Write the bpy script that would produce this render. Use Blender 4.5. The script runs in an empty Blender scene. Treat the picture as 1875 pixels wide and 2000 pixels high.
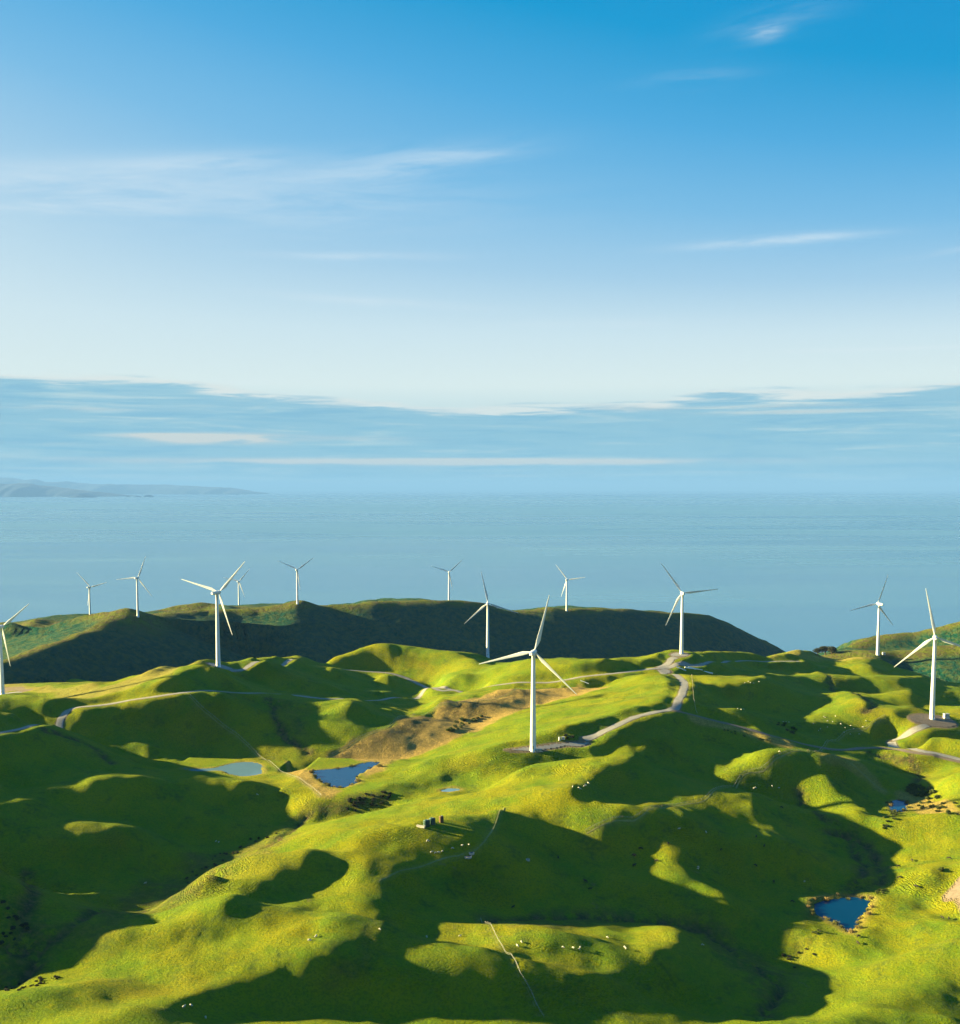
import bpy, bmesh, math, random, zlib, base64
import numpy as np
from mathutils import Vector, Matrix
random.seed(7); rng = np.random.default_rng(7)
R = math.radians
# ------------------------------------------------------------------ camera, sky, sun, exposure
FPX, CX, HOR, CZ = 2200.0, 937.5, 955.0, 430.0      # focal length in photo pixels, centre column, horizon row, camera height
PH = R(5.3); CY = HOR + FPX*math.tan(PH); cp, sp = math.cos(PH), math.sin(PH)
AZ, EL = R(82.0), R(14.0)                            # sun: 82 degrees left of the view, 14 degrees up
scene = bpy.context.scene
cam_d = bpy.data.cameras.new('camera'); cam = bpy.data.objects.new('camera', cam_d); scene.collection.objects.link(cam)
cam.location = (0, 0, CZ); cam.rotation_euler = (R(90)-PH, 0, 0)
cam_d.sensor_fit = 'VERTICAL'; cam_d.sensor_height = 24.0; cam_d.lens = 24.0*FPX/2000.0
cam_d.shift_y = (CY-1000.0)/2000.0
cam_d.clip_start = 1.0; cam_d.clip_end = 600000.0
scene.camera = cam
scene.view_settings.view_transform = 'Standard'; scene.view_settings.look = 'None'
scene.view_settings.exposure = 3.0; scene.view_settings.gamma = 1.0
scene.render.resolution_x = 960; scene.render.resolution_y = 1024
scene.cycles.use_denoising = True
scene.cycles.max_bounces = 6; scene.cycles.volume_bounces = 0
scene.cycles.volume_max_steps = 64

class NT:
    """tiny helper for node trees"""
    def __init__(s, nt): s.nt = nt; s.n = nt.nodes; s.l = nt.links
    def node(s, t, **k):
        n = s.n.new(t)
        for a, b in k.items(): setattr(n, a, b)
        return n
    def put(s, sock, v):
        if isinstance(v, bpy.types.NodeSocket): s.l.new(v, sock)
        elif v is not None: sock.default_value = v
    def m(s, op, a, b=None, c=None, clamp=False):
        n = s.node('ShaderNodeMath', operation=op, use_clamp=clamp)
        for i, v in enumerate((a, b, c)):
            if v is not None: s.put(n.inputs[i], v)
        return n.outputs[0]
    def mix(s, f, a, b, mode='MIX'):
        n = s.node('ShaderNodeMix', data_type='RGBA', blend_type=mode)
        s.put(n.inputs[0], f)
        for i, v in ((6, a), (7, b)):
            s.put(n.inputs[i], (*v, 1) if isinstance(v, tuple) and len(v) == 3 else v)
        return n.outputs[2]
    def noise(s, vec, scale, detail=3, rough=.5, dist=0, dim='3D'):
        n = s.node('ShaderNodeTexNoise', noise_dimensions=dim)
        s.put(n.inputs['Vector'], vec); n.inputs['Scale'].default_value = scale
        n.inputs['Detail'].default_value = detail; n.inputs['Roughness'].default_value = rough
        n.inputs['Distortion'].default_value = dist
        return n.outputs[0]
    def mapr(s, v, a, b, c=0.0, d=1.0, smooth=True):
        n = s.node('ShaderNodeMapRange', interpolation_type='SMOOTHSTEP' if smooth else 'LINEAR')
        s.put(n.inputs[0], v)
        for i, x in enumerate((a, b, c, d)): s.put(n.inputs[1+i], x)
        return n.outputs[0]
    def ramp(s, f, stops):
        n = s.node('ShaderNodeValToRGB'); e = n.color_ramp.elements
        while len(e) < len(stops): e.new(0.5)
        for i, (p, c) in enumerate(stops):
            e[i].position = p; e[i].color = (*c, 1)
        s.put(n.inputs[0], f)
        return n.outputs[0]
    def comb(s, x, y, z):
        n = s.node('ShaderNodeCombineXYZ')
        for i, v in enumerate((x, y, z)): s.put(n.inputs[i], v)
        return n.outputs[0]

def lin(r, g, b):
    return tuple(((c/255)/12.92 if c <= 10 else ((c/255+.055)/1.055)**2.4) for c in (r, g, b))

world = bpy.data.worlds.new("World"); scene.world = world; world.use_nodes = True
w = NT(world.node_tree); w.n.clear()
tc = w.node('ShaderNodeTexCoord'); sx = w.node('ShaderNodeSeparateXYZ'); w.l.new(tc.outputs['Generated'], sx.inputs[0])
dx, dy, dz = sx.outputs
hz = w.m('SQRT', w.m('ADD', w.m('MULTIPLY', dx, dx), w.m('MULTIPLY', dy, dy)))
elv = w.m('DIVIDE', dz, w.m('MAXIMUM', hz, .02))        # tangent of the elevation
az = w.m('ARCTAN2', dx, dy)                             # azimuth from the middle of the view, right positive
saz = w.m('SINE', az)
effe = w.m('ADD', elv, w.m('MULTIPLY', saz, w.m('MULTIPLY', .22, w.mapr(elv, .08, .35))))
K = .5/.60
grad = w.ramp(w.m('MULTIPLY', effe, K), [
    (0.000, lin(150,196,212)), (0.030*K/1, lin(165,205,215)), (0.065*K, lin(212,233,233)), (0.090*K, lin(232,246,242)), (0.135*K, lin(214,236,243)),
    (0.19*K, lin(172,212,237)), (0.26*K, lin(126,192,233)), (0.34*K, lin(80,174,227)), (0.42*K, lin(10,157,215)), (0.52*K, lin(0,146,210)), (0.95*K, lin(85,170,226))])
glow = w.mapr(w.m('ADD', w.m('MULTIPLY', saz, -1), w.m('MULTIPLY', elv, -1.1)), .0, .75)
grad = w.mix(w.m('MULTIPLY', glow, .5), grad, lin(236,244,238))
# physical sky under it
sky = w.node('ShaderNodeTexSky', sky_type='NISHITA', sun_disc=False, sun_elevation=EL, sun_rotation=-AZ, altitude=430)
skyc = w.mix(1.0, sky.outputs[0], (.012, .06, .11), 'MULTIPLY')
base = w.mix(.06, grad, skyc)
# cirrus streaks: (azimuth, elevation, half length, half height, tilt, strength)
def px_dir(px, py): return (math.atan((px-CX)/FPX), (HOR-py)/FPX*math.cos(math.atan((px-CX)/FPX)))
streaks = []
def streak(px, py, lx, hy, tilt, amt):
    a0, e0 = px_dir(px, py)
    A = w.m('SUBTRACT', az, a0); E = w.m('SUBTRACT', w.m('SUBTRACT', elv, e0), w.m('MULTIPLY', A, tilt))
    nz = w.noise(w.comb(w.m('MULTIPLY', A, 9), w.m('MULTIPLY', E, 70), a0*7), 1.0, 5, .6, .4)
    E2 = w.m('ADD', E, w.m('MULTIPLY', w.m('SUBTRACT', nz, .5), hy/FPX*1.6))
    gx = w.m('EXPONENT', w.m('MULTIPLY', w.m('POWER', w.m('ABSOLUTE', w.m('DIVIDE', A, lx/FPX)), 2.), -1.2))
    gy = w.m('EXPONENT', w.m('MULTIPLY', w.m('POWER', w.m('ABSOLUTE', w.m('DIVIDE', E2, hy/FPX)), 2.), -1.2))
    return w.m('MULTIPLY', w.m('MULTIPLY', gx, gy), w.m('MULTIPLY', w.mapr(nz, .30, .62), amt))
cir = None
for a in [(120,392,360,50,.06,.34),(250,352,260,26,.09,.22),(430,334,190,20,.10,.24),(760,345,230,30,.14,.32),(900,324,130,12,.05,.22),(560,400,420,60,.02,.20),
          (1480,484,150,10,.03,.42),(1600,476,110,8,.0,.30),(700,512,170,8,.01,.28),(1475,102,34,16,.1,.42),(1490,80,110,26,.12,.12),
          (740,597,190,9,-.05,.26),(1740,686,190,3.5,-.01,.42),(1840,502,90,6,.1,.22),(480,750,100,4,.0,.25),(1340,184,110,20,.05,.10),(1180,640,260,12,.0,.15)]:
    s_ = streak(*a); cir = s_ if cir is None else w.m('ADD', cir, s_)
base = w.mix(w.m('MINIMUM', cir, .85), base, lin(232,243,247))
# low stratus bank above the horizon, long flat layers
bank_v = w.comb(w.m('MULTIPLY', az, 5.0), w.m('MULTIPLY', elv, 46), 0)
n1 = w.noise(bank_v, 1.0, 6, .55, .5)
n2 = w.noise(w.comb(w.m('MULTIPLY', az, 11), w.m('MULTIPLY', elv, 190), 3.3), 1.0, 6, .6, .6)
top = w.m('ADD', w.m('ADD', .0715, w.m('MULTIPLY', w.mapr(az, -.34, -.02), -.021)), w.m('MULTIPLY', w.mapr(az, .12, .22), .0105))
edge = w.m('SUBTRACT', w.m('SUBTRACT', w.m('ADD', top, .0225), elv), w.m('MULTIPLY', w.m('SUBTRACT', n1, .5), .022))
edge = w.m('SUBTRACT', edge, w.m('MULTIPLY', w.m('SUBTRACT', n2, .5), .016))
bank = w.mapr(edge, -.0020, .0060)
bcol = w.ramp(w.m('MULTIPLY', elv, 9), [(0, lin(150,198,216)), (.20, lin(150,199,217)), (.38, lin(142,195,216)), (.65, lin(140,193,215)), (.9, lin(160,206,220))])
lightp = w.mapr(w.m('ADD', w.m('MULTIPLY', n2, .6), w.m('MULTIPLY', n1, .4)), .50, .66)
bcol = w.mix(w.m('MULTIPLY', lightp, .8), bcol, lin(190,218,222))
darkp = w.mapr(n2, .50, .32)
bcol = w.mix(w.m('MULTIPLY', darkp, .7), bcol, lin(120,182,212))
base = w.mix(w.m('MULTIPLY', bank, .93), base, bcol)
rim = w.m('MULTIPLY', w.mapr(edge, -.0025, .0015), w.m('SUBTRACT', 1.0, w.mapr(edge, .0025, .0085)))
base = w.mix(w.m('MULTIPLY', rim, w.mapr(n2, .36, .60, .15, .85)), base, lin(232,238,232))
# bright gaps in the bank
gap = None
for a in [(860,902,500,6,.0,2.2),(1000,899,200,3,.0,1.2),(440,857,135,9,.0,2.2),(340,852,100,4,.0,1.3),(1560,806,150,4,.0,.65),(120,800,170,3.2,.0,.6),(60,868,160,3.5,.0,.55),(60,896,190,3.5,.0,.5),(980,930,90,3,.0,.5),(150,928,170,2.5,.0,.4),(1500,796,180,3,.0,.5),
          (720,858,120,6,-.02,.35),(1230,800,90,6,.0,.5),(310,851,45,4,.0,.6)]:
    s_ = streak(*a); gap = s_ if gap is None else w.m('ADD', gap, s_)
base = w.mix(w.m('MINIMUM', gap, .9), base, lin(222,222,212))
bg = w.node('ShaderNodeBackground'); w.put(bg.inputs[0], base); bg.inputs[1].default_value = 0.125
wo = w.node('ShaderNodeOutputWorld'); w.l.new(bg.outputs[0], wo.inputs[0])

sun_d = bpy.data.lights.new('sun', 'SUN'); sun_d.energy = 4.4; sun_d.angle = R(.9); sun_d.color = (1.0, .80, .34)
sun = bpy.data.objects.new('sun', sun_d); scene.collection.objects.link(sun)
sv = Vector((-math.sin(AZ)*math.cos(EL), math.cos(AZ)*math.cos(EL), math.sin(EL)))
sun.rotation_euler = sv.to_track_quat('Z', 'Y').to_euler()
sun.location = (0, 0, 900)

# ------------------------------------------------------------------ height field
S0, T0, HG = -1040., 300., 10.
# ground heights in decimetres on a 10 m grid, each row as steps of steps
ROWS = [
[2225,-2225,1,-1,1,0,0,0,1,-1,1,0,0,0,0,1,-1,1,-1,1,0,0,1,-1,0,1,0,-1,1,0,0,0,0,0,-1,0,0,0,-1,-1,-1,-1,-1,-2,-1,-2,-2,-3,-1,-2,-3,-2,-2,-1,-2,-1,1,-1,1,3,1,4,4,4,5,5,5,5,4,3,4,2,2,1,-1,-1,-1,-3,-1,-2,0,2,-1,-2,-2,-3,-4,-3,-3,-4,-2,-4,-1,-1,-2,1,-1,1,0,1,-1,2,0,0,1,1,0,1,1,0,1,1,0,1,0,0,1,0,0,1,0,1,0,0,2,0,1,0,1,1,0,0,1,0,0,0,0,-1,0,0,0,-2,0,0,-1,-1,0,0,-2,0,0,-1,0,0,-1,0,0,-1,1,-1,1,-1,1,-1,1,0,0,0,0,1,0,0,0,0,1,-1,1,0,0,1,-1,0,1,-1,1,0,-1,1,0,0,-1,1,0,-1,1,-1,0,1,-1,0,0],
[2226,-2226,0,1,-1,1,0,1,-1,1,-1,1,0,0,1,-1,1,-1,1,0,0,0,0,1,-1,1,-1,1,0,0,0,0,0,0,-1,1,-1,-1,0,-1,-1,-1,-1,-1,-3,-1,-1,-3,-3,-1,-3,-2,-1,-3,-1,-1,0,0,2,1,2,4,3,6,3,6,6,3,6,2,5,1,2,1,0,-1,-2,-2,-2,-1,0,0,-1,-1,-2,-4,-3,-3,-4,-3,-3,-2,-3,-1,-1,0,0,1,0,0,1,0,1,0,1,1,0,1,1,0,2,-1,2,-1,1,1,-1,1,1,-1,2,-1,1,1,0,1,1,1,0,1,0,0,1,0,0,0,0,0,-1,-1,1,-1,-1,-1,0,0,-1,-1,0,-1,-1,1,-1,-1,0,0,0,-1,1,-1,1,-1,1,-1,1,0,0,0,1,-1,1,0,0,0,1,-1,1,0,0,1,-1,0,1,-1,1,0,-1,1,0,0,-1,1,0,-1,1,-1,0,1,-1,0,0],
[2226,-2226,1,-1,1,0,0,0,1,-1,1,0,0,0,1,-1,1,-1,1,0,0,0,1,-1,1,-1,1,0,0,0,0,0,0,0,0,-1,0,0,-1,-1,0,-2,-1,-1,-2,-2,-2,-2,-2,-2,-3,-1,-3,-2,-1,-1,-1,1,1,1,3,3,4,5,5,5,5,6,3,5,3,2,2,1,0,-1,-2,-2,-1,-2,-2,0,0,-2,-1,-4,-4,-3,-4,-2,-4,-2,-3,-1,-1,0,0,1,1,0,1,0,0,1,1,1,0,1,1,1,0,1,0,1,0,0,1,0,1,-1,1,1,0,0,2,0,1,1,0,1,0,1,0,0,0,0,0,0,-1,0,0,-2,1,-2,0,0,-1,-1,0,-1,-1,1,-2,1,-1,0,0,-1,1,-1,0,1,-1,1,0,-1,1,1,-1,0,1,0,0,0,1,0,-1,1,0,1,-1,0,1,-1,1,0,-1,1,0,0,-1,1,0,-1,1,-1,0,1,-1,0,0],
[2227,-2227,1,-1,1,0,0,0,1,0,-1,1,1,-1,0,1,0,-1,1,0,0,1,-1,1,-1,1,0,0,0,0,0,0,1,-1,-1,1,-1,0,-1,0,-1,-2,0,-2,-2,-1,-2,-3,-2,-2,-2,-3,-2,-2,-2,0,-2,1,1,2,2,3,4,6,5,5,6,5,5,3,4,3,1,1,0,0,-2,-2,-2,-3,-2,-2,1,-1,-1,-4,-6,-3,-2,-3,-4,-3,-3,0,-2,1,1,0,1,1,1,-1,2,0,1,0,1,2,0,0,2,0,0,1,0,0,1,0,1,-1,1,1,0,0,2,0,1,1,1,0,0,1,0,1,-1,1,-1,0,-1,0,0,-1,-1,0,-1,-1,0,0,-2,0,0,-1,0,-1,0,0,0,-1,1,-1,0,1,-1,1,-1,1,0,0,0,1,-1,1,0,1,-1,1,-1,1,0,1,-1,0,1,-1,1,0,-1,1,0,0,-1,1,0,-1,1,-1,0,1,-1,0,0],
[2228,-2227,-1,1,-1,1,1,-1,1,-1,1,0,1,-1,1,-1,1,0,0,0,0,1,-1,1,0,0,0,0,0,0,0,1,-1,0,0,0,0,-1,0,-1,-1,-1,-1,-2,-1,-2,-2,-2,-2,-3,-2,-3,-2,-2,-2,-2,0,0,0,2,3,3,5,5,5,7,6,5,5,5,2,3,2,1,-1,0,-1,-2,-3,-2,-6,-2,1,1,0,-5,-8,-4,0,-3,-4,-4,-3,-1,-1,2,0,2,1,0,2,0,0,1,1,0,2,0,1,1,0,1,1,-1,1,1,0,0,1,-1,1,1,0,0,2,0,2,0,1,0,1,0,1,0,-1,1,-1,0,0,0,-2,0,0,-1,-1,0,-2,1,-2,0,0,-1,0,-1,0,0,-1,1,-1,0,0,1,-1,0,1,0,0,0,0,0,1,0,0,0,0,1,0,0,0,0,0,0,1,0,-1,1,-1,1,0,0,-1,1,0,-1,1,-1,0,1,-1,0,0],
[2230,-2230,1,-1,1,0,0,1,0,-1,2,-1,0,1,-1,1,0,0,0,1,-1,1,-1,1,0,0,0,0,1,-1,1,-1,1,-1,1,-1,0,-1,0,0,-2,0,-2,0,-3,-1,-2,-3,-2,-2,-3,-3,-2,-3,-2,-1,-1,-1,1,2,2,3,6,5,6,7,7,6,5,5,3,2,1,2,-1,-1,-2,0,-3,-3,-7,-7,2,5,2,-5,-14,-3,1,-1,-7,-5,-1,-1,0,1,2,1,1,2,0,1,1,0,1,0,2,0,1,1,1,0,0,1,0,0,1,0,1,0,0,1,0,1,0,2,0,2,0,1,0,1,0,0,0,0,0,0,-1,-1,0,0,-2,0,0,-2,0,-1,0,-1,0,-1,-1,0,0,0,-1,1,-1,0,0,0,0,1,-1,1,-1,1,0,1,-1,1,0,0,1,-1,1,0,0,0,0,1,-1,1,-1,1,-1,1,0,0,-1,1,0,-1,1,-1,0,1,-1,0,0],
[2232,-2232,1,-1,1,0,1,-1,1,0,0,1,-1,1,0,0,0,0,0,1,0,-1,1,0,0,0,1,-1,1,-1,1,0,-1,1,0,-1,1,-1,-1,0,-1,0,-2,-1,-2,-2,-1,-3,-2,-3,-2,-4,-2,-3,-3,-1,-2,0,0,2,2,3,6,6,7,7,9,6,7,3,4,1,2,0,-1,-2,-2,-1,1,-2,-8,-18,4,6,6,2,-18,-13,6,-1,-8,-3,-1,0,0,2,1,2,1,1,2,0,1,0,1,0,2,1,0,2,0,0,1,-1,1,0,1,0,0,1,0,1,0,1,2,0,0,2,1,0,1,1,-1,1,-1,1,-1,0,0,-2,1,-2,0,-1,0,-1,-2,1,-2,0,0,-1,-1,0,0,-1,1,-1,0,0,0,0,0,0,0,1,-1,1,0,1,-1,1,0,0,0,0,1,0,0,0,0,1,-1,1,-1,1,-1,1,0,0,-1,1,-1,1,0,-1,0,1,-1,0,0],
[2234,-2234,1,0,0,0,0,1,0,0,0,1,0,-1,2,-1,0,1,-1,1,0,0,0,0,0,0,1,0,-1,1,0,0,0,0,0,0,0,-1,0,0,-1,-1,-1,-2,-1,-1,-3,-2,-2,-3,-3,-4,-2,-3,-4,-1,-2,-1,0,1,2,5,5,6,8,10,8,9,6,5,2,2,0,-1,-2,-4,-3,0,1,3,-1,-22,-16,4,11,10,3,-29,-17,16,-4,-2,-1,0,0,0,3,1,1,2,1,0,1,1,-1,2,1,1,2,0,0,1,-1,1,0,0,0,0,1,1,0,1,0,2,1,0,2,0,1,1,1,0,0,0,1,-1,0,-1,0,-1,0,-1,-1,-1,0,-2,0,0,-2,0,-1,0,0,-1,-1,0,0,0,0,0,0,0,0,0,0,0,1,-1,1,0,1,-1,1,0,0,1,-1,1,0,0,0,1,-1,1,-1,1,-1,1,0,0,-1,1,-1,1,0,-1,0,1,-1,0,0],
[2237,-2237,0,1,0,0,1,0,0,0,1,0,0,0,0,0,1,0,-1,1,0,1,-1,0,1,-1,1,0,0,0,0,0,1,-1,0,1,-1,0,-1,0,0,-1,-2,0,-2,-1,-3,-2,-2,-3,-4,-3,-3,-4,-3,-2,-3,-1,-1,2,2,4,5,7,10,10,10,11,7,5,3,0,-1,-3,-5,-5,-6,-2,1,8,3,-11,-15,-17,-2,5,21,-16,-34,29,5,-4,-4,-3,-1,1,1,2,2,1,1,-1,1,0,1,1,1,2,1,1,0,0,-1,1,-1,1,-1,2,-1,2,0,1,1,1,1,1,1,1,1,1,0,1,0,0,0,0,-1,0,-1,0,-1,-1,0,-2,0,-1,-1,-1,0,-2,1,-2,1,-2,1,-1,0,-1,1,0,-1,1,-1,1,0,0,1,-1,1,0,0,1,0,0,0,0,1,-1,1,0,1,-1,0,1,-1,1,-1,1,0,0,-1,1,-1,1,-1,1,-1,1,-1,0,0],
[2239,-2238,-1,1,0,0,1,0,0,1,0,0,0,0,1,-1,1,0,0,0,1,-1,1,-1,1,0,0,0,0,0,1,-1,1,-1,1,0,-1,1,-1,0,-1,0,-2,0,-2,-2,-1,-3,-2,-3,-3,-5,-3,-4,-3,-4,-3,-1,0,0,2,4,5,7,11,13,13,11,9,6,1,0,-2,-6,-7,-9,-10,-7,-1,9,16,-10,0,-15,-18,-4,19,0,-43,15,18,8,-6,-4,-2,0,1,1,2,2,0,-1,0,0,0,2,1,3,1,0,1,-1,-1,0,0,0,0,1,1,1,0,1,1,2,0,2,1,1,1,0,1,1,0,0,-1,1,-1,0,-2,1,-2,0,-2,0,-1,-1,-1,-1,0,-2,0,0,-1,-1,1,-2,1,0,-1,0,1,-1,1,-1,1,0,0,1,-1,1,0,1,-1,1,0,1,-1,1,0,0,0,0,0,1,-1,1,-1,1,0,-1,1,0,-1,1,-1,1,-1,1,-1,0,0],
[2242,-2242,1,0,0,1,0,0,0,1,0,0,0,1,0,0,0,0,1,-1,1,-1,1,0,0,0,0,0,1,-1,1,0,-1,1,0,1,-1,0,-1,1,-1,-1,0,-2,-1,-1,-2,-2,-3,-3,-3,-5,-3,-5,-4,-4,-4,-1,-1,1,1,4,5,8,10,16,16,15,8,6,2,-1,-4,-8,-10,-13,-13,-14,-9,6,33,1,-2,0,-25,-11,11,19,-36,-21,18,17,6,-2,-4,-1,0,1,2,2,-1,0,-3,0,1,1,3,2,2,1,-1,-1,-1,0,-2,1,1,1,0,2,1,0,2,1,1,1,2,1,1,0,1,1,0,-1,1,-1,0,0,-2,0,-1,-1,-1,-2,0,-1,0,-2,-1,0,-1,-1,0,-1,0,-1,1,-1,0,0,0,1,-1,0,1,0,0,0,1,-1,1,1,-1,1,0,0,0,1,0,0,0,0,0,1,-1,1,-1,1,0,-1,1,0,-1,1,-1,1,-1,1,-1,0,0],
[2245,-2244,-1,1,1,-1,1,1,-1,1,0,1,-1,1,0,1,-1,1,-1,1,0,0,0,0,0,1,-1,0,1,0,0,0,0,0,0,1,-1,1,-1,0,0,-1,-1,0,-2,-1,-2,-2,-2,-3,-4,-4,-5,-5,-4,-5,-4,-2,-1,0,2,3,5,8,10,18,22,15,11,5,1,-1,-6,-9,-13,-15,-18,-17,-15,4,41,2,0,1,-9,-15,15,7,-8,-40,-6,14,16,8,1,-3,0,0,2,2,-1,-2,-3,-1,0,3,3,3,3,0,-1,-2,-1,-2,0,-1,2,1,1,2,1,2,0,1,2,1,2,1,0,2,0,1,0,-1,1,-1,0,-1,-1,-1,0,-2,-1,0,-2,-1,-1,-1,-1,0,-2,0,0,-1,-1,1,-1,0,0,0,-1,1,0,1,-1,1,-1,1,1,-1,1,0,1,-1,1,0,1,-1,1,0,0,0,0,1,-1,1,-1,1,0,-1,1,0,-1,1,-1,1,-1,0,1,-1,0],
[2248,-2247,-1,2,-1,1,0,1,-1,2,-1,1,0,0,0,1,0,0,0,0,0,0,0,1,-1,1,-1,1,0,0,0,0,0,1,-1,1,0,0,0,-1,1,-2,1,-2,0,-2,-2,-1,-3,-2,-4,-5,-4,-6,-7,-4,-4,-3,-1,0,2,4,4,8,11,16,30,16,10,5,2,-1,-7,-11,-15,-18,-20,-19,-19,6,27,17,4,-2,0,-2,2,0,-1,-7,-33,-5,4,11,10,5,3,1,1,3,-2,-3,-4,-3,2,3,5,4,2,1,-2,-2,-2,-4,0,-1,2,3,1,2,1,2,1,1,2,1,2,0,2,1,0,1,0,0,-1,1,-2,0,-1,-1,-1,-2,0,-2,-1,0,-2,-1,-1,-1,-1,0,-1,0,-1,0,0,0,-1,1,-1,1,0,0,0,0,1,0,0,1,-1,1,1,-1,1,0,0,1,-1,1,0,0,0,1,-1,1,-1,1,0,-1,1,0,-1,1,-1,1,-1,0,1,-1,0],
[2252,-2252,1,0,1,0,0,1,0,0,1,0,0,1,0,-1,2,-1,0,1,-1,1,-1,1,-1,1,0,0,0,0,0,0,1,0,-1,1,1,-1,0,0,0,0,-1,-1,0,-2,-1,-2,-2,-3,-3,-5,-4,-8,-6,-7,-3,-4,0,0,2,4,6,7,13,18,24,18,12,7,3,-2,-6,-12,-17,-22,-23,-24,-13,12,23,19,-7,-2,8,1,2,2,0,0,-2,-21,-24,2,-2,10,9,5,3,5,1,-2,-4,-3,3,2,6,5,3,1,-2,-3,-4,-4,-2,0,3,2,3,2,2,1,1,1,3,1,2,1,1,1,0,1,1,-2,1,-1,0,-2,0,-1,-2,-1,-1,-1,-2,-1,-1,-1,-1,-1,-1,-1,0,0,-1,-1,1,-1,0,0,1,-1,1,-1,1,0,1,0,0,0,0,1,0,1,-1,1,1,-1,1,-1,1,0,1,-1,0,1,-1,1,0,-1,1,0,-1,1,-1,1,-1,0,1,-1,0],
[2255,-2254,-1,2,-1,2,-1,1,0,1,0,0,1,0,0,0,1,-1,1,0,0,-1,1,0,0,0,0,0,0,0,1,-1,1,-1,1,1,-1,1,-1,1,-1,1,-2,0,0,-2,-1,-1,-3,-2,-3,-5,-4,-8,-9,-7,-4,-2,-1,0,3,5,5,10,12,18,20,18,13,10,4,0,-6,-14,-20,-25,-28,-25,-2,14,21,15,-2,-10,0,-2,12,14,0,2,-1,-17,-17,-12,-7,22,-6,-7,-4,1,8,8,5,-1,3,-2,4,8,5,1,-3,-4,-3,-5,-5,1,2,5,3,2,1,2,1,2,2,2,2,2,0,1,1,0,1,-1,-1,1,-2,0,-2,-1,-1,-1,-2,-1,-2,-1,-1,-1,-2,0,-1,-1,-1,0,0,-1,0,0,0,0,0,0,0,1,0,0,0,0,1,0,0,1,0,0,1,0,0,0,1,-1,1,0,1,-1,0,1,-1,1,0,-1,1,-1,1,0,-1,1,-1,0,0,1,-1],
[2259,-2259,1,0,1,1,-1,1,1,0,0,1,0,0,1,-1,1,0,0,0,0,1,-1,0,0,0,0,0,1,-1,0,1,-1,1,0,1,-1,1,0,0,0,-1,1,-1,-1,-1,-1,-2,-1,-3,-2,-5,-4,-8,-12,-6,-5,-2,0,1,2,5,7,8,14,15,19,16,16,11,7,0,-5,-15,-24,-30,-35,-17,5,14,15,13,8,0,-3,-10,-3,11,11,2,0,-13,-14,-7,-13,23,-3,-3,-4,-6,-6,8,9,-1,5,-3,-3,12,13,2,-3,-4,1,-11,-6,1,4,4,4,2,0,1,2,3,3,2,3,1,1,0,1,1,-1,1,-2,1,-2,-1,0,-3,0,-2,-2,-1,-1,-2,-2,0,-2,0,-2,0,-1,-1,1,-1,-1,1,-1,1,0,-1,1,0,1,0,0,0,0,1,1,-1,1,0,1,-1,1,1,-1,1,-1,1,1,-1,0,1,-1,1,-1,1,0,-1,1,0,-1,0,1,-1,0,1,-1],
[2262,-2261,0,0,1,1,-1,2,0,0,1,0,0,0,1,0,1,-1,0,1,0,-1,1,-1,0,1,-1,0,0,0,1,-1,1,0,0,0,1,0,0,0,0,0,0,-1,0,-1,-1,-2,-2,-2,-3,-3,-5,-8,-12,-7,-4,-2,0,0,3,4,6,10,11,15,17,17,15,13,10,2,-5,-17,-28,-39,-36,-2,6,11,12,11,8,10,16,-2,-16,-24,6,4,20,-5,-23,-3,-14,4,23,-5,-6,-7,6,-3,-2,-14,6,9,-12,15,18,7,-1,-3,10,-18,-9,0,3,5,3,0,0,2,3,4,4,3,2,2,0,1,0,1,0,-1,0,-1,0,-2,-1,-1,-2,-2,-1,-2,-2,-1,-2,0,-2,-2,0,0,-2,1,-2,1,-1,0,1,-1,0,1,-1,1,0,1,-1,2,-1,1,0,0,1,0,0,1,0,0,0,1,0,0,0,0,0,1,-1,1,-1,1,0,-1,1,-1,1,-1,1,-1,0,0,1],
[2266,-2266,1,1,0,1,0,0,1,1,0,0,1,0,0,1,-1,1,0,0,0,0,-1,1,0,-1,0,1,-1,0,0,0,1,0,0,0,1,0,0,0,1,-1,0,0,-1,-1,-1,-1,-2,-3,-3,-3,-6,-8,-8,-7,-5,-3,0,0,2,4,6,8,10,14,15,16,17,15,12,4,-5,-18,-35,-51,-21,5,8,12,12,11,7,19,6,0,-9,-51,11,8,5,18,-23,-5,-22,12,23,-7,-2,-9,9,-3,-1,-9,-24,8,10,13,10,6,10,7,9,-3,-24,-8,2,1,2,-3,0,6,7,4,4,4,1,3,0,0,1,-1,1,0,-1,-1,-1,-1,-1,-2,-1,-2,-2,-2,-2,-1,-2,-1,-2,0,-2,0,-1,0,-1,0,0,0,0,0,0,0,0,1,0,0,0,1,0,1,0,0,1,0,0,0,1,0,0,1,0,0,0,0,0,1,-1,1,-1,1,0,-1,1,-1,1,-1,1,-1,0,0,0],
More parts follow.
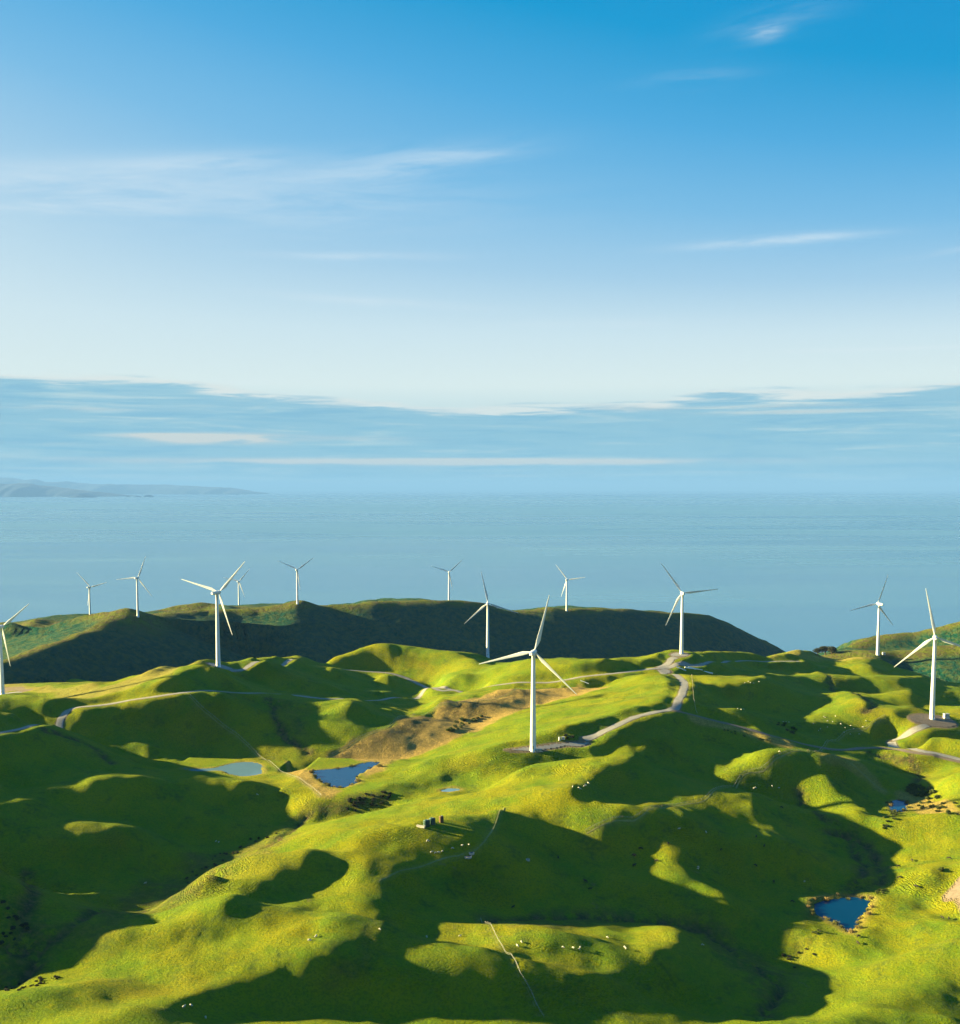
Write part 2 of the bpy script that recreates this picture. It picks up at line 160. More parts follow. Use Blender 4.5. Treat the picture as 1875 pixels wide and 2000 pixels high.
[2269,-2268,0,1,0,1,0,1,0,1,0,1,0,0,1,0,0,0,0,1,-1,0,0,0,0,0,-1,0,0,0,0,0,1,-1,1,0,1,0,0,0,1,-1,0,0,0,-2,-1,-1,-2,-2,-4,-4,-5,-8,-6,-7,-4,-3,-3,1,1,3,5,7,9,11,14,15,17,18,14,9,-5,-24,-43,-53,-2,9,6,13,9,8,9,26,-2,-3,-6,-55,12,11,-4,15,-17,-5,-21,16,27,-14,-2,-4,8,-3,0,-5,-24,-4,10,12,12,6,8,14,14,10,-16,-26,-2,4,-24,-3,13,12,8,5,4,2,3,0,2,-1,1,0,-1,1,-1,-1,-1,-1,-1,-2,-2,-2,-2,-2,-1,-3,-1,-2,-1,-1,-1,-1,0,-1,0,0,-1,1,-1,0,1,0,0,0,1,0,0,1,0,0,1,0,0,1,0,1,-1,1,1,-1,1,0,0,0,0,1,-1,1,-1,1,-1,1,0,-1,1,-1,0,1,-1,0,0],
[2273,-2273,2,-1,2,0,0,1,1,0,0,1,1,0,0,0,1,-1,1,0,-1,1,0,-1,0,-1,1,-1,0,-1,1,0,0,0,1,0,0,1,0,0,0,1,-1,0,0,-2,0,-2,-2,-3,-3,-4,-6,-5,-7,-5,-5,-4,-1,-2,1,2,3,6,6,10,11,13,18,18,21,15,-2,-33,-54,-34,1,11,2,12,10,8,12,14,5,-5,-17,-43,15,3,6,9,-20,-8,-12,18,20,-4,10,-14,-4,-1,-1,0,-12,-18,0,10,11,11,7,7,17,20,-6,-34,-9,-1,-1,1,7,8,7,4,3,2,1,1,1,-1,0,1,0,-1,0,-1,-1,-1,-2,-1,-2,-3,-1,-3,-2,-2,-2,-2,0,-2,0,-2,1,-2,1,-1,0,0,0,0,1,-1,1,0,0,1,0,0,1,0,1,0,0,1,0,0,1,0,0,0,1,0,0,0,0,0,1,-1,1,0,-1,1,-1,1,-1,1,-1,1,-1,0,0],
[2276,-2275,0,1,0,1,1,0,1,1,0,0,1,0,0,1,0,0,0,1,-1,0,0,-1,0,0,-1,0,0,-1,0,1,0,-1,2,-1,1,1,-1,1,1,-1,0,0,0,-1,-2,-1,-2,-3,-2,-6,-4,-5,-6,-5,-6,-3,-2,-2,-1,2,1,3,5,6,8,12,14,21,26,29,12,-40,-76,-15,-3,10,8,7,9,20,7,2,2,-5,-34,-13,19,-6,6,-2,-7,-16,-4,20,8,19,9,-6,-16,-15,-1,-2,0,-5,-26,3,9,12,12,10,5,22,5,-15,-25,-3,2,5,11,8,4,4,0,2,1,-1,1,0,0,1,-1,0,-1,0,-1,-1,-2,-2,-1,-3,-3,-2,-2,-3,-1,-2,-1,-2,0,-1,0,-1,0,0,0,-1,1,0,0,0,1,-1,1,1,0,0,1,0,0,1,0,1,-1,2,-1,1,0,0,1,0,0,0,0,0,1,-1,1,-1,1,0,-1,1,-1,1,-1,0,1,-1,0],
[2280,-2280,1,1,1,0,1,1,0,0,2,-1,1,1,0,0,0,1,0,-1,1,0,-1,-1,1,-2,0,0,-1,0,0,0,0,1,-1,1,1,0,0,1,0,1,-1,0,-1,0,-1,-2,-2,-3,-2,-5,-4,-5,-6,-5,-4,-4,-4,-1,-2,-1,1,0,3,3,4,8,10,20,29,45,49,-25,-136,0,0,5,11,9,14,32,-5,-3,-6,-4,-52,2,29,-6,9,-7,-14,-24,12,23,3,24,1,-1,-13,-23,-3,-1,2,17,-39,-12,6,10,11,22,6,9,11,-1,-16,-19,-2,0,17,12,5,3,0,1,0,0,0,0,0,1,0,-1,0,0,-2,0,-2,-2,-2,-2,-4,-2,-3,-2,-2,-2,-1,-1,0,-2,0,0,0,-1,0,0,1,-1,1,0,0,1,0,0,0,2,-1,1,0,1,0,0,1,0,0,1,0,0,1,0,0,0,0,0,1,-1,1,-1,1,-1,1,0,-1,1,-1,0,0,1,-1],
[2283,-2283,2,0,0,2,0,1,0,1,0,1,1,0,0,1,-1,2,-1,0,0,0,-1,0,0,-2,0,0,-1,-1,1,-1,0,1,0,1,0,0,1,1,-1,1,0,0,0,-1,-1,-2,-2,-2,-3,-4,-4,-5,-5,-5,-5,-4,-3,-3,-3,-1,-2,-1,0,1,1,2,5,12,24,49,95,59,-223,-9,2,5,10,14,31,28,-2,11,-77,10,-25,-17,30,18,2,-7,-30,-18,19,20,3,17,-1,-3,-10,-13,-3,-3,3,20,-21,-33,4,11,11,11,11,5,18,3,-1,-16,-20,-1,9,20,6,3,-1,0,1,-1,1,-1,1,1,0,0,-1,0,0,-2,-1,-2,-2,-3,-3,-4,-2,-3,-2,-2,0,-2,0,-1,-1,1,-1,0,-1,1,0,1,-1,1,0,0,1,0,0,1,0,1,0,1,-1,2,-1,1,1,-1,1,1,-1,1,-1,2,-1,0,0,1,-1,1,0,-1,1,-1,1,-1,1,-1,0,0,0],
[2286,-2286,2,0,1,0,1,1,1,0,1,0,1,0,1,0,0,1,-1,1,0,-1,0,-1,0,-2,0,-1,-1,0,0,-1,1,0,1,-1,2,0,0,1,1,0,-1,1,0,-1,-1,-2,-1,-2,-3,-4,-4,-4,-6,-5,-4,-5,-3,-4,-3,-3,-2,-3,0,-2,-2,-2,-2,4,13,32,84,225,-231,-102,8,9,2,24,37,18,-21,-10,-12,-2,-24,-38,28,27,5,-13,-31,-21,10,17,14,12,2,-3,-5,-11,-3,-3,2,24,-8,-45,-2,7,12,12,10,7,14,7,1,-1,-18,-17,8,22,4,-1,0,1,-1,1,1,0,1,0,1,0,0,0,-1,-1,-1,-2,-2,-4,-3,-4,-4,-1,-3,-1,-2,0,-1,-1,1,-1,-1,1,-1,1,0,0,0,0,1,0,0,1,1,-1,1,1,0,0,1,0,1,0,0,1,-1,2,-1,1,-1,1,1,-1,0,1,-1,1,-1,1,-1,1,0,-1,0,1,-1,0,0],
[2289,-2289,2,0,1,0,2,0,1,0,1,0,2,-1,1,1,-1,1,1,-1,0,0,-1,0,-2,0,-1,-2,0,-1,-1,1,0,0,1,0,1,0,1,1,0,0,1,-1,1,-1,-1,0,-3,-1,-3,-4,-3,-5,-6,-4,-5,-4,-4,-5,-3,-3,-4,-1,-1,-4,-3,-5,-5,-1,8,35,100,160,-81,-180,0,9,9,26,46,9,-24,-20,-5,-1,-10,-41,2,33,13,-17,-28,-23,8,13,14,12,6,-1,-3,-12,1,-3,3,26,-2,-51,-9,7,11,11,11,7,10,17,0,-2,-3,-16,-2,15,-2,-1,1,1,1,2,1,0,1,2,0,0,0,0,-1,0,-1,-2,-3,-3,-4,-5,-3,-3,-1,-2,-1,-1,0,-1,-1,1,-1,1,-1,0,1,-1,1,1,-1,1,0,1,0,1,-1,2,0,0,1,0,0,1,0,1,-1,2,-1,0,1,0,0,1,-1,0,1,-1,1,0,-1,1,-1,1,-1,0,1,-1,0],
[2291,-2290,0,2,0,0,2,0,1,1,0,0,2,0,0,1,0,0,1,0,-1,1,-1,-1,-1,-2,-1,-1,-1,-1,0,-1,1,1,-1,2,0,1,0,1,1,0,0,1,-1,1,-2,0,-1,-3,-1,-4,-4,-5,-5,-5,-4,-5,-4,-4,-5,-3,-2,-1,-1,-3,-4,-6,-6,-1,7,28,83,138,-23,-189,-5,14,11,45,37,6,-25,-21,-12,-10,-1,-17,-36,25,30,-24,-17,-23,4,10,10,12,10,2,0,-7,-2,2,1,23,-1,-54,-10,7,12,11,11,8,11,21,2,-7,-8,1,-1,-7,-5,0,4,3,2,3,0,2,1,1,1,0,0,0,0,0,-2,-1,-3,-3,-5,-6,-3,-3,-1,-1,-2,0,-1,0,0,-1,0,0,0,0,1,-1,1,0,0,1,0,0,1,1,-1,2,-1,2,-1,1,1,-1,1,1,0,0,0,0,1,0,0,0,1,-1,1,-1,1,-1,1,-1,1,-1,1,-1,0,0,1],
[2294,-2293,0,1,1,1,1,0,1,1,0,1,1,0,0,1,1,0,0,0,0,0,-1,0,-2,-2,-1,-2,-1,-1,0,-1,1,1,0,0,2,0,0,2,0,1,0,0,1,0,-1,-1,0,-2,-3,-2,-4,-5,-5,-6,-3,-6,-4,-4,-4,-2,-2,0,-1,-2,-3,-4,-5,0,5,8,53,137,9,-176,-10,16,17,50,35,2,-23,-23,-13,-11,0,-2,-44,9,25,-20,-7,-26,-3,7,9,13,11,9,5,-2,-10,-3,4,31,-5,-56,-10,7,11,13,10,9,12,21,1,0,0,-1,-7,-24,-5,5,5,5,3,1,3,0,2,1,1,0,0,0,0,-1,0,-2,-2,-3,-7,-5,-4,-2,-1,-2,-1,0,-1,0,-1,0,0,0,0,0,0,0,1,0,0,0,1,1,-1,2,-1,2,-1,1,1,0,0,0,1,1,0,-1,2,-1,1,0,0,0,0,1,-1,1,-1,1,-1,1,-1,1,-1,1,-1,0,0],
[2296,-2295,0,2,0,1,0,2,0,1,0,1,1,0,1,0,1,0,0,1,-1,1,-1,-1,-2,-1,-3,-2,-2,0,0,0,0,0,1,1,1,0,1,1,1,0,1,0,1,0,-1,1,-2,-1,-1,-4,-3,-5,-6,-5,-4,-5,-4,-4,-4,-1,-1,1,-1,1,-2,-5,-3,2,8,-15,10,115,87,-174,-15,15,20,41,30,5,-18,-20,-13,-6,0,-3,-32,15,-11,-10,-2,-19,-12,5,6,9,11,7,8,4,2,-7,-4,27,-8,-50,-3,5,10,11,10,9,12,20,2,1,3,2,-9,-19,-8,5,2,3,3,1,2,1,1,1,1,0,0,-1,1,-1,-1,-1,-2,-4,-6,-4,-5,-1,-3,0,-2,0,-1,-1,1,-1,-1,1,0,0,0,0,1,-1,1,1,0,0,1,0,0,1,1,0,0,1,0,1,0,0,1,-1,2,-1,1,0,0,0,0,0,1,-1,1,-1,1,0,-1,1,-1,0,0,1,-1],
[2299,-2299,2,0,1,1,1,0,1,1,1,0,1,0,1,0,1,0,1,0,-1,1,-1,0,-2,-3,-2,-4,0,-1,-1,1,0,1,0,1,1,1,0,1,2,-1,2,0,1,0,0,1,-2,-1,-1,-3,-3,-6,-5,-5,-4,-4,-5,-4,-3,0,-1,1,0,1,1,-2,-9,1,9,-12,5,65,60,-97,-5,13,17,24,26,11,-8,-21,-18,-5,-1,-5,-3,5,-28,-2,-1,-5,-19,-8,3,5,6,6,7,7,6,4,-3,13,-6,-40,6,9,-15,13,11,9,14,20,0,0,3,5,-4,-3,-4,-6,-1,0,0,2,1,1,0,1,1,0,0,-1,1,-2,0,-2,-3,-3,-4,-5,-3,-3,-2,-1,-2,0,-1,0,-1,1,-2,1,0,0,0,0,0,1,0,0,1,0,0,1,1,0,0,1,0,1,0,1,0,0,0,1,0,1,-1,1,0,0,1,-1,0,1,-1,1,0,-1,1,-1,0,1,-1,0,0],
[2301,-2301,2,0,1,1,1,0,1,1,1,0,1,0,1,1,-1,2,-1,1,0,-1,1,-1,-2,-2,-5,-2,-2,0,0,0,0,1,1,0,1,1,1,0,2,0,2,0,1,0,1,0,-1,-1,-1,-2,-4,-5,-5,-4,-5,-4,-5,-3,-2,-1,0,1,-1,-1,2,7,-20,1,9,3,12,16,7,-16,4,9,12,23,20,19,-7,-23,-19,-1,-1,1,0,-4,-24,-8,-2,-2,-4,-20,-8,2,3,4,5,8,8,4,4,3,-1,-21,2,5,3,3,4,3,18,17,-2,0,0,1,0,3,3,-5,-4,-2,1,1,0,1,0,1,-1,1,0,-1,0,-1,-2,-1,-2,-4,-3,-4,-4,-2,-2,-2,0,-2,-1,0,0,-1,0,0,-1,1,0,0,0,1,0,0,1,0,0,1,1,-1,2,0,0,0,1,1,0,0,0,1,0,1,-1,1,0,0,0,1,-1,1,-1,1,-1,1,-1,1,-1,0,0,1,-1],
[2303,-2303,2,0,1,1,1,0,1,1,1,0,1,0,1,0,1,0,0,1,-1,1,-1,-1,-1,-3,-4,-3,-1,0,-1,0,1,0,1,1,0,1,2,0,1,1,1,1,0,2,0,1,-1,0,-2,-2,-4,-4,-4,-5,-5,-3,-5,-3,-2,-1,1,0,-2,-6,-8,16,-13,2,5,7,6,4,8,4,3,4,6,28,23,16,-5,-26,-7,0,-10,-8,-1,0,-1,-12,-14,-7,-1,-5,-20,-8,1,4,5,4,6,5,5,5,5,2,-3,3,-1,-6,6,9,6,7,0,7,0,1,0,1,3,-2,-1,1,1,0,2,-1,0,0,0,-1,1,-1,-1,-1,-1,-2,-3,-2,-3,-4,-2,-4,-1,-2,-1,-2,0,0,-2,1,-1,-1,1,0,0,0,0,1,0,0,1,0,0,1,0,1,0,1,0,1,0,0,1,0,0,1,0,0,1,0,0,0,0,0,1,-1,1,-1,1,-1,1,-1,0,1,-1,0,0],
[2304,-2303,0,2,0,1,0,2,0,1,0,1,1,0,0,1,1,0,0,0,0,0,-1,-1,-1,-2,-5,-1,-2,-1,0,0,0,1,0,1,1,1,0,2,0,2,0,2,1,1,1,0,0,0,-1,-3,-3,-4,-4,-5,-4,-4,-5,-2,-3,1,-1,1,1,-5,-12,-3,5,2,5,2,5,4,7,5,6,5,2,26,35,1,-7,-18,1,-1,-12,-12,-1,1,1,-1,-4,-22,-7,-4,-11,-22,1,3,5,9,5,7,7,6,5,5,5,5,-35,-12,16,16,17,-13,-4,24,0,2,0,0,-2,-3,3,5,2,2,-1,0,-1,-1,0,0,-1,-1,0,-2,-1,-1,-3,-3,-2,-4,-2,-2,-3,-1,-2,-1,0,-2,0,0,-1,0,0,0,0,0,0,1,-1,2,-1,1,1,-1,2,-1,2,-1,1,1,0,0,1,0,0,1,0,0,1,-1,1,0,0,1,-1,1,-1,1,-1,1,-1,0,1,-1,0,0,1],
[2306,-2305,0,1,1,1,1,0,1,1,0,1,0,1,0,1,0,0,1,-1,1,-1,-1,-1,-1,-3,-2,-2,-2,-1,0,0,0,0,1,1,0,1,1,1,1,1,1,1,2,1,1,2,-1,0,-1,-1,-5,-2,-6,-3,-5,-5,-3,-3,-2,-2,1,1,3,0,-18,-6,15,17,0,-12,-15,-18,11,13,20,17,8,16,31,0,-9,-10,-1,-1,-9,-7,-3,0,0,-2,2,-6,-26,-5,-12,-21,1,6,5,9,7,8,7,5,4,3,5,-14,-36,-2,13,15,10,-11,11,26,1,0,-1,0,-2,-4,6,6,3,1,-2,-1,-1,-1,-1,-1,0,-1,-1,-1,-2,-1,-3,-1,-4,-2,-3,-1,-3,-2,-1,-1,-2,0,0,-1,-1,0,0,0,0,0,1,-1,1,0,1,0,0,1,0,1,0,1,0,0,1,0,1,0,0,1,0,0,0,1,0,0,0,0,1,-1,0,1,-1,1,-1,1,-1,0,1,-1,0],
[2308,-2308,2,0,1,1,0,1,1,1,0,0,1,1,0,0,1,-1,1,0,-1,0,0,-2,-2,-1,-3,-1,-2,0,-1,-1,1,0,1,0,0,2,0,2,0,1,2,1,2,1,2,2,0,-1,0,-2,-3,-4,-4,-5,-4,-5,-3,-4,-1,-3,-2,-1,4,5,-27,6,18,16,1,-14,-13,-26,3,13,20,21,11,10,17,13,-5,-4,2,-1,-13,-9,-1,-2,-1,-1,-3,5,-21,-13,-12,-23,4,5,8,9,10,8,7,5,9,-12,-29,-8,-7,2,9,11,11,5,1,11,10,1,0,0,0,1,10,5,0,-1,-4,0,-3,-1,-1,-1,-1,0,-2,-1,-1,-2,-2,-2,-2,-3,-2,-3,-1,-2,-1,-2,-1,-1,0,-1,0,-1,0,0,0,1,-1,1,0,0,0,1,1,-1,2,-1,1,1,0,0,1,0,1,0,0,1,0,0,0,1,-1,1,1,-1,0,0,1,-1,1,-1,1,-1,0,1,-1,0,0],
[2309,-2308,0,2,-1,2,0,1,1,0,1,0,1,0,1,0,-1,2,-1,-1,1,-1,-1,-1,-1,-3,0,-3,0,-2,0,-1,1,0,0,1,0,1,1,1,1,1,1,2,1,3,1,3,0,1,-1,-2,-3,-4,-4,-6,-3,-6,-3,-3,-3,-2,-5,-3,1,25,-24,-14,18,18,4,-10,-5,-20,-9,8,11,13,10,8,20,20,-2,2,6,1,-22,-2,2,-10,-9,3,2,1,-5,-24,-14,-24,5,6,7,10,9,8,7,4,8,-19,-37,4,3,4,8,8,10,-1,-2,12,15,0,0,-2,-4,26,7,-2,-4,-4,-3,-2,-2,-1,-2,0,-1,-1,-1,-2,0,-3,-1,-2,-2,-3,-2,-2,-2,-1,-2,-1,-2,0,-1,-1,0,0,-1,0,0,1,-1,1,0,0,1,0,0,1,0,1,0,0,1,0,1,0,1,0,0,1,-1,1,1,-1,1,0,0,0,1,-1,0,1,-1,1,-1,0,1,-1,0,0,0],
[2311,-2310,0,1,1,0,2,-1,2,0,0,1,1,-1,1,1,-1,0,0,0,0,-1,-1,-1,-2,0,-3,0,-2,-1,0,0,-1,1,0,0,2,-1,2,0,2,0,2,1,2,3,2,3,2,0,-1,-2,-3,-4,-4,-6,-5,-5,-4,-3,-3,-1,-3,-8,-3,36,-11,-37,12,18,12,0,-7,-14,-21,6,10,13,13,7,17,15,3,5,9,-5,-21,-1,-3,-2,-4,3,-3,2,1,-13,-20,-26,-1,6,8,3,8,5,7,3,15,-19,-39,4,4,9,8,12,-13,9,6,5,19,4,-1,1,0,8,14,-3,-5,-4,-1,-3,-1,-1,-1,-1,0,-1,-2,-1,-1,-1,-2,-3,-1,-3,-1,-3,-1,-2,-2,-1,-1,-1,-1,0,-1,0,-1,1,-1,1,-1,1,0,0,1,0,0,1,0,1,0,0,1,1,-1,1,1,0,0,0,1,0,1,-1,1,0,0,0,0,0,1,-1,0,1,-1,1,-1,0,0,1,-1],
[2313,-2313,2,0,0,2,0,0,2,-1,1,1,0,0,1,-1,1,-1,1,-1,-1,0,-1,-1,-1,-1,-2,-1,-1,-1,0,0,-1,0,1,1,-1,2,0,1,1,2,0,2,2,2,4,4,2,0,0,-2,-4,-4,-5,-5,-6,-6,-5,-5,-2,1,1,-11,-7,34,-7,-36,7,14,12,10,-5,-13,-23,7,10,12,10,8,18,13,2,4,11,-13,-12,-2,-5,-4,2,1,-1,0,3,2,-2,-43,-18,14,19,14,-5,-35,8,16,17,-18,-37,4,5,6,8,6,8,5,5,3,11,16,3,-2,-1,-1,5,-3,-2,0,-1,1,-1,-1,-1,0,-1,0,-2,-1,-2,0,-3,-1,-2,-3,-1,-2,-2,-2,-2,0,-2,-1,0,-1,-1,0,0,-1,1,0,-1,1,0,1,-1,1,1,-1,2,-1,1,1,-1,2,-1,2,-1,1,0,0,1,0,0,1,-1,1,0,0,0,1,-1,0,1,-1,1,-1,0,0,1,-1,0],
[2315,-2315,1,1,1,0,1,0,1,1,0,0,0,1,0,0,-1,1,0,-1,-1,0,-1,-1,0,-3,0,-1,-1,-1,0,-1,0,1,-1,2,-1,2,0,1,1,1,1,2,1,4,3,6,2,2,-2,-1,-5,-4,-5,-6,-6,-8,-6,-7,-5,0,9,-13,0,35,-11,-37,4,9,10,8,4,-14,-12,8,9,9,8,5,20,10,3,3,12,-19,-9,-1,-9,-3,9,-1,0,0,-1,-2,1,0,-26,-2,20,6,-1,-18,-24,-4,8,-4,-12,1,3,6,6,7,6,6,6,3,3,20,12,2,6,-33,-6,6,6,3,2,1,1,0,-1,-1,0,0,-2,-2,0,-2,-2,-1,-2,-3,-1,-2,-2,-1,-2,-1,-2,0,-2,0,0,-1,0,0,0,-1,1,0,0,1,-1,1,1,0,0,0,2,-1,1,0,1,0,0,1,0,0,1,0,0,0,1,0,0,0,0,0,0,1,-1,0,1,-1,0,1,-1,0,0],
[2317,-2317,1,1,1,0,0,1,1,0,1,-1,1,1,-1,0,0,0,0,-1,0,-1,-1,-1,-1,0,-2,-1,0,-1,-1,0,0,1,-1,2,-1,2,0,1,1,1,2,1,2,2,5,7,3,1,-1,-2,-4,-5,-5,-7,-7,-7,-9,-9,-12,-11,3,22,17,29,-11,-43,0,2,-9,4,5,-2,5,6,7,7,12,9,13,4,2,5,6,-14,-7,-1,-6,3,2,0,0,0,0,-1,1,0,-1,-3,-9,-13,7,6,-10,-21,-2,-4,-18,5,7,6,5,6,4,4,4,6,4,2,20,2,0,-2,-7,-6,4,4,3,2,1,-1,0,0,-2,1,-2,-2,-1,-1,-1,-3,-1,-2,-2,-2,-1,-3,0,-3,0,-1,-1,-1,0,-1,0,0,0,0,0,0,0,1,0,0,0,1,0,1,0,0,1,0,1,0,0,1,0,0,1,0,0,0,1,-1,1,0,0,0,1,-1,0,1,-1,0,1,-1,0,0,0],
[2319,-2319,1,1,0,1,1,0,0,1,0,0,1,-1,1,-1,1,-1,0,-1,0,-1,-1,0,-2,0,-1,-1,-1,-1,1,-1,0,0,1,0,0,2,1,0,2,1,1,2,1,4,4,8,3,1,-1,-2,-4,-5,-5,-7,-8,-7,-9,-10,-14,-15,1,25,23,23,3,-18,-8,-16,-33,4,6,7,8,8,7,9,11,10,8,1,3,3,3,-4,-2,-2,0,-1,0,0,0,1,-1,1,1,0,1,1,-19,-45,13,17,8,-10,-4,-10,-20,7,12,15,7,-13,-6,-19,6,13,12,9,21,3,1,-1,-1,-4,0,3,2,2,0,0,0,-2,0,-1,-1,-2,-1,-1,-1,-3,-1,-2,-2,-1,-3,-1,-2,-1,-1,-1,-1,0,-1,-1,1,-1,0,0,0,0,0,1,0,0,1,-1,2,-1,1,1,0,0,0,1,0,1,0,0,1,0,0,0,0,1,0,0,0,0,0,0,1,-1,0,0,1,-1,0,0,0],
[2321,-2321,2,-1,1,1,0,1,0,0,1,0,0,0,0,0,0,-1,0,0,-1,-1,-1,0,-1,-1,-1,-1,0,-1,0,0,0,0,1,0,1,1,1,1,1,2,2,1,3,3,5,5,4,1,-1,-1,-4,-5,-5,-7,-8,-8,-8,-8,-8,-12,-2,7,15,17,12,7,-6,-35,-18,0,4,6,7,6,8,7,5,4,2,7,17,3,1,1,-3,0,-6,-1,0,1,0,0,0,1,-1,1,-1,0,-3,-54,-4,20,13,0,-6,-2,-24,-2,17,17,6,-13,-12,-19,7,12,11,11,12,15,-1,0,0,-2,1,3,1,1,0,-1,-1,-1,-1,-2,0,-1,-2,-1,-2,-1,-2,-2,-2,-1,-3,-1,-2,-1,-1,-1,0,-2,0,0,0,-1,0,0,1,-1,0,1,0,0,1,0,0,1,0,0,1,0,1,0,0,0,1,0,1,0,0,0,0,1,-1,1,0,0,0,1,-1,0,0,1,-1,0,0,0,0],
[2324,-2324,1,1,0,0,1,1,-1,1,1,-1,1,-1,1,-1,0,0,-1,0,-1,-1,0,-1,-1,-1,0,-1,-1,0,0,-1,1,0,1,0,1,1,2,0,3,1,2,3,2,4,3,5,4,0,1,-2,-3,-5,-5,-7,-9,-8,-7,-8,-9,-15,-1,9,11,14,12,9,-1,-16,-26,-6,-2,5,5,8,8,10,-11,9,5,4,19,9,1,0,1,-2,-5,-2,1,-1,1,-1,1,-1,1,-1,0,0,-1,-33,-32,15,19,10,-9,-5,-12,-15,13,20,9,-14,-12,-20,8,12,12,10,11,14,1,0,1,1,2,4,0,0,-2,0,-3,-1,-1,-2,0,-1,-2,-2,0,-2,-2,-2,-2,-1,-3,-1,-1,-2,-1,-1,-1,0,-1,0,0,-1,1,-1,0,1,-1,1,0,1,-1,1,1,-1,1,1,0,0,0,1,0,1,0,0,0,1,0,0,0,0,1,0,0,0,0,0,0,0,1,-1,0,0,0,0,0],
[2326,-2325,0,0,1,0,1,0,1,0,0,0,0,0,0,-1,1,-1,-1,0,-1,0,-1,-1,0,-2,0,0,-1,-1,1,-1,0,1,1,0,1,2,1,2,1,3,2,2,4,3,3,4,3,2,0,-2,-2,-5,-6,-7,-8,-10,-10,-7,-8,-16,3,7,9,11,9,8,7,-6,-1,-20,-26,-1,5,6,8,7,8,5,5,7,9,8,2,4,5,1,-5,-2,-1,1,-2,1,-1,-2,-1,-2,1,0,-1,-21,-44,12,18,15,-1,-8,-5,-18,-3,21,14,-12,-19,-13,6,11,14,11,8,18,3,-1,-1,3,5,3,0,-2,-2,-2,-2,-2,-1,-2,-1,0,-2,-1,-2,-1,-2,-2,-1,-3,-1,-3,0,-2,-1,-1,0,-2,1,-1,0,-1,1,0,-1,1,0,0,0,0,1,0,0,1,0,1,-1,1,1,0,0,0,1,0,0,1,0,0,0,0,1,0,-1,1,0,0,0,1,-1,0,0,0,0,0,0],
[2329,-2328,0,0,1,0,1,0,0,0,1,-1,1,0,-1,0,0,-1,0,-1,0,-1,-1,-1,0,-1,0,-1,-1,0,0,0,0,1,0,2,0,2,2,1,3,2,3,2,4,2,4,4,1,3,-1,0,-3,-4,-6,-7,-10,-9,-13,-9,7,-21,-8,5,9,10,10,8,7,1,4,-11,-17,-20,0,5,5,8,8,8,7,4,2,-4,12,9,16,3,-2,-9,1,-1,-2,-4,0,-1,-3,1,0,0,0,-17,-45,4,15,15,9,-5,-6,-3,-15,1,8,4,-24,-2,7,11,11,10,5,15,7,-1,0,1,10,3,-1,-3,-3,-2,-3,-1,-2,-1,-1,0,-2,-2,-1,-1,-1,-3,-2,-1,-3,-1,-2,-1,-1,-1,0,-1,0,-1,0,0,0,-1,1,0,0,0,0,1,0,0,0,1,0,0,1,0,1,-1,1,1,-1,1,1,-1,1,0,0,0,1,-1,1,0,0,0,0,0,0,0,0,0,0,0,0],
[2333,-2333,1,0,1,0,0,1,0,0,0,1,-1,0,0,-1,0,0,-1,0,-1,-1,0,-2,1,-2,0,-1,0,0,0,-1,1,1,0,1,1,3,1,2,3,2,3,4,2,3,4,2,2,2,0,0,-3,-4,-5,-8,-10,-11,-14,-14,21,-12,-26,0,6,7,6,20,15,-5,5,3,-8,-20,2,-2,-12,-6,11,12,11,10,22,-22,-7,3,18,-3,23,-4,2,-4,-5,-3,0,0,0,1,-1,-3,0,-3,-42,-18,10,14,13,8,-10,-3,-1,-1,-10,-23,-1,7,8,10,10,8,7,6,11,2,1,1,11,2,-2,-4,-3,-1,-3,-1,-1,-2,0,-1,-1,-2,0,-2,-2,-1,-3,-1,-3,-2,-1,-1,-1,-1,0,-1,0,0,-1,0,0,0,0,0,0,0,1,0,0,0,0,1,0,0,1,0,0,1,0,0,1,0,0,0,1,0,0,0,1,-1,1,0,-1,1,0,0,0,0,0,1,-1,0,0],
[2336,-2336,1,0,1,0,0,1,0,-1,1,0,0,0,-1,0,0,-1,-1,0,-1,0,-1,-1,0,-1,-1,0,-1,1,-1,0,1,0,1,1,1,2,3,2,2,4,3,2,4,3,2,3,1,2,0,0,-1,-5,-5,-8,-13,-13,-18,-8,27,-3,-31,-7,5,7,8,9,8,7,5,5,2,-10,-7,0,-3,-20,-7,14,17,13,28,6,-25,-6,-3,-4,-8,18,24,1,-4,1,-1,-1,-2,-1,-1,-3,-2,-1,-7,-39,-15,9,13,13,6,-3,-6,-2,-8,-27,1,7,9,9,9,8,6,3,20,3,-1,-1,6,1,-3,-3,-1,-1,0,-2,-1,-1,-1,0,-2,0,-2,-1,-1,-2,-3,-2,-2,-2,-1,-1,-1,0,-2,1,-1,0,-1,0,1,-1,0,0,1,-1,1,-1,1,1,-1,1,0,1,-1,1,1,-1,1,0,1,0,0,0,0,1,0,0,1,-1,1,-1,1,0,0,0,0,0,0,0,0,0,0],
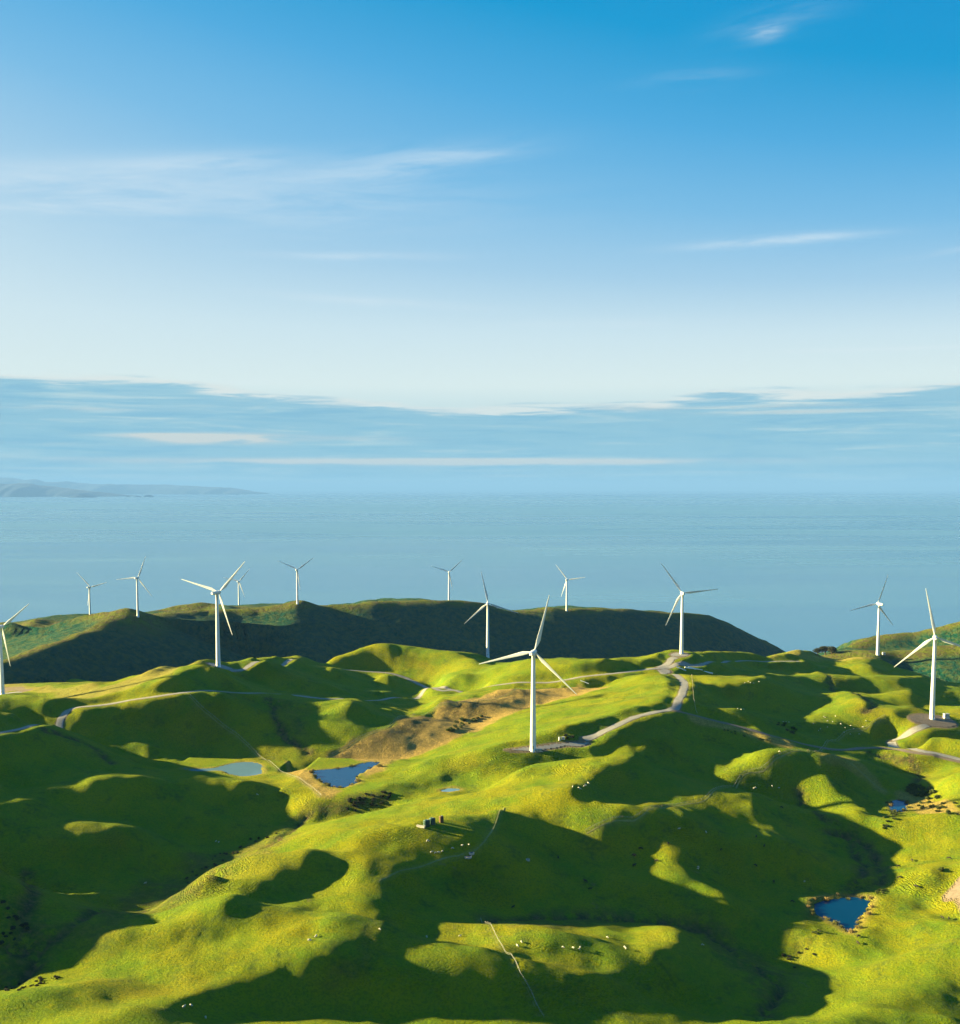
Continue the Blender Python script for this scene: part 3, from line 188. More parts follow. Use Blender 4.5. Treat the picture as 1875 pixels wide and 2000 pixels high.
[2340,-2340,1,0,1,-1,2,-1,0,1,0,-1,1,-1,0,-1,0,0,-1,-1,0,-1,-1,0,-1,-1,0,0,-1,-1,1,0,0,1,0,2,1,3,1,3,4,2,4,4,2,2,3,2,1,1,1,-1,-1,-2,-6,-8,-15,-19,-14,-3,27,-1,-31,-6,2,5,6,7,7,7,6,5,2,3,-7,-5,0,-9,-25,8,16,15,18,25,-11,4,-21,-15,-25,10,34,18,2,15,-4,-16,-3,-5,-11,0,-1,1,-1,-6,-28,-24,11,12,15,7,-2,-8,-12,-21,1,8,9,10,9,7,10,5,6,2,0,0,0,-3,-1,2,2,0,0,-1,0,-2,0,-1,0,-2,-1,-1,-2,0,-4,-2,-2,-2,-1,-1,-1,-1,0,0,-1,0,0,0,-1,1,-1,1,-1,1,0,0,0,0,1,-1,1,1,0,0,0,0,1,0,1,-1,1,1,-1,1,-1,1,1,-1,0,1,0,-1,1,0,0,0,0,0,0,0,0],
[2344,-2344,1,0,0,1,0,0,1,-1,0,1,-1,0,-1,0,0,-1,-1,0,-1,0,-2,0,0,-1,-1,0,0,-1,0,1,0,0,1,1,2,2,3,2,4,4,3,3,3,3,1,1,1,1,-1,1,-2,-1,-4,-6,-15,-17,-6,-20,24,6,-30,-8,2,6,4,7,7,6,7,5,5,2,4,-11,-15,-17,7,19,34,0,-25,-1,9,11,18,-16,-40,-7,14,12,33,29,-5,-35,-2,12,-17,-1,-1,0,0,1,-22,-40,6,9,11,10,8,2,-9,-27,-1,11,13,4,2,16,-4,3,4,9,2,1,-4,-9,2,5,4,1,1,-1,-1,0,-2,0,-1,-2,0,-1,-2,-1,-2,-3,-3,-1,-1,0,-2,0,-1,0,0,-1,0,0,0,0,0,-1,1,0,0,0,0,0,1,0,0,0,1,0,0,1,0,0,0,0,1,0,1,-1,1,0,0,0,0,1,0,-1,1,0,0,0,-1,1,0,0,0],
[2348,-2348,1,0,0,1,0,0,0,0,1,-1,-1,1,-1,0,-1,-1,0,-1,0,-1,-1,0,-1,-1,0,0,-1,0,0,0,0,1,1,1,1,3,2,3,4,5,3,4,2,2,1,0,0,0,-1,-1,-1,-1,-2,-3,-9,-24,-13,-9,25,-1,-31,-4,2,5,6,5,8,6,5,6,4,2,0,-9,-23,-5,18,29,41,-32,-40,-2,29,1,15,-4,2,13,-8,-31,-25,29,24,-4,7,22,-32,-3,1,0,0,0,-24,-38,6,4,10,10,8,4,-5,-24,-3,9,12,11,12,15,-41,-7,28,22,0,-1,-2,-9,0,5,3,2,-1,0,-1,-2,-1,-1,-1,0,-2,-1,-1,-2,-1,-3,-2,-2,0,-2,0,-1,0,-1,0,0,0,-1,0,0,0,0,0,0,0,0,1,-1,1,0,0,0,1,0,0,0,1,0,0,1,-1,1,1,-1,1,-1,1,0,1,-1,0,1,0,-1,1,0,0,0,0,0,0],
[2352,-2352,1,0,0,1,0,0,0,0,0,0,-1,0,0,0,-2,0,0,-1,-1,-1,0,-1,0,-1,-1,1,-2,1,0,-1,1,1,0,1,2,2,2,4,5,4,5,3,2,1,1,-2,0,-2,-1,-3,-3,-2,-4,-2,-6,-15,-15,12,14,-23,-21,1,3,4,6,7,6,5,6,3,-1,3,6,-17,-10,-7,14,32,35,-37,-41,12,20,15,18,-11,0,3,1,-7,-46,6,9,8,26,23,-35,-1,0,3,-5,3,-22,-32,-4,6,13,8,4,2,0,-18,-13,13,9,12,5,24,-22,-30,24,27,1,1,0,-2,0,1,3,-1,-1,-1,-3,-1,-1,-1,-2,0,-1,-2,0,-2,-2,-2,-2,0,-3,0,0,-1,-1,0,-1,0,0,0,-1,1,-1,0,0,0,1,-1,0,1,0,0,0,0,1,0,0,0,1,0,0,0,1,0,0,0,0,1,0,0,0,0,1,-1,1,-1,1,0,0,0,-1,1,0],
[2356,-2356,1,0,0,1,0,0,0,0,0,-1,1,-2,1,-1,-1,0,-1,0,-2,0,0,-1,-1,-1,1,-2,1,-1,1,-1,1,0,1,1,1,2,3,3,6,5,6,2,2,0,-1,-1,-2,-3,-4,-3,-6,-5,-7,-9,-7,1,21,32,-25,-44,-5,1,1,4,6,9,7,0,4,6,-5,6,1,-22,-3,4,21,32,13,-49,-20,12,16,25,9,-8,-2,0,-2,-4,-22,-9,-2,7,19,13,-7,-2,2,1,-3,0,-23,-29,-4,-1,15,6,2,5,-3,-10,-8,5,2,19,-2,36,-20,-44,23,34,2,-1,0,-1,7,1,0,-2,-2,-3,-2,-2,-1,-2,-2,0,-1,-1,-1,-1,-2,-2,-1,-2,0,-2,0,0,-2,1,-1,-1,1,-1,0,-1,1,-1,1,-1,1,-1,1,-1,1,0,0,1,-1,1,0,0,1,-1,1,1,-1,1,0,0,0,1,0,-1,1,1,-1,0,1,-1,1,0,-1,1,0,0,0],
[2360,-2360,1,0,0,1,0,0,0,0,-1,1,-1,0,-1,0,-1,-1,0,-1,0,-2,0,0,-2,1,-1,-1,1,-1,0,0,1,0,0,2,1,1,3,4,5,8,5,3,0,0,-1,-3,-3,-5,-5,-5,-7,-9,-12,-16,-11,8,57,80,-57,-76,-3,1,3,5,6,5,7,1,4,4,1,5,-6,-16,-4,8,27,37,-21,-45,-9,21,20,22,4,-5,-2,-4,-3,-1,-5,-21,-9,-1,0,12,12,6,3,2,-2,-2,-25,-30,3,-2,9,9,2,0,-3,-3,-13,6,8,11,11,42,-24,-53,21,25,3,0,-4,5,17,0,-2,-4,-3,-2,-4,-1,-3,0,-2,-1,0,-2,-1,-1,-1,-1,-2,-1,-1,-1,0,-1,-1,0,-1,0,0,0,-1,0,0,0,-1,1,0,-1,1,0,0,0,0,0,1,-1,1,1,-1,1,-1,2,-1,1,-1,1,1,-1,0,1,0,0,0,1,-1,0,1,0,-1,1,0,0,0],
[2364,-2364,1,0,0,1,0,0,0,0,-1,1,-1,-1,0,0,-1,-1,-1,0,-1,0,-2,0,0,-1,0,-1,0,0,1,-1,0,1,1,1,1,1,3,3,6,9,5,2,1,-1,-2,-2,-6,-6,-7,-7,-7,-8,-15,-22,-23,0,69,169,-79,-116,-2,-1,4,3,6,6,4,4,1,3,4,12,-15,-26,8,17,33,30,-42,-39,10,54,-30,14,7,2,1,-2,-1,0,-2,-6,-22,-12,-23,5,24,11,9,5,1,-3,-26,-30,3,7,3,12,1,-5,-2,4,-16,-1,9,12,23,35,-31,-52,18,28,23,-2,-6,-1,6,2,0,-4,-3,-2,-4,-1,-2,-2,0,-2,0,-1,-1,-1,-1,-1,-2,0,-2,0,-1,0,-1,-1,0,0,-1,0,0,-1,0,0,0,0,0,0,0,-1,1,0,1,-1,0,1,0,0,0,1,0,0,0,0,1,0,0,0,1,-1,1,0,0,0,0,1,-1,1,0,-1,1,0,0],
[2368,-2368,1,0,0,1,0,0,-1,1,0,-1,0,0,-1,-1,0,-1,-1,0,-2,0,0,-1,-1,0,0,-1,0,0,0,1,-1,2,0,1,1,2,3,4,5,7,5,3,1,-1,-1,-5,-5,-8,-8,-9,-6,-6,-10,-21,-32,-4,67,164,-47,-125,-9,4,3,4,5,6,2,5,-2,5,1,4,-7,-17,-1,23,36,18,-52,-27,10,39,20,-5,-2,0,-1,0,-1,0,-5,-1,-1,-9,-25,-23,-2,14,16,17,-1,-5,-14,-30,-3,8,5,9,4,1,-4,-7,-5,5,14,19,32,-5,-41,-34,15,21,31,13,3,-27,5,6,-1,-2,-4,-2,-2,-1,-2,-2,0,-1,0,-2,0,-2,0,-1,-1,-1,-1,0,-1,-1,-1,0,0,-1,0,-1,1,-2,1,-1,1,-1,0,0,0,-1,1,1,-1,0,0,1,0,0,0,1,-1,1,0,0,1,0,0,0,0,0,1,0,0,0,0,0,1,-1,1,0,-1,1,0],
[2371,-2371,1,0,0,1,0,0,0,0,0,-1,0,0,-1,-1,-1,0,-1,-1,0,-1,-1,0,-1,0,-1,0,0,1,-1,0,1,1,1,0,3,1,4,3,5,5,5,3,2,-1,0,-4,-7,-8,-12,-11,-4,-1,-1,-9,-39,5,51,71,-9,-71,-16,14,-4,3,10,3,-1,1,-1,7,0,8,-20,-13,15,22,43,-5,-58,-10,20,41,-6,-2,2,0,0,-1,0,0,-1,-1,-1,-2,-1,-11,-44,-8,18,22,-1,-5,-1,-22,-13,6,12,12,11,18,-11,-30,-6,5,18,28,6,-27,-7,-2,-9,-9,26,26,-2,0,1,2,-5,-2,-3,0,-2,-1,-1,-1,0,-2,0,0,-2,0,-1,-1,-1,0,-1,-1,-1,0,-1,0,-1,0,-1,0,0,-1,0,0,-1,0,1,-1,0,0,0,0,0,0,1,-1,1,0,0,0,1,0,0,0,0,1,-1,1,1,-1,0,1,0,0,0,0,0,1,-1,1,0,0,0],
[2373,-2372,0,0,0,1,0,0,0,0,0,0,-1,-1,0,-1,0,-2,0,-1,-1,0,-1,0,-1,-1,1,-1,0,1,-1,1,0,2,0,1,3,2,2,5,3,5,4,3,3,0,0,-3,-5,-10,-14,-14,-5,2,-6,7,-12,3,8,19,-4,-22,5,-6,13,3,-15,10,5,2,1,4,-3,3,-10,-8,12,28,52,-51,-40,-1,33,39,-13,-2,-6,-1,1,0,2,1,-2,0,0,-2,0,-1,-11,-40,-4,25,-2,-2,-1,-5,-25,3,12,9,10,22,21,-2,-23,-37,-10,16,23,-7,-1,-2,-16,-15,25,28,10,0,-1,-6,-5,-1,1,1,-1,-1,-1,0,-1,-1,0,-1,-1,0,-1,0,-2,1,-2,0,-1,-1,0,0,-1,-1,0,-1,0,0,-1,0,0,-1,1,-1,0,0,0,1,-1,0,0,1,-1,1,0,0,1,-1,1,0,0,1,-1,1,0,0,1,-1,1,0,0,0,0,1,-1,1,-1,1,0],
[2375,-2374,0,0,0,1,0,1,-1,0,0,0,-1,-1,0,-1,0,-2,0,-1,-1,0,-1,-1,0,0,-1,0,1,-1,1,0,1,1,1,1,2,3,3,3,4,3,4,4,2,2,1,-2,-4,-7,-12,-20,-6,0,-21,26,8,1,-16,-13,3,10,15,8,-8,-19,-15,4,8,8,5,2,3,1,-5,-3,14,30,29,-48,-26,2,45,13,-2,-3,-6,-3,1,0,0,3,-2,1,-1,-1,1,1,-1,-7,-28,-17,9,4,-1,-1,-13,-16,8,9,12,13,28,29,-41,-12,-10,-12,12,-9,-2,0,-24,3,20,20,31,16,-38,-8,3,4,2,2,-1,0,0,-2,0,-1,0,-1,-1,0,0,-2,0,0,-1,0,-1,-1,0,-1,-1,0,0,-2,1,-1,0,-1,0,0,-1,1,-1,0,0,0,1,-1,0,1,-1,1,0,0,0,0,1,0,0,0,1,-1,1,0,1,-1,1,-1,1,0,0,1,-1,1,-1,1,0],
[2377,-2377,1,0,1,0,0,0,1,-1,0,0,0,-2,0,-1,0,-2,0,-1,-1,-1,0,-1,0,0,-1,1,-1,1,0,0,2,0,2,1,2,3,2,4,2,3,4,4,3,3,1,0,-3,-4,-8,-16,-12,0,0,-3,-5,4,-5,-5,-14,4,6,5,-1,-8,-1,4,5,4,5,5,3,2,0,5,14,-1,-2,-24,-16,19,31,19,5,-6,-6,-2,-1,0,0,0,0,1,0,-1,0,0,0,0,-2,-17,-34,4,9,-2,-7,-24,3,11,13,12,11,34,-3,-28,-5,-15,4,-5,0,-9,-22,7,16,14,16,17,-1,-7,-6,1,1,0,1,-2,0,-1,-1,-1,-1,0,0,-1,0,-1,0,-1,0,-1,0,-1,-1,0,-1,0,-1,-1,0,-1,0,0,-1,0,0,0,-1,0,0,1,-1,0,0,0,1,0,-1,1,0,1,-1,1,0,0,0,1,0,-1,2,-1,0,1,0,0,0,0,0,1,0,-1,1],
[2377,-2377,1,0,1,0,1,-1,1,0,-1,0,0,-1,-1,-1,-1,0,-2,0,-1,-1,0,-1,0,0,-1,1,-1,1,0,1,1,1,1,1,3,3,1,3,3,2,5,3,4,2,2,1,-3,-5,-11,-9,2,-11,-2,0,-2,-8,-1,-5,-2,-14,-8,4,5,5,8,6,6,7,-2,-1,1,5,4,-4,-1,0,0,-5,-19,3,18,20,18,4,-4,-2,0,-2,1,0,0,0,0,0,-1,1,-1,0,0,-3,-19,-35,17,-3,-1,-24,-4,9,12,13,11,18,19,-30,-2,-5,-16,8,-5,-3,-20,17,-21,21,14,23,3,0,-1,-2,0,-1,-1,-1,-1,-2,-1,-1,0,-1,-1,1,-1,0,-1,0,0,-1,-1,0,-1,-1,0,-1,0,-1,-1,0,-1,0,0,-1,0,0,-1,0,1,-1,0,0,0,1,-1,0,1,0,0,0,1,-1,1,0,0,0,1,0,0,0,0,1,-1,1,0,0,1,-1,1,0,0],
[2376,-2376,1,1,0,0,1,0,-1,1,0,-1,0,-1,0,-2,-1,0,-2,0,-1,-1,0,-1,0,-1,1,-1,1,0,1,0,1,1,1,2,2,3,1,3,1,4,3,5,3,3,1,0,-3,-5,-11,-2,2,-17,-3,8,3,-6,-16,-6,14,3,-16,-8,8,0,1,3,0,0,6,7,0,1,-3,1,0,0,1,-3,1,-1,1,-3,10,18,12,2,-1,0,0,0,-1,0,0,0,0,-1,0,1,-1,-1,-4,-31,-13,8,-3,-18,-11,8,11,11,12,7,19,-18,1,-5,-10,8,-9,-1,-25,0,13,12,8,17,8,3,3,-3,-2,-2,-1,-2,-1,-3,0,-2,-1,1,-2,1,0,-1,0,0,-1,0,-1,0,-1,-1,-1,0,-1,0,-1,-1,0,-1,0,-1,0,0,-1,1,-1,0,0,0,1,-1,0,1,-1,1,0,0,0,0,1,0,0,0,1,-1,1,0,0,1,-1,1,0,0,0,1,-1,1,0],
[2374,-2374,1,1,0,1,-1,1,1,-1,0,0,-1,-1,0,-2,0,-2,0,-2,0,-1,0,-1,0,-1,1,-1,1,0,1,0,2,0,1,2,3,1,2,2,2,3,3,5,3,3,1,-2,-3,-5,-5,-4,-11,-9,3,13,-21,23,6,-7,-3,12,-1,-28,-10,8,-5,-9,-8,-4,5,7,7,5,1,3,3,0,7,-2,-1,-1,-1,-2,0,2,15,14,6,1,0,1,-1,-1,0,-2,0,-1,-1,1,0,-1,0,-8,-28,-8,3,-10,-21,7,10,13,10,10,3,-12,2,1,2,-4,-5,-3,-13,-6,9,6,4,26,17,0,-1,-3,-2,-2,0,-3,-3,-1,-1,-2,0,-1,0,1,-1,0,0,-1,0,0,-1,-1,0,-1,-1,-1,0,-1,-1,0,-1,0,-1,-1,0,0,0,-1,1,-1,0,0,0,0,0,1,-1,1,0,-1,2,-1,0,1,0,0,0,1,0,0,0,0,1,-1,1,0,0,1,-1,1,0],
[2371,-2371,1,1,0,1,0,0,1,-1,1,-1,-1,0,-1,-1,-1,-2,-1,0,-1,-1,-1,0,0,0,-1,1,0,0,0,2,0,1,2,1,2,2,1,2,3,2,4,4,4,1,1,-3,-3,-5,-5,-11,-7,-2,1,7,9,13,1,-1,0,0,-1,0,-38,-13,16,7,-8,-15,-20,4,9,8,9,9,8,6,3,-6,-7,-6,2,0,0,0,2,4,18,16,1,0,0,2,3,-18,4,0,2,0,0,1,0,0,-9,-31,-3,-6,-20,3,11,12,12,7,-2,-9,-1,2,-7,2,4,0,-8,-15,6,3,14,28,25,-9,-16,-1,6,1,-2,-3,-2,-2,-2,-1,0,-1,1,0,0,0,-1,0,0,0,-1,-1,-1,0,-1,-1,-1,0,-2,0,0,-2,1,-2,1,-1,-1,1,-1,0,0,1,-1,0,0,0,0,1,0,-1,1,1,-1,0,1,0,0,1,-1,1,0,1,-1,1,-1,1,0,1,-1,1,0],
[2367,-2367,1,1,0,1,0,1,0,0,-1,1,-1,-1,0,-2,-2,0,-2,0,-2,0,-1,1,-2,1,0,-1,1,0,1,0,1,2,0,2,2,1,2,1,3,3,3,5,3,1,0,-3,-6,-5,-9,-6,-1,3,3,11,9,1,1,-1,0,-2,1,6,-20,-48,12,18,11,-20,-30,3,7,10,11,9,9,6,4,-15,-1,-8,-6,9,-1,0,0,-1,6,26,7,1,0,0,-1,-2,0,-1,0,0,0,1,-1,2,-1,-13,-35,0,-19,6,15,8,6,5,-9,-2,-7,-8,1,12,5,2,-11,-14,10,-8,16,30,27,-7,-14,4,4,-3,-5,-3,-2,-2,-2,1,-1,0,0,0,1,-1,1,-1,-1,1,-1,-1,-1,-1,0,-1,-2,0,-1,0,-1,-1,-1,0,-1,0,0,0,-1,0,0,0,0,0,0,0,1,-1,1,-1,1,0,0,1,0,0,0,0,0,1,0,0,1,-1,1,0,0,0,1,-1,1],
[2361,-2361,2,-1,2,0,0,1,0,0,1,-1,-1,0,-1,-2,-1,-2,0,-2,0,-2,1,-1,0,0,-1,1,-1,1,1,0,1,2,0,2,1,1,2,2,2,4,3,4,4,1,-1,-5,-6,-9,-7,0,7,7,5,5,0,1,0,0,1,0,0,1,-15,-49,2,14,12,-11,-22,6,7,9,9,7,6,7,4,-13,-17,-11,11,18,-8,-1,-1,0,0,10,25,1,1,-2,1,-1,0,0,-1,0,0,0,-1,0,-2,-1,-17,-39,1,6,9,10,5,-4,-4,-2,-18,-4,8,15,3,2,-7,-13,0,5,15,22,16,-4,3,14,-7,-11,-6,-3,-2,-1,1,-1,0,0,1,0,1,-1,0,0,0,-1,0,-1,-1,-1,-1,-1,0,-2,0,-1,-2,1,-2,0,0,-1,0,-1,1,-1,0,0,0,0,0,0,0,0,1,-1,1,0,0,1,-1,1,0,0,0,1,0,0,0,1,-1,1,0,1,-1,1,-1],
[2354,-2353,0,1,0,1,1,0,0,1,-1,1,-1,0,-2,-1,-2,-2,-1,-1,0,-1,-1,0,0,0,-1,1,0,0,0,1,1,1,1,1,2,1,1,2,3,3,4,4,3,2,-2,-4,-8,-9,-6,9,12,2,1,1,0,-1,1,0,1,0,0,1,-12,-50,-2,6,5,-1,3,4,4,3,3,4,6,11,11,-7,-45,-4,19,15,-2,-5,-1,0,0,0,24,12,-1,0,0,-1,1,-1,1,-1,-1,1,-1,0,-1,0,-2,-26,-30,6,12,4,-4,-6,1,-1,-9,1,5,8,5,4,0,-3,7,21,6,-6,-15,-3,21,15,-12,-8,-3,-1,1,1,1,0,0,2,-1,1,1,-1,0,0,0,-1,-1,0,-1,-1,-1,-1,-1,-2,0,-1,0,-2,0,-1,-1,1,-2,1,-1,0,0,0,0,0,0,0,0,0,1,-1,1,0,0,0,1,-1,1,0,1,-1,1,0,0,0,1,0,0,0,1,-1,1],
[2346,-2346,2,-1,2,0,1,0,0,1,0,1,-1,-1,-1,-2,-2,-2,-1,-1,-1,0,0,-1,0,0,0,-1,1,0,0,1,1,0,2,0,3,0,2,1,4,2,5,3,4,0,0,-4,-9,-4,-1,11,6,-1,0,-3,-3,2,3,1,0,1,-1,0,-7,-48,-7,4,4,5,7,8,12,-13,-15,10,7,21,14,-3,-52,-10,17,18,5,-10,0,0,-1,0,10,24,2,0,0,0,0,0,-1,0,-1,1,-1,0,1,-1,1,-6,-51,-2,21,14,-4,-26,-16,5,4,5,6,5,7,6,7,3,-3,13,5,24,12,-52,-11,3,-3,5,6,3,4,2,2,0,2,0,1,0,0,0,1,-2,1,-1,-1,0,-2,0,-1,-2,-1,0,-2,-1,0,-2,0,-1,0,-1,0,0,-1,0,0,0,0,0,0,-1,2,-1,0,0,1,0,0,0,0,1,0,0,0,0,1,0,0,0,1,0,0,0,0,1,0],
[2336,-2335,0,1,1,0,0,2,-1,1,1,-1,1,-1,-1,-3,-2,-2,-1,-1,0,-1,0,-1,0,0,0,0,-1,1,0,1,0,1,1,1,2,1,1,3,2,3,4,3,2,2,-1,-3,-7,-2,7,8,1,1,3,-15,-14,18,4,8,-8,-10,10,2,-2,-41,-20,0,0,5,5,7,6,3,3,3,4,13,3,-6,-43,-7,17,18,8,-11,-1,-1,1,-1,6,29,2,0,0,1,0,0,-3,-3,1,0,1,0,0,1,1,-4,-52,-7,17,15,6,-11,-30,-2,5,4,7,5,6,4,6,3,-7,8,29,44,-1,-87,-5,13,-6,5,8,5,4,3,3,1,1,0,1,0,1,-1,0,0,-1,0,-1,0,-2,0,-2,-1,-1,-2,0,-2,0,-1,-1,-1,0,-1,0,-1,0,0,0,0,0,0,0,0,0,0,0,0,1,0,0,0,0,0,1,0,0,1,-1,1,0,0,1,0,0,0,0,1,0],
[2326,-2326,2,-1,2,0,1,0,1,0,0,1,0,0,-1,-3,-4,-1,-1,-1,0,0,-1,0,-1,0,0,0,0,-1,1,0,1,0,2,1,1,2,2,1,3,2,4,2,2,0,-1,-3,-3,-2,10,10,0,1,1,-21,-6,27,-3,0,15,-51,25,10,0,-23,-31,-16,-16,12,10,9,7,9,6,5,4,2,-3,-8,-37,6,14,16,7,-9,-1,-1,-1,-1,10,25,2,0,1,0,0,0,-3,-3,1,-1,1,1,-1,1,0,-5,-51,-4,16,11,9,-2,-33,-5,4,5,7,9,-2,-3,9,3,2,2,13,26,15,-32,-30,11,0,-1,4,4,5,2,3,1,0,1,0,1,-1,0,1,-2,1,-2,0,-1,-1,-1,-1,-1,-2,-1,-1,-2,0,-1,-1,-1,0,-1,0,-1,1,-1,0,0,-1,1,0,0,0,0,0,0,1,0,-1,1,1,-1,1,0,0,0,1,-1,1,1,-1,1,0,0,0,1,0],
[2314,-2313,0,1,0,1,1,0,0,1,1,-1,1,1,0,-5,-5,0,-1,0,0,-1,0,-1,0,0,-1,0,-1,0,0,1,0,1,2,0,3,1,1,3,2,2,3,0,2,-2,0,-4,-4,0,9,17,6,-3,-3,-20,3,26,-6,-7,25,-64,26,9,-4,-40,-17,-2,-1,2,6,6,8,7,5,5,2,5,2,-22,-26,10,7,12,13,-9,-1,-2,-1,-1,15,21,0,1,-1,0,1,-2,1,-2,0,0,0,-1,0,0,0,-7,-43,-3,9,5,9,9,-32,-8,2,4,6,7,1,4,5,1,3,-6,12,16,9,-8,-14,0,1,1,2,4,2,3,2,0,0,1,-1,1,-1,1,-1,-1,0,0,-2,0,-1,-2,0,-2,-2,0,-2,-2,0,-1,-1,-1,0,-1,0,0,-1,0,0,0,-1,1,0,0,0,0,0,0,1,-1,1,0,0,1,-1,1,0,0,1,0,0,0,0,1,0,0,0,1,0],
[2301,-2300,0,1,0,1,1,0,0,1,0,0,0,1,0,-3,-5,0,0,-1,-1,0,0,-1,-1,0,0,-2,0,0,0,0,1,1,1,1,3,1,2,2,2,2,2,0,-1,-1,-2,-2,-4,-3,6,30,3,-4,-6,-9,7,17,0,4,-2,-62,29,8,-13,-33,-14,-2,2,2,6,8,7,7,5,1,4,6,1,-30,-15,10,9,5,14,-7,-4,-1,0,0,16,18,1,0,-1,1,0,0,-1,1,-2,1,0,-1,0,-1,-1,-4,-23,-29,10,2,11,6,-20,-14,2,5,8,6,1,-2,3,6,2,-2,9,9,5,-2,-3,0,2,2,3,2,2,2,0,1,-1,0,0,-1,1,-1,-1,0,0,-1,0,-2,0,-2,-2,0,-2,-2,-1,-1,-1,-1,-1,-1,0,-1,0,-1,1,-1,0,0,-1,1,0,0,0,0,0,0,1,-1,1,0,0,0,1,0,0,0,0,1,0,0,0,1,0,0,0,1,0],
[2287,-2286,0,1,0,1,0,1,0,1,-1,1,-1,1,-1,-2,0,-2,-1,-1,0,-1,-1,0,-1,-1,0,-2,0,0,-1,1,0,1,2,1,3,1,2,3,2,3,0,-1,-3,-2,1,-1,-3,-1,7,15,7,-2,-6,-1,8,18,8,1,-24,-44,30,4,-34,-13,-21,-1,6,3,8,7,8,5,7,-3,-1,9,-1,-22,-9,24,-7,-17,23,-8,1,0,-1,0,21,13,3,0,-1,2,-1,0,0,0,0,-1,1,-1,1,-1,0,-1,-24,-25,8,-16,8,11,-15,-10,4,4,5,5,9,-7,4,2,1,3,6,5,1,3,2,2,3,3,4,2,2,0,0,-1,0,-1,0,-1,0,0,-1,-1,1,-1,-1,-1,-1,-2,-1,-1,-2,-1,-2,-1,-1,-1,-1,-1,0,-1,-1,1,-1,0,0,0,0,0,0,-1,1,0,1,-1,0,1,0,0,0,0,0,1,0,0,1,-1,1,0,1,-1,1,0,1,-1,1],
[2273,-2273,2,-1,1,1,0,1,0,0,0,0,0,0,-1,0,-1,-1,0,-2,0,-1,-1,0,-2,0,-1,-1,-2,1,-1,0,0,2,1,2,2,3,2,3,3,1,2,-2,-7,-1,3,3,-2,-1,3,8,3,0,-2,1,8,25,10,-4,-43,-11,22,-9,-45,-4,-12,0,5,6,7,7,7,4,2,1,-4,10,-9,-22,0,11,-3,14,4,-7,-1,-1,-1,1,19,17,0,0,0,0,0,-1,1,-1,0,1,-1,0,1,0,1,-2,-25,-25,10,-9,-13,9,1,-13,6,3,2,5,5,2,0,2,2,4,3,4,-2,6,5,3,2,5,6,2,0,1,-1,-2,0,-1,-1,0,-1,0,-1,0,0,-1,0,-2,0,-2,-2,-1,-1,-3,0,-2,-2,0,-1,-1,0,-1,0,-1,0,0,0,0,0,0,0,0,0,0,0,0,1,-1,1,0,0,1,-1,1,0,0,0,1,0,0,0,1,0,0,0,0,1],
[2258,-2258,1,1,0,1,0,0,1,0,-1,1,0,0,-1,0,-1,0,-1,-1,0,-1,-1,0,-2,0,-2,-2,0,-1,0,-1,1,0,3,1,3,3,4,2,4,1,2,-2,-11,0,7,5,-1,-3,-1,3,1,1,0,5,9,17,9,-7,-22,-2,0,-24,-28,-9,-5,6,0,7,7,8,6,-2,-2,8,-2,7,-5,-21,-2,16,-9,9,7,-3,-1,0,-1,-1,10,20,3,1,0,0,0,-1,1,-1,0,0,0,0,0,1,-1,-1,-24,-32,18,2,-24,1,4,1,2,2,6,6,-2,-8,-2,2,5,5,5,6,2,10,2,-5,2,8,8,3,0,-1,-1,-2,0,-1,-1,-1,1,-2,1,-1,0,0,-1,-1,-1,-2,-1,-2,-1,-2,-2,-1,-2,0,-1,-1,-1,0,0,0,-1,0,0,0,0,0,0,0,0,0,1,-1,0,1,0,0,0,0,0,1,0,0,1,-1,1,0,0,1,0,0,0,1,0],
[2242,-2242,1,1,0,1,0,0,0,1,0,-1,1,-1,0,1,-2,1,-2,0,0,-1,-1,-1,0,-2,-2,-1,-1,-2,0,0,-1,2,2,1,4,4,3,4,4,2,0,-4,-8,3,6,4,-1,-3,-4,-1,1,1,2,5,9,10,6,-3,-1,2,-16,-38,-20,-11,3,7,1,6,6,9,4,-4,0,9,5,0,-16,-15,1,14,-1,10,25,-3,-8,-11,-6,-3,2,7,12,8,3,2,0,0,0,0,0,-1,1,-1,0,-1,-1,-2,-23,-30,18,3,-23,4,1,1,2,8,10,11,-4,-10,-17,-8,12,11,6,9,3,14,-10,-15,3,15,12,2,0,0,-2,-1,0,-1,-1,0,0,0,-1,0,0,0,-1,0,-2,-1,-1,-3,-2,-1,-2,-1,-2,0,-1,-1,-1,0,0,0,-1,1,-1,0,0,0,0,0,0,0,1,-1,1,-1,1,0,0,0,1,0,0,0,0,1,-1,1,1,-1,1,0,1,-1,1],
[2225,-2224,0,0,2,-1,1,0,0,1,-1,1,-1,1,-1,0,0,0,-1,0,-1,0,-1,-1,-1,-1,-2,-2,-1,-2,-1,0,-1,2,1,4,2,4,5,5,4,4,-7,-3,0,4,3,1,-1,-2,-6,-3,1,1,3,5,6,7,4,1,2,22,-27,-57,-12,-7,3,5,4,6,6,7,4,-1,1,8,5,-9,-20,-5,11,9,-3,18,33,31,-33,-59,8,3,3,-4,2,7,19,6,1,1,-1,1,0,-1,1,1,-1,-4,-3,-2,-22,-26,16,1,-18,-2,10,-6,3,6,14,9,11,-7,-9,-13,1,20,6,5,-7,-8,-13,-14,4,24,16,2,0,1,0,1,-1,-1,0,0,0,0,0,0,0,0,0,-1,-2,0,-2,-3,-1,-3,-1,-2,0,-2,0,-1,0,-1,0,0,-1,1,-1,0,0,0,1,-1,0,0,1,-1,1,-1,1,0,0,1,-1,1,0,0,0,1,0,0,0,1,-1,1,1,-1,1],
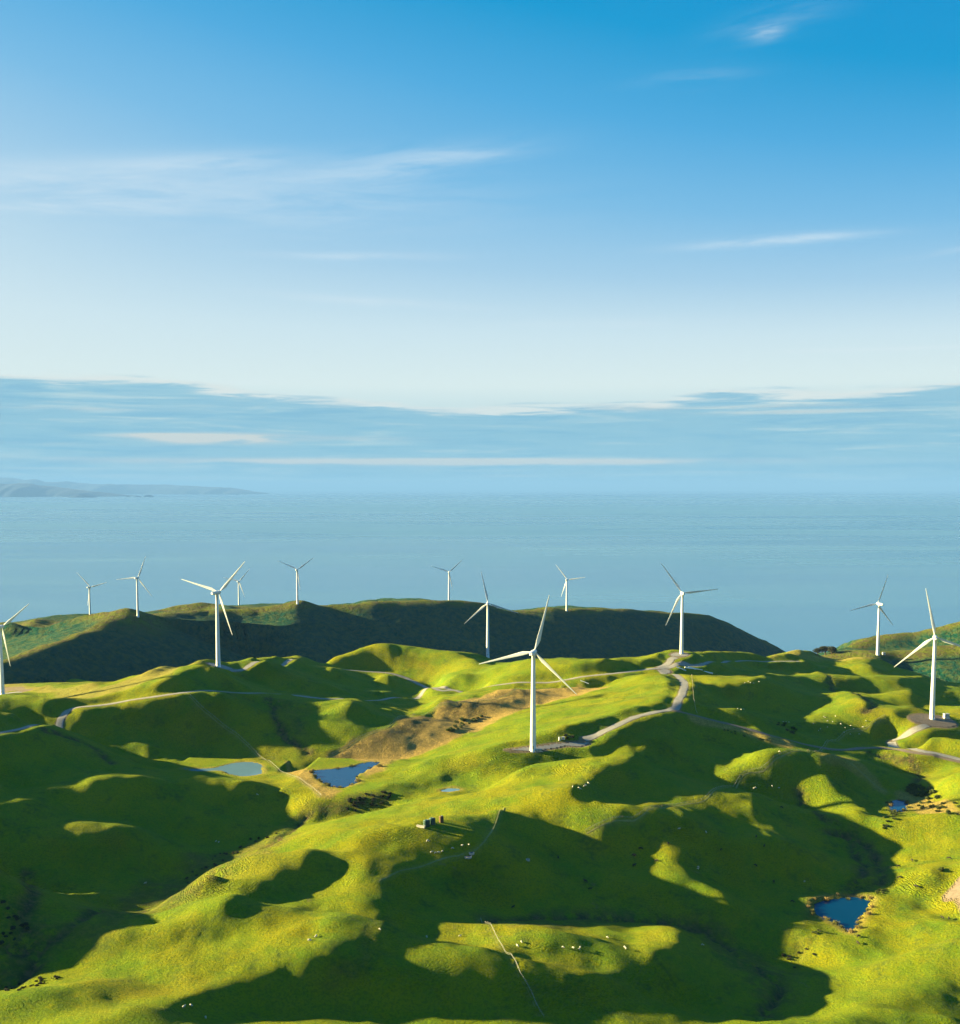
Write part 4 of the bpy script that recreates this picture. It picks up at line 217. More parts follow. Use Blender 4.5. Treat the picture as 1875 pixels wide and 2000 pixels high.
[2209,-2209,1,1,0,0,1,0,0,0,1,-1,1,-1,0,1,-1,0,-1,1,-1,-1,0,-1,-1,-1,-2,-2,-3,-1,-2,-1,1,0,3,2,4,5,4,4,4,2,-2,-1,3,1,0,1,-1,-3,-7,-2,3,-1,3,4,5,6,3,6,10,8,-24,-51,-20,-1,2,4,4,5,4,5,5,3,4,3,3,-9,-15,-1,11,2,-5,23,29,5,-8,-19,-7,-3,-2,-8,-3,-2,8,18,7,1,0,1,-1,1,0,0,0,-3,-5,0,-23,-22,11,-13,-2,-3,5,4,3,3,12,12,17,-4,-10,-2,0,4,4,2,-1,-10,-30,1,-1,9,16,7,6,3,1,2,-1,1,0,0,0,0,0,1,0,0,-1,1,-2,-1,-2,-3,-1,-3,-1,-2,-1,0,-2,1,-2,1,-1,0,-1,1,-1,1,-1,1,-1,0,1,-1,0,1,0,-1,1,0,0,1,-1,1,0,0,1,-1,1,0,0,1,0,0,0,1,-1],
[2192,-2192,1,1,0,0,0,1,0,1,-1,0,1,-1,0,1,-1,0,0,0,0,-1,-1,1,-2,-1,-2,-3,-3,-2,-2,-1,1,0,3,3,4,5,4,4,4,1,1,1,2,-1,0,0,-1,-5,-8,3,4,-1,1,3,5,3,5,7,9,7,-26,-43,-12,-2,-3,-1,2,3,2,5,4,4,3,4,3,-8,-11,3,8,1,-5,24,40,11,-39,-8,-5,0,-1,1,2,-25,3,9,21,6,1,-1,0,1,-1,0,-1,0,-1,-2,-24,-21,10,-27,2,5,5,4,6,8,10,7,16,2,-6,0,-1,-4,-4,3,2,-4,-40,-2,17,-2,9,8,8,4,3,0,2,-1,1,1,0,0,1,0,1,-1,1,-1,0,-2,-1,-3,-3,-2,-2,-1,0,-2,0,-1,0,0,-1,0,0,0,0,-1,1,-1,1,-1,1,-1,1,0,-1,1,0,0,0,1,-1,1,0,0,1,-1,1,0,1,-1,1,0,0,1,0],
[2175,-2175,1,1,-1,1,1,0,0,0,0,0,0,1,-1,0,1,-1,0,0,0,0,0,-1,-1,0,-3,-3,-4,-4,-1,-1,0,2,3,4,3,6,4,6,2,1,1,2,0,-1,1,-2,-2,-10,-1,6,3,0,0,2,3,3,4,6,6,5,-16,-35,1,-1,-14,-13,-5,3,3,4,3,3,4,2,2,-1,-4,3,4,3,2,17,36,22,-57,3,-5,0,-1,-2,-3,-7,-5,-1,13,18,2,0,0,0,0,0,0,0,0,-2,-24,-24,21,-30,-8,3,5,7,8,9,7,6,11,15,2,0,0,-17,-25,11,9,0,-29,-20,17,15,6,6,5,3,1,0,1,1,0,1,1,0,1,1,0,1,-1,0,0,-1,-2,-3,-3,-2,-2,-1,-1,0,-1,0,-1,0,-1,1,-1,0,0,0,0,0,-1,1,0,-1,1,0,0,0,0,0,0,1,-1,1,0,0,1,-1,1,0,1,-1,1,0,0,1,0],
[2158,-2158,1,0,1,0,0,1,0,0,0,0,0,0,0,1,-1,0,1,-1,0,1,-1,0,0,-1,-1,-6,-5,-4,-2,0,0,4,2,5,4,5,7,5,1,0,1,1,-1,0,-1,-2,-5,-8,4,6,1,1,1,1,2,2,3,4,3,4,-7,-29,12,10,-30,-29,-6,4,3,6,3,3,-1,-2,2,4,3,4,4,4,5,13,28,5,-39,13,-2,0,0,-4,0,-23,-4,-2,1,24,11,1,1,0,1,0,-1,2,-1,-2,-26,-22,23,-7,-23,-4,-4,4,9,9,9,6,7,20,11,3,-2,-14,-48,7,22,5,-17,-32,13,16,16,10,-2,-1,-1,0,1,1,1,0,2,0,1,1,1,0,0,1,-1,-1,-2,-3,-3,-3,0,-2,0,-1,-1,0,0,-1,0,0,0,-1,0,1,-1,0,0,-1,1,0,0,0,0,0,0,1,-1,0,1,0,0,0,1,-1,1,0,1,-1,1,0,0,1,0],
[2140,-2139,0,0,0,1,0,1,-1,1,0,0,0,0,0,0,1,-1,0,1,-1,1,0,0,0,1,-2,-8,-8,-3,-1,0,2,3,4,5,5,6,7,4,0,0,-1,0,-1,-2,-3,-3,-6,2,4,5,0,2,0,0,2,1,2,3,3,3,-5,-20,7,13,-37,-27,-1,2,4,5,5,10,-15,-15,9,8,6,4,6,3,2,11,28,4,-22,10,-11,0,1,-7,7,-22,-8,-2,-2,16,21,2,1,0,2,1,-1,0,-2,-4,-29,-17,25,2,-5,-11,-22,-4,4,7,10,8,9,9,25,5,0,-10,-52,-3,25,8,-10,-27,17,10,11,6,-2,-1,-1,1,0,1,1,1,1,1,2,0,1,1,0,0,-1,0,-2,-3,-3,-1,-2,-1,-1,-1,0,0,-1,0,-1,1,-1,-1,1,0,-1,0,0,1,-1,0,0,0,0,0,1,-1,0,1,0,0,0,0,1,-1,1,0,1,-1,1,0,0,1,0],
[2123,-2123,1,0,1,0,0,0,0,1,-1,1,0,0,-1,1,1,-1,0,0,1,0,0,1,0,2,0,-16,-6,-2,0,0,3,3,5,6,6,8,4,2,1,0,0,-4,-5,-3,-4,-2,0,4,5,3,0,2,-1,1,1,1,1,1,3,2,-5,-6,2,-11,-30,-10,-1,0,3,4,2,1,-5,-3,3,5,5,4,5,1,0,10,29,11,-12,-5,-10,-2,-4,3,2,-15,-6,-3,-3,8,25,3,0,0,9,0,-1,-3,-6,-16,-27,-6,30,5,-2,-3,-11,-19,-16,1,9,10,11,10,14,17,4,-8,-45,-15,19,17,-2,-25,10,21,4,-3,0,-1,0,0,0,2,0,2,1,2,0,2,0,2,-1,1,-1,-1,-2,-1,-3,-2,-1,-1,-1,-1,-1,1,-2,1,-1,0,-1,0,0,0,0,0,-1,0,1,-1,0,1,-1,0,1,-1,1,-1,1,0,0,1,-1,1,0,0,0,1,0,0,0,1,-1],
[2106,-2106,1,0,0,1,0,0,0,0,1,-1,0,1,0,-1,1,0,-1,2,-1,1,0,1,0,1,-4,-9,-7,-2,0,1,2,5,5,6,7,8,2,0,1,0,0,-4,-10,-4,0,-2,2,7,4,1,2,0,0,1,-1,2,0,1,0,1,-1,1,-2,-23,-23,-7,-3,2,5,2,4,0,-7,0,4,4,4,4,3,1,2,11,28,12,-11,-15,1,-7,1,0,4,-18,-3,0,-1,1,12,6,5,4,13,5,0,-11,-22,-17,-7,-10,33,7,-2,-7,-3,-4,-22,-23,3,12,12,11,10,17,14,-11,-34,-28,16,20,12,-23,-6,25,6,1,0,-5,-1,0,0,1,1,2,2,0,2,1,1,1,0,0,-1,0,-2,-1,-2,-2,-1,-2,0,-1,0,-2,1,-1,0,-1,0,0,-1,1,-1,0,-1,1,0,-1,1,-1,1,-1,0,1,0,0,-1,2,-1,0,1,-1,1,1,-1,1,-1,1,1,-1,1],
[2088,-2087,-1,1,1,-1,1,0,0,0,0,0,0,0,0,1,-1,0,0,1,0,1,-1,1,0,-2,-3,-5,-5,-3,0,1,3,4,6,7,8,4,0,1,0,-1,-1,-5,-8,0,0,-7,6,8,4,1,1,-1,1,0,0,0,0,0,1,0,2,5,-1,-34,-23,-7,3,0,6,3,5,0,-7,2,6,5,2,-8,1,2,6,22,29,5,-20,-10,3,2,-6,-6,5,-13,1,3,2,0,-5,-6,16,13,16,7,1,-31,-22,0,-11,-2,33,8,-7,-20,-1,9,-4,-38,-8,8,14,12,11,15,12,-17,-30,-19,12,16,16,-13,-12,23,14,0,-6,-6,-1,-1,1,2,1,1,2,1,1,2,0,1,1,-1,1,-2,-1,-1,-1,-2,-2,0,-1,-1,-1,0,-1,0,-1,0,-1,1,-1,-1,1,-1,0,0,0,0,0,-1,1,-1,1,0,0,0,0,0,0,0,1,0,0,0,0,1,0,0,0,1,0],
[2071,-2071,1,0,0,0,1,-1,1,0,0,0,-1,1,0,0,-1,1,0,0,0,1,-1,0,0,-2,-3,-3,-3,-2,-1,2,3,4,7,7,7,1,0,0,-1,-1,-4,-5,-4,2,0,-5,6,7,3,1,1,0,-1,1,-1,-1,1,-1,1,0,4,7,-3,-38,-25,-3,4,2,4,4,2,0,-1,5,6,11,27,-85,24,14,16,32,14,-22,-5,1,-4,12,-8,-1,2,-15,-4,5,5,3,-5,-8,10,25,45,-71,30,-26,-6,-1,-20,3,34,0,-11,-15,1,10,5,-31,-25,7,12,13,11,13,9,-16,-22,-10,5,4,15,-3,-13,21,18,0,-8,-7,-1,0,1,1,2,1,1,2,1,2,0,1,0,0,0,-1,0,-2,-1,-1,-2,0,-1,-2,1,-2,0,0,-1,-1,1,-2,1,-1,0,0,-1,0,0,0,0,0,0,0,0,-1,1,0,0,1,-1,0,1,0,0,0,1,-1,1,0,1,-1,1],
[2054,-2054,0,1,0,0,1,-1,1,-1,1,-1,1,-1,1,-1,0,0,0,0,0,0,0,0,-2,0,-2,-3,-2,-1,1,1,3,5,7,7,3,1,-1,0,-2,-2,-5,-4,-2,4,1,-3,5,5,3,2,-1,1,-1,-1,0,0,-1,1,-1,2,3,4,-10,-38,-16,4,0,4,3,2,2,-2,-1,4,6,2,-3,-11,1,8,21,37,-8,-27,13,3,-9,1,-6,11,4,-17,-11,4,8,5,-5,-12,11,17,11,7,-1,-27,-11,10,-17,-8,29,-3,-8,-3,-7,5,10,-22,-30,3,10,12,9,12,11,-7,-20,-4,12,-4,2,-14,-11,23,14,5,-2,-5,-2,0,1,1,2,1,2,1,1,1,1,1,0,0,-1,1,-2,0,-2,0,-1,-2,0,-1,-1,-1,0,-1,0,0,-2,1,-1,-1,1,-1,0,-1,1,-1,0,0,0,0,0,0,0,0,0,0,1,-1,1,0,0,0,1,-1,1,0,1,-1,1],
[2036,-2035,-1,1,0,0,0,0,0,1,-1,0,0,0,0,0,-1,1,-1,0,0,0,-1,0,-1,-1,0,-3,0,0,0,2,4,5,7,6,0,1,-2,-1,-3,-2,-5,-1,-1,3,2,-1,5,4,2,1,0,0,-1,0,-1,0,-1,0,1,0,1,-2,-16,-29,-5,4,-1,5,-1,-1,5,-2,0,1,8,12,-13,-17,1,14,23,25,-4,-10,10,-3,-18,-6,4,15,0,-8,-8,-7,5,9,-1,-11,8,26,20,-17,-18,-13,-5,13,-12,-7,24,-10,-9,5,-11,3,16,-16,-35,1,8,10,9,11,16,-8,-17,0,14,4,0,-16,-33,8,18,13,6,0,-2,0,0,2,1,2,0,3,0,1,1,1,0,0,-1,1,-1,-1,-1,-1,0,-2,0,-1,-1,-1,0,-1,-1,0,0,-1,-1,1,-2,1,-1,0,-1,1,-1,0,1,-1,0,0,0,0,1,-1,0,1,0,0,0,0,1,-1,1,0,1,-1,1],
[2019,-2019,1,-1,1,0,0,0,0,0,0,0,0,0,-1,0,0,0,-1,0,0,0,-2,1,-1,-1,0,0,-1,1,1,2,5,6,5,4,-1,0,-1,-4,-3,-2,-3,0,1,1,2,2,4,4,1,0,1,-1,-1,0,-1,0,-1,1,-1,0,-3,-7,-16,-16,-6,4,1,1,-3,2,3,1,2,-1,9,13,-16,-22,5,17,31,22,-23,-7,19,-8,-19,-2,6,9,1,-1,-4,-13,-2,8,8,-4,0,23,27,-17,-21,-19,-4,13,-7,-7,14,1,-7,-1,-12,3,16,-11,-30,-5,7,8,7,10,19,-3,-20,-1,14,11,0,-9,-38,-10,14,15,10,4,-1,1,1,2,2,1,1,2,1,0,1,1,0,0,0,0,-1,-1,0,-1,-1,0,-2,0,-1,0,-2,0,-1,0,-1,0,-1,-1,1,-2,1,-1,0,0,-1,1,-1,0,1,-1,0,0,1,-1,1,-1,1,0,0,1,-1,1,0,0,1,-1,1],
[2002,-2002,0,1,-1,1,0,0,0,0,0,0,-1,0,0,0,-1,0,0,-1,0,-1,0,-1,0,0,0,0,1,1,2,3,4,7,4,0,1,-1,-4,-3,-4,-1,-2,0,2,3,2,4,2,2,2,0,0,-1,-1,0,-1,-1,1,-1,0,-1,-5,-11,-14,-10,-1,2,0,-6,-5,6,4,1,5,2,9,4,-18,-15,5,18,33,13,-20,-2,17,-10,-11,0,3,-1,-2,0,-4,-5,0,2,2,3,1,25,23,-14,-13,-25,2,19,-20,-24,20,9,-8,-5,0,-6,15,-8,-21,-10,6,4,6,7,21,3,-22,-4,16,18,0,-7,-34,-21,13,14,-4,11,3,4,3,1,3,0,2,1,1,1,0,1,1,-1,0,0,0,-1,0,-2,0,0,-2,0,-1,-1,-1,0,-1,0,-2,1,-2,0,0,-1,0,-1,0,0,0,0,-1,1,-1,0,1,-1,1,-1,1,0,0,0,0,0,1,0,0,0,0,1,0],
[1984,-1983,-1,0,1,0,0,-1,1,0,0,-1,0,0,0,-1,0,0,-1,-1,0,-1,0,-1,0,1,0,1,1,2,3,4,4,6,2,-1,0,-1,-5,-4,-2,-2,0,0,4,2,3,4,1,3,0,0,0,-1,-1,-1,0,-1,1,-1,1,-2,-6,-16,-15,-8,2,2,-1,-3,1,2,3,1,1,5,17,0,-26,-12,8,23,31,-2,-20,8,25,-5,-12,-3,16,-8,-21,-18,0,16,13,-4,-15,-11,6,28,36,-10,-21,-24,6,16,-12,-27,15,11,-6,-7,1,-8,15,-3,-25,-10,7,3,6,3,25,2,-23,-2,13,19,2,-8,-24,-27,8,13,-5,12,7,3,4,1,1,2,2,0,2,0,1,0,1,0,-1,1,-1,0,-1,-1,0,-1,0,-2,0,-1,0,-2,0,-1,-1,0,-1,0,-1,-1,0,0,0,-1,0,0,-1,1,-1,1,-1,1,-1,1,0,0,0,0,0,0,1,0,0,0,0,1,0],
[1967,-1967,0,1,0,-1,1,0,-1,1,0,-1,0,0,0,-1,-1,0,-1,0,-1,0,-1,-1,1,0,1,2,2,2,4,4,5,4,-1,1,-1,-4,-4,-3,-3,-1,1,2,3,3,3,2,2,2,1,-1,0,-1,-1,-1,-1,0,0,0,2,1,-7,-24,-19,-4,4,7,-4,-4,3,3,4,2,-2,2,19,2,-29,-8,7,25,36,-8,-27,5,26,21,26,-54,-3,0,-7,-11,-6,6,15,5,-17,-24,-11,10,30,19,-6,-17,-4,12,-3,-18,8,9,0,-8,-2,-9,9,4,-27,-13,7,4,6,1,24,11,-17,-16,12,13,5,-7,-20,-18,-1,10,7,7,6,5,1,1,3,0,2,1,1,1,0,1,0,0,0,1,-2,1,-2,1,-2,0,-1,0,-1,-1,-1,-1,0,-2,0,0,-2,0,0,-1,-1,0,0,-1,0,0,0,0,0,-1,1,-1,1,0,0,-1,1,1,-1,0,1,0,0,0,1,-1,1],
[1950,-1950,0,1,-1,1,0,-1,1,0,-1,1,-1,-1,1,-1,-1,0,-1,-1,-1,0,0,-1,0,1,1,3,2,4,3,6,4,0,1,0,-2,-4,-5,-3,-3,1,1,4,3,2,3,2,2,1,1,-1,0,-2,0,-1,-1,-1,1,0,3,2,-5,-25,-26,-3,7,4,-1,-4,2,3,4,2,1,3,10,-2,-21,-2,12,23,27,-8,-23,3,22,29,37,-60,-12,1,-2,-3,-3,0,5,0,-6,-11,-15,-18,-2,21,17,-2,-2,5,1,-8,3,8,2,-5,-3,-8,10,4,-32,-12,4,4,7,1,16,21,-11,-22,7,13,0,-5,-14,-10,-3,6,7,7,5,5,1,2,2,1,1,2,0,1,1,0,1,0,0,-1,1,-1,-1,0,0,-2,0,0,-2,0,-1,-1,-1,0,-2,0,-1,0,-1,-1,-1,1,-1,-1,1,-1,0,0,-1,1,0,0,-1,1,0,0,0,0,1,-1,1,0,0,0,0,1,0],
[1933,-1933,0,0,1,0,-1,1,0,0,-1,0,1,-2,1,-1,-1,0,-2,0,0,-2,0,0,-1,2,2,2,4,4,5,4,3,0,-1,1,-4,-3,-6,-2,-2,0,3,4,3,2,3,2,2,0,1,-1,-1,0,-2,0,-2,0,1,0,3,2,-5,-16,-27,-8,2,4,1,1,1,-2,-1,2,3,5,4,-3,-10,0,13,28,27,-13,-24,-1,11,31,18,-15,-13,-5,-4,-3,-4,-1,-1,-2,-5,-6,-1,-19,-28,7,16,8,2,7,2,-4,2,9,3,0,-5,-5,5,8,-28,-17,0,7,5,1,9,28,-4,-27,2,11,0,-4,-9,-5,-3,4,5,6,5,4,3,1,2,1,2,1,1,1,0,1,0,1,-1,0,0,0,-1,0,-1,0,-2,1,-2,0,-2,0,-1,-1,-1,0,-2,0,-1,0,-1,-1,0,0,0,-1,0,0,0,0,0,-1,1,0,0,0,0,1,-1,1,-1,1,0,0,1,0,-1],
[1915,-1914,-1,0,1,0,-1,1,0,0,-1,1,-1,0,0,-1,-1,0,-1,-1,-1,-1,0,-1,1,0,3,3,5,4,6,3,1,0,0,-2,-2,-6,-5,-1,-1,0,4,3,4,3,2,2,1,0,1,-1,-1,-1,0,-2,-1,0,0,2,1,0,-3,-6,-16,-21,-8,6,4,10,16,-46,-1,8,7,6,6,-1,0,3,14,42,70,-81,-24,-16,2,33,18,0,-4,-2,-5,-4,-8,-5,-2,1,-9,-4,7,-10,-23,0,21,-2,-12,-7,5,3,7,10,6,1,-1,-4,-1,7,-14,-18,-4,2,1,3,7,23,2,-16,-1,3,0,-3,-5,-3,-2,3,4,5,4,3,3,3,1,2,1,1,2,0,1,1,-1,1,0,0,0,-1,0,0,-1,-1,0,-1,-1,-1,0,-1,-2,0,-1,-2,0,-1,0,-1,-1,-1,1,-1,-1,1,-1,0,0,0,0,0,0,0,0,0,0,1,-1,1,-1,1,0,1,-1,1,0],
[1898,-1898,1,-1,1,0,-1,1,0,0,0,-1,1,-1,0,0,-2,1,-2,-1,0,-2,0,-2,2,0,3,4,6,6,4,1,1,0,-1,-2,-3,-7,-3,0,0,0,2,5,3,4,2,1,1,1,0,-1,-1,-1,-1,-2,0,0,1,0,0,0,-2,-2,-8,-22,-19,3,7,10,17,-46,-2,9,6,6,5,1,1,6,12,47,77,-85,-21,-15,-13,23,17,7,0,-1,-4,-11,-12,-8,2,5,-11,-1,8,-5,11,-21,11,4,-8,-13,-20,3,9,11,8,3,3,-4,2,6,-10,-14,-6,0,8,-5,-1,20,6,-5,-3,0,-2,-2,-2,-2,0,1,4,3,4,4,2,2,2,2,2,1,1,1,1,0,1,0,-1,1,-1,0,0,-1,0,-1,-1,0,-1,-1,0,-2,-1,-1,0,-2,-1,0,-2,0,0,-1,-1,0,0,0,-1,0,0,0,0,0,0,1,-1,0,0,0,1,0,-1,1,0,1,-1,1,0],
[1881,-1881,1,-1,1,0,0,0,0,0,0,0,-1,1,-1,0,0,-2,1,-2,-1,-1,-2,0,0,1,4,4,7,6,3,1,0,-1,-1,-3,-5,-5,-2,2,0,0,1,4,6,2,3,0,2,0,0,-1,-1,-2,0,-2,0,0,0,0,0,-1,-2,-2,-6,-25,-17,4,7,4,-1,-6,-2,3,8,17,-6,-25,3,6,12,33,56,0,-38,-25,-8,21,10,3,-1,-7,-9,-17,-12,4,6,-2,-6,5,5,5,5,-12,-7,14,4,-11,-35,-1,-1,1,8,8,6,1,2,6,-8,-11,-8,-2,9,0,0,15,6,-2,-4,-2,-2,-1,-1,0,0,2,2,3,3,3,3,2,3,2,1,2,1,1,0,1,1,-1,1,-1,0,-1,1,-1,-1,0,-1,0,-2,0,-1,-1,-1,-1,-1,-2,0,-1,-1,-1,-1,0,0,-1,0,0,0,-1,0,0,0,1,-1,0,0,0,0,1,-1,1,0,0,0,0,1,-1,1],
[1864,-1864,1,-1,1,0,0,0,0,1,-1,0,0,0,0,0,-1,-1,0,0,-2,-2,-1,-1,0,1,4,6,8,5,1,1,-1,-1,-2,-5,-5,-3,2,1,-3,-1,6,5,4,2,2,2,0,0,-1,0,-1,-2,0,-2,-1,1,0,0,-1,-2,-3,-2,-13,-20,-11,8,10,7,-12,-12,4,6,17,66,-46,-96,34,20,16,32,48,-1,-33,-24,7,23,3,0,-4,-15,-12,-12,1,5,1,-5,-7,6,7,5,5,-7,-14,23,11,-7,-30,-19,-5,-12,2,9,11,6,5,5,-8,-9,-8,-1,6,3,3,11,7,-3,-5,-3,0,-1,1,1,1,2,2,1,4,1,4,2,3,2,3,0,2,1,1,0,0,0,0,0,0,-1,0,0,-1,-1,0,-1,0,-2,0,-1,-2,0,-2,-1,-1,-1,-1,-1,0,-1,0,-1,0,0,0,-1,1,-1,0,0,1,-1,0,0,1,-1,1,-1,1,0,0,1,-1,1,0],
[1847,-1847,1,-1,1,0,0,1,-1,1,-1,1,-1,1,-1,0,0,0,-1,0,-2,-1,-1,-3,-1,3,3,9,7,3,1,0,-1,-2,-4,-6,-5,1,4,1,-5,1,7,5,3,2,2,1,0,0,0,-1,-2,-1,-1,0,-2,1,0,-1,-1,-3,-2,-5,-11,-14,-11,4,12,11,-21,-14,5,8,12,19,-5,-31,-1,8,17,45,35,-16,-33,-16,9,21,1,-5,-4,-11,-8,-6,2,2,0,-8,-10,7,8,4,6,-4,-13,22,10,-2,-21,-27,5,-21,-12,5,10,10,9,5,-1,-13,-10,-2,8,4,2,8,6,-3,-5,-2,0,2,3,1,2,1,1,3,0,4,2,3,3,3,2,2,2,0,0,1,0,0,0,-1,0,0,0,-1,-1,0,0,-1,-1,0,-2,-1,0,-3,0,-2,-1,-1,-1,0,-1,-1,0,0,-1,0,0,-1,1,-1,1,-1,0,0,1,-1,0,1,0,-1,1,0,0,1,-1,1,0],
[1830,-1830,1,-1,1,1,-1,0,1,0,-1,1,0,0,0,0,0,-1,1,-1,0,-2,-2,-3,-1,1,6,9,7,0,1,-1,-1,-4,-5,-6,-2,1,7,0,-2,1,5,5,3,2,1,1,1,-1,-1,0,-2,-1,-1,-1,0,-1,1,-2,-1,-3,-4,-6,-8,-13,-9,0,18,5,-25,-9,8,10,15,13,-15,-22,-1,11,21,60,26,-38,-29,-7,2,15,2,-6,-2,-5,-6,-4,0,3,-1,-10,-8,6,7,5,3,-1,-6,14,8,0,-14,-24,-2,-6,-27,-1,9,10,10,10,9,-16,-28,0,10,9,4,6,6,-9,-4,0,1,5,2,4,2,1,0,1,1,2,3,4,3,4,3,1,2,0,1,0,-1,1,-1,0,0,-1,0,-1,0,0,-1,0,-1,-1,-1,-1,-1,-2,-1,-2,-1,-1,0,-1,-1,-1,0,0,0,-1,0,-1,1,-1,1,-1,0,1,-1,0,1,0,-1,1,0,0,0,0,1,0,-1],
[1813,-1813,1,0,0,0,0,1,0,0,0,0,0,1,-1,0,1,0,-1,1,0,-1,-2,-4,-4,2,8,10,3,0,0,-2,-3,-4,-4,-4,-1,3,5,1,0,3,3,4,2,3,1,0,0,0,0,-2,-1,-1,-2,0,0,0,-1,-1,-2,-4,-6,-8,-11,-7,-4,2,19,-4,-22,-4,7,13,28,10,-39,-23,4,17,26,68,9,-47,-15,-6,-4,5,7,-3,-1,-5,-5,-3,1,1,0,-10,-4,6,4,4,2,0,1,7,6,0,-8,-21,-9,1,-30,-3,7,9,10,9,2,-5,-15,-14,7,9,7,8,3,-11,-5,1,3,5,5,4,2,1,-2,0,1,1,3,5,5,4,2,3,1,1,-1,1,-1,0,0,-1,0,0,-1,0,0,-1,-1,0,0,-1,-2,0,-2,-1,-2,-1,-2,-1,0,-1,-1,0,-1,0,0,-1,0,0,0,-1,1,-1,0,1,-1,1,-1,1,-1,1,0,0,0,1,-1,1,0],
[1796,-1796,1,0,0,0,1,0,0,0,0,1,-1,1,0,0,0,0,1,0,0,1,-1,-4,-9,3,11,7,2,-1,-2,-2,-4,-3,-3,-1,-1,4,4,2,1,3,3,3,2,2,1,0,1,-1,-1,-1,-1,-2,0,-2,1,-1,0,-2,-2,-4,-7,-13,-10,-5,1,11,13,-11,-18,-3,7,17,37,-5,-47,-17,8,17,28,67,-2,-44,-8,-7,-10,9,9,-1,-5,-7,-5,-2,1,3,-2,-6,-3,3,3,3,3,1,3,5,3,-2,-8,-13,-8,-2,-28,-2,4,10,8,6,1,-1,-5,-19,1,6,8,9,2,-7,-7,0,5,5,7,5,2,0,-4,-1,-2,2,4,6,6,4,4,2,2,-1,0,1,-2,1,-1,-1,1,-2,1,-1,0,-1,0,0,-1,-1,-1,0,-2,-2,-2,-1,-2,0,-1,-1,-1,0,0,-1,-1,1,-1,0,0,0,-1,1,-1,0,1,-1,1,0,-1,1,0,0,0,1,-1,1,0],
[1779,-1778,-1,1,0,1,0,0,0,0,1,-1,1,0,0,0,0,1,0,1,0,1,1,-1,-16,5,13,3,0,-1,-3,-3,-2,-2,-1,-1,1,4,3,1,2,4,2,3,2,2,0,0,0,0,-1,-2,0,-2,-1,0,-1,0,-1,-1,-2,-3,-8,-14,-14,-4,4,17,10,-17,-16,2,6,22,35,-19,-44,-8,9,15,27,61,-8,-34,-10,-10,2,15,4,-4,-7,-15,-2,-1,3,2,-1,-5,-3,1,3,4,2,2,3,4,2,-4,-6,-9,-6,-5,-23,-7,4,10,7,3,5,4,-3,-16,-11,1,8,10,4,-5,-7,1,5,7,7,6,3,-3,-5,-6,-1,1,6,8,7,6,3,2,1,0,0,-1,0,-1,0,0,-1,0,0,-1,0,0,-1,0,0,-2,0,-1,-2,-1,-3,-1,-1,-1,-1,-1,0,-1,0,-1,0,0,-1,0,0,0,-1,1,-1,1,-1,1,-1,1,0,0,0,0,0,0,1,0,0],
[1762,-1761,-1,1,1,-1,1,0,1,-1,1,-1,1,0,1,-1,0,1,1,-1,1,1,-1,-1,-7,4,8,0,0,-3,-2,-2,-2,-1,0,1,1,4,1,2,3,3,2,3,1,2,0,0,0,0,-2,-1,0,-2,-1,-1,0,-1,0,-2,-1,-2,-7,-18,-14,-1,6,11,7,-16,-11,3,10,27,25,-29,-36,-5,11,13,29,47,-4,-23,-13,-9,5,12,3,-3,-9,-14,-4,-2,6,1,-2,-4,-3,1,3,2,4,2,3,4,-1,-2,-5,-5,-5,-6,-24,-11,5,9,7,3,7,4,-4,2,-15,-12,3,5,7,-1,-4,0,5,6,10,7,2,-3,-9,-9,-2,1,8,10,10,6,3,1,1,0,-1,0,0,-1,0,-1,1,-2,1,-1,1,-1,-1,0,0,-1,-1,-1,-2,-1,-2,-1,-2,-1,-1,0,-1,-1,0,0,-1,0,-1,0,0,0,0,0,-1,1,-1,1,0,-1,1,0,0,0,0,1,-1,1,0],
[1745,-1744,-1,2,-1,1,0,0,1,-1,1,0,0,0,0,0,1,0,0,0,0,1,-1,-1,0,1,4,0,-1,-3,-2,-1,-2,0,0,2,3,2,1,2,4,2,2,3,0,2,0,0,0,-1,-1,-1,-1,-2,0,-1,0,-1,-1,-1,-1,-2,-9,-22,-9,6,4,7,-1,-13,-5,5,11,33,13,-37,-27,-2,9,13,32,43,-1,-21,-17,-6,2,7,5,-3,-7,-8,-7,-3,3,2,-2,-5,-1,1,3,3,2,3,3,3,0,-3,-2,-3,-4,-6,-23,-17,2,8,7,7,5,1,-2,12,1,-12,-7,-8,-1,2,1,-1,2,8,11,8,2,-4,-12,-11,-2,2,6,16,12,6,1,1,1,-1,0,1,-1,-1,1,-1,0,0,-1,1,-1,0,0,-1,0,-1,-1,-1,-1,-2,-2,-1,-1,-1,-2,0,0,-1,-1,-1,1,-1,-1,1,-1,0,0,-1,1,0,-1,1,-1,1,0,0,0,0,0,1,-1,1,0],
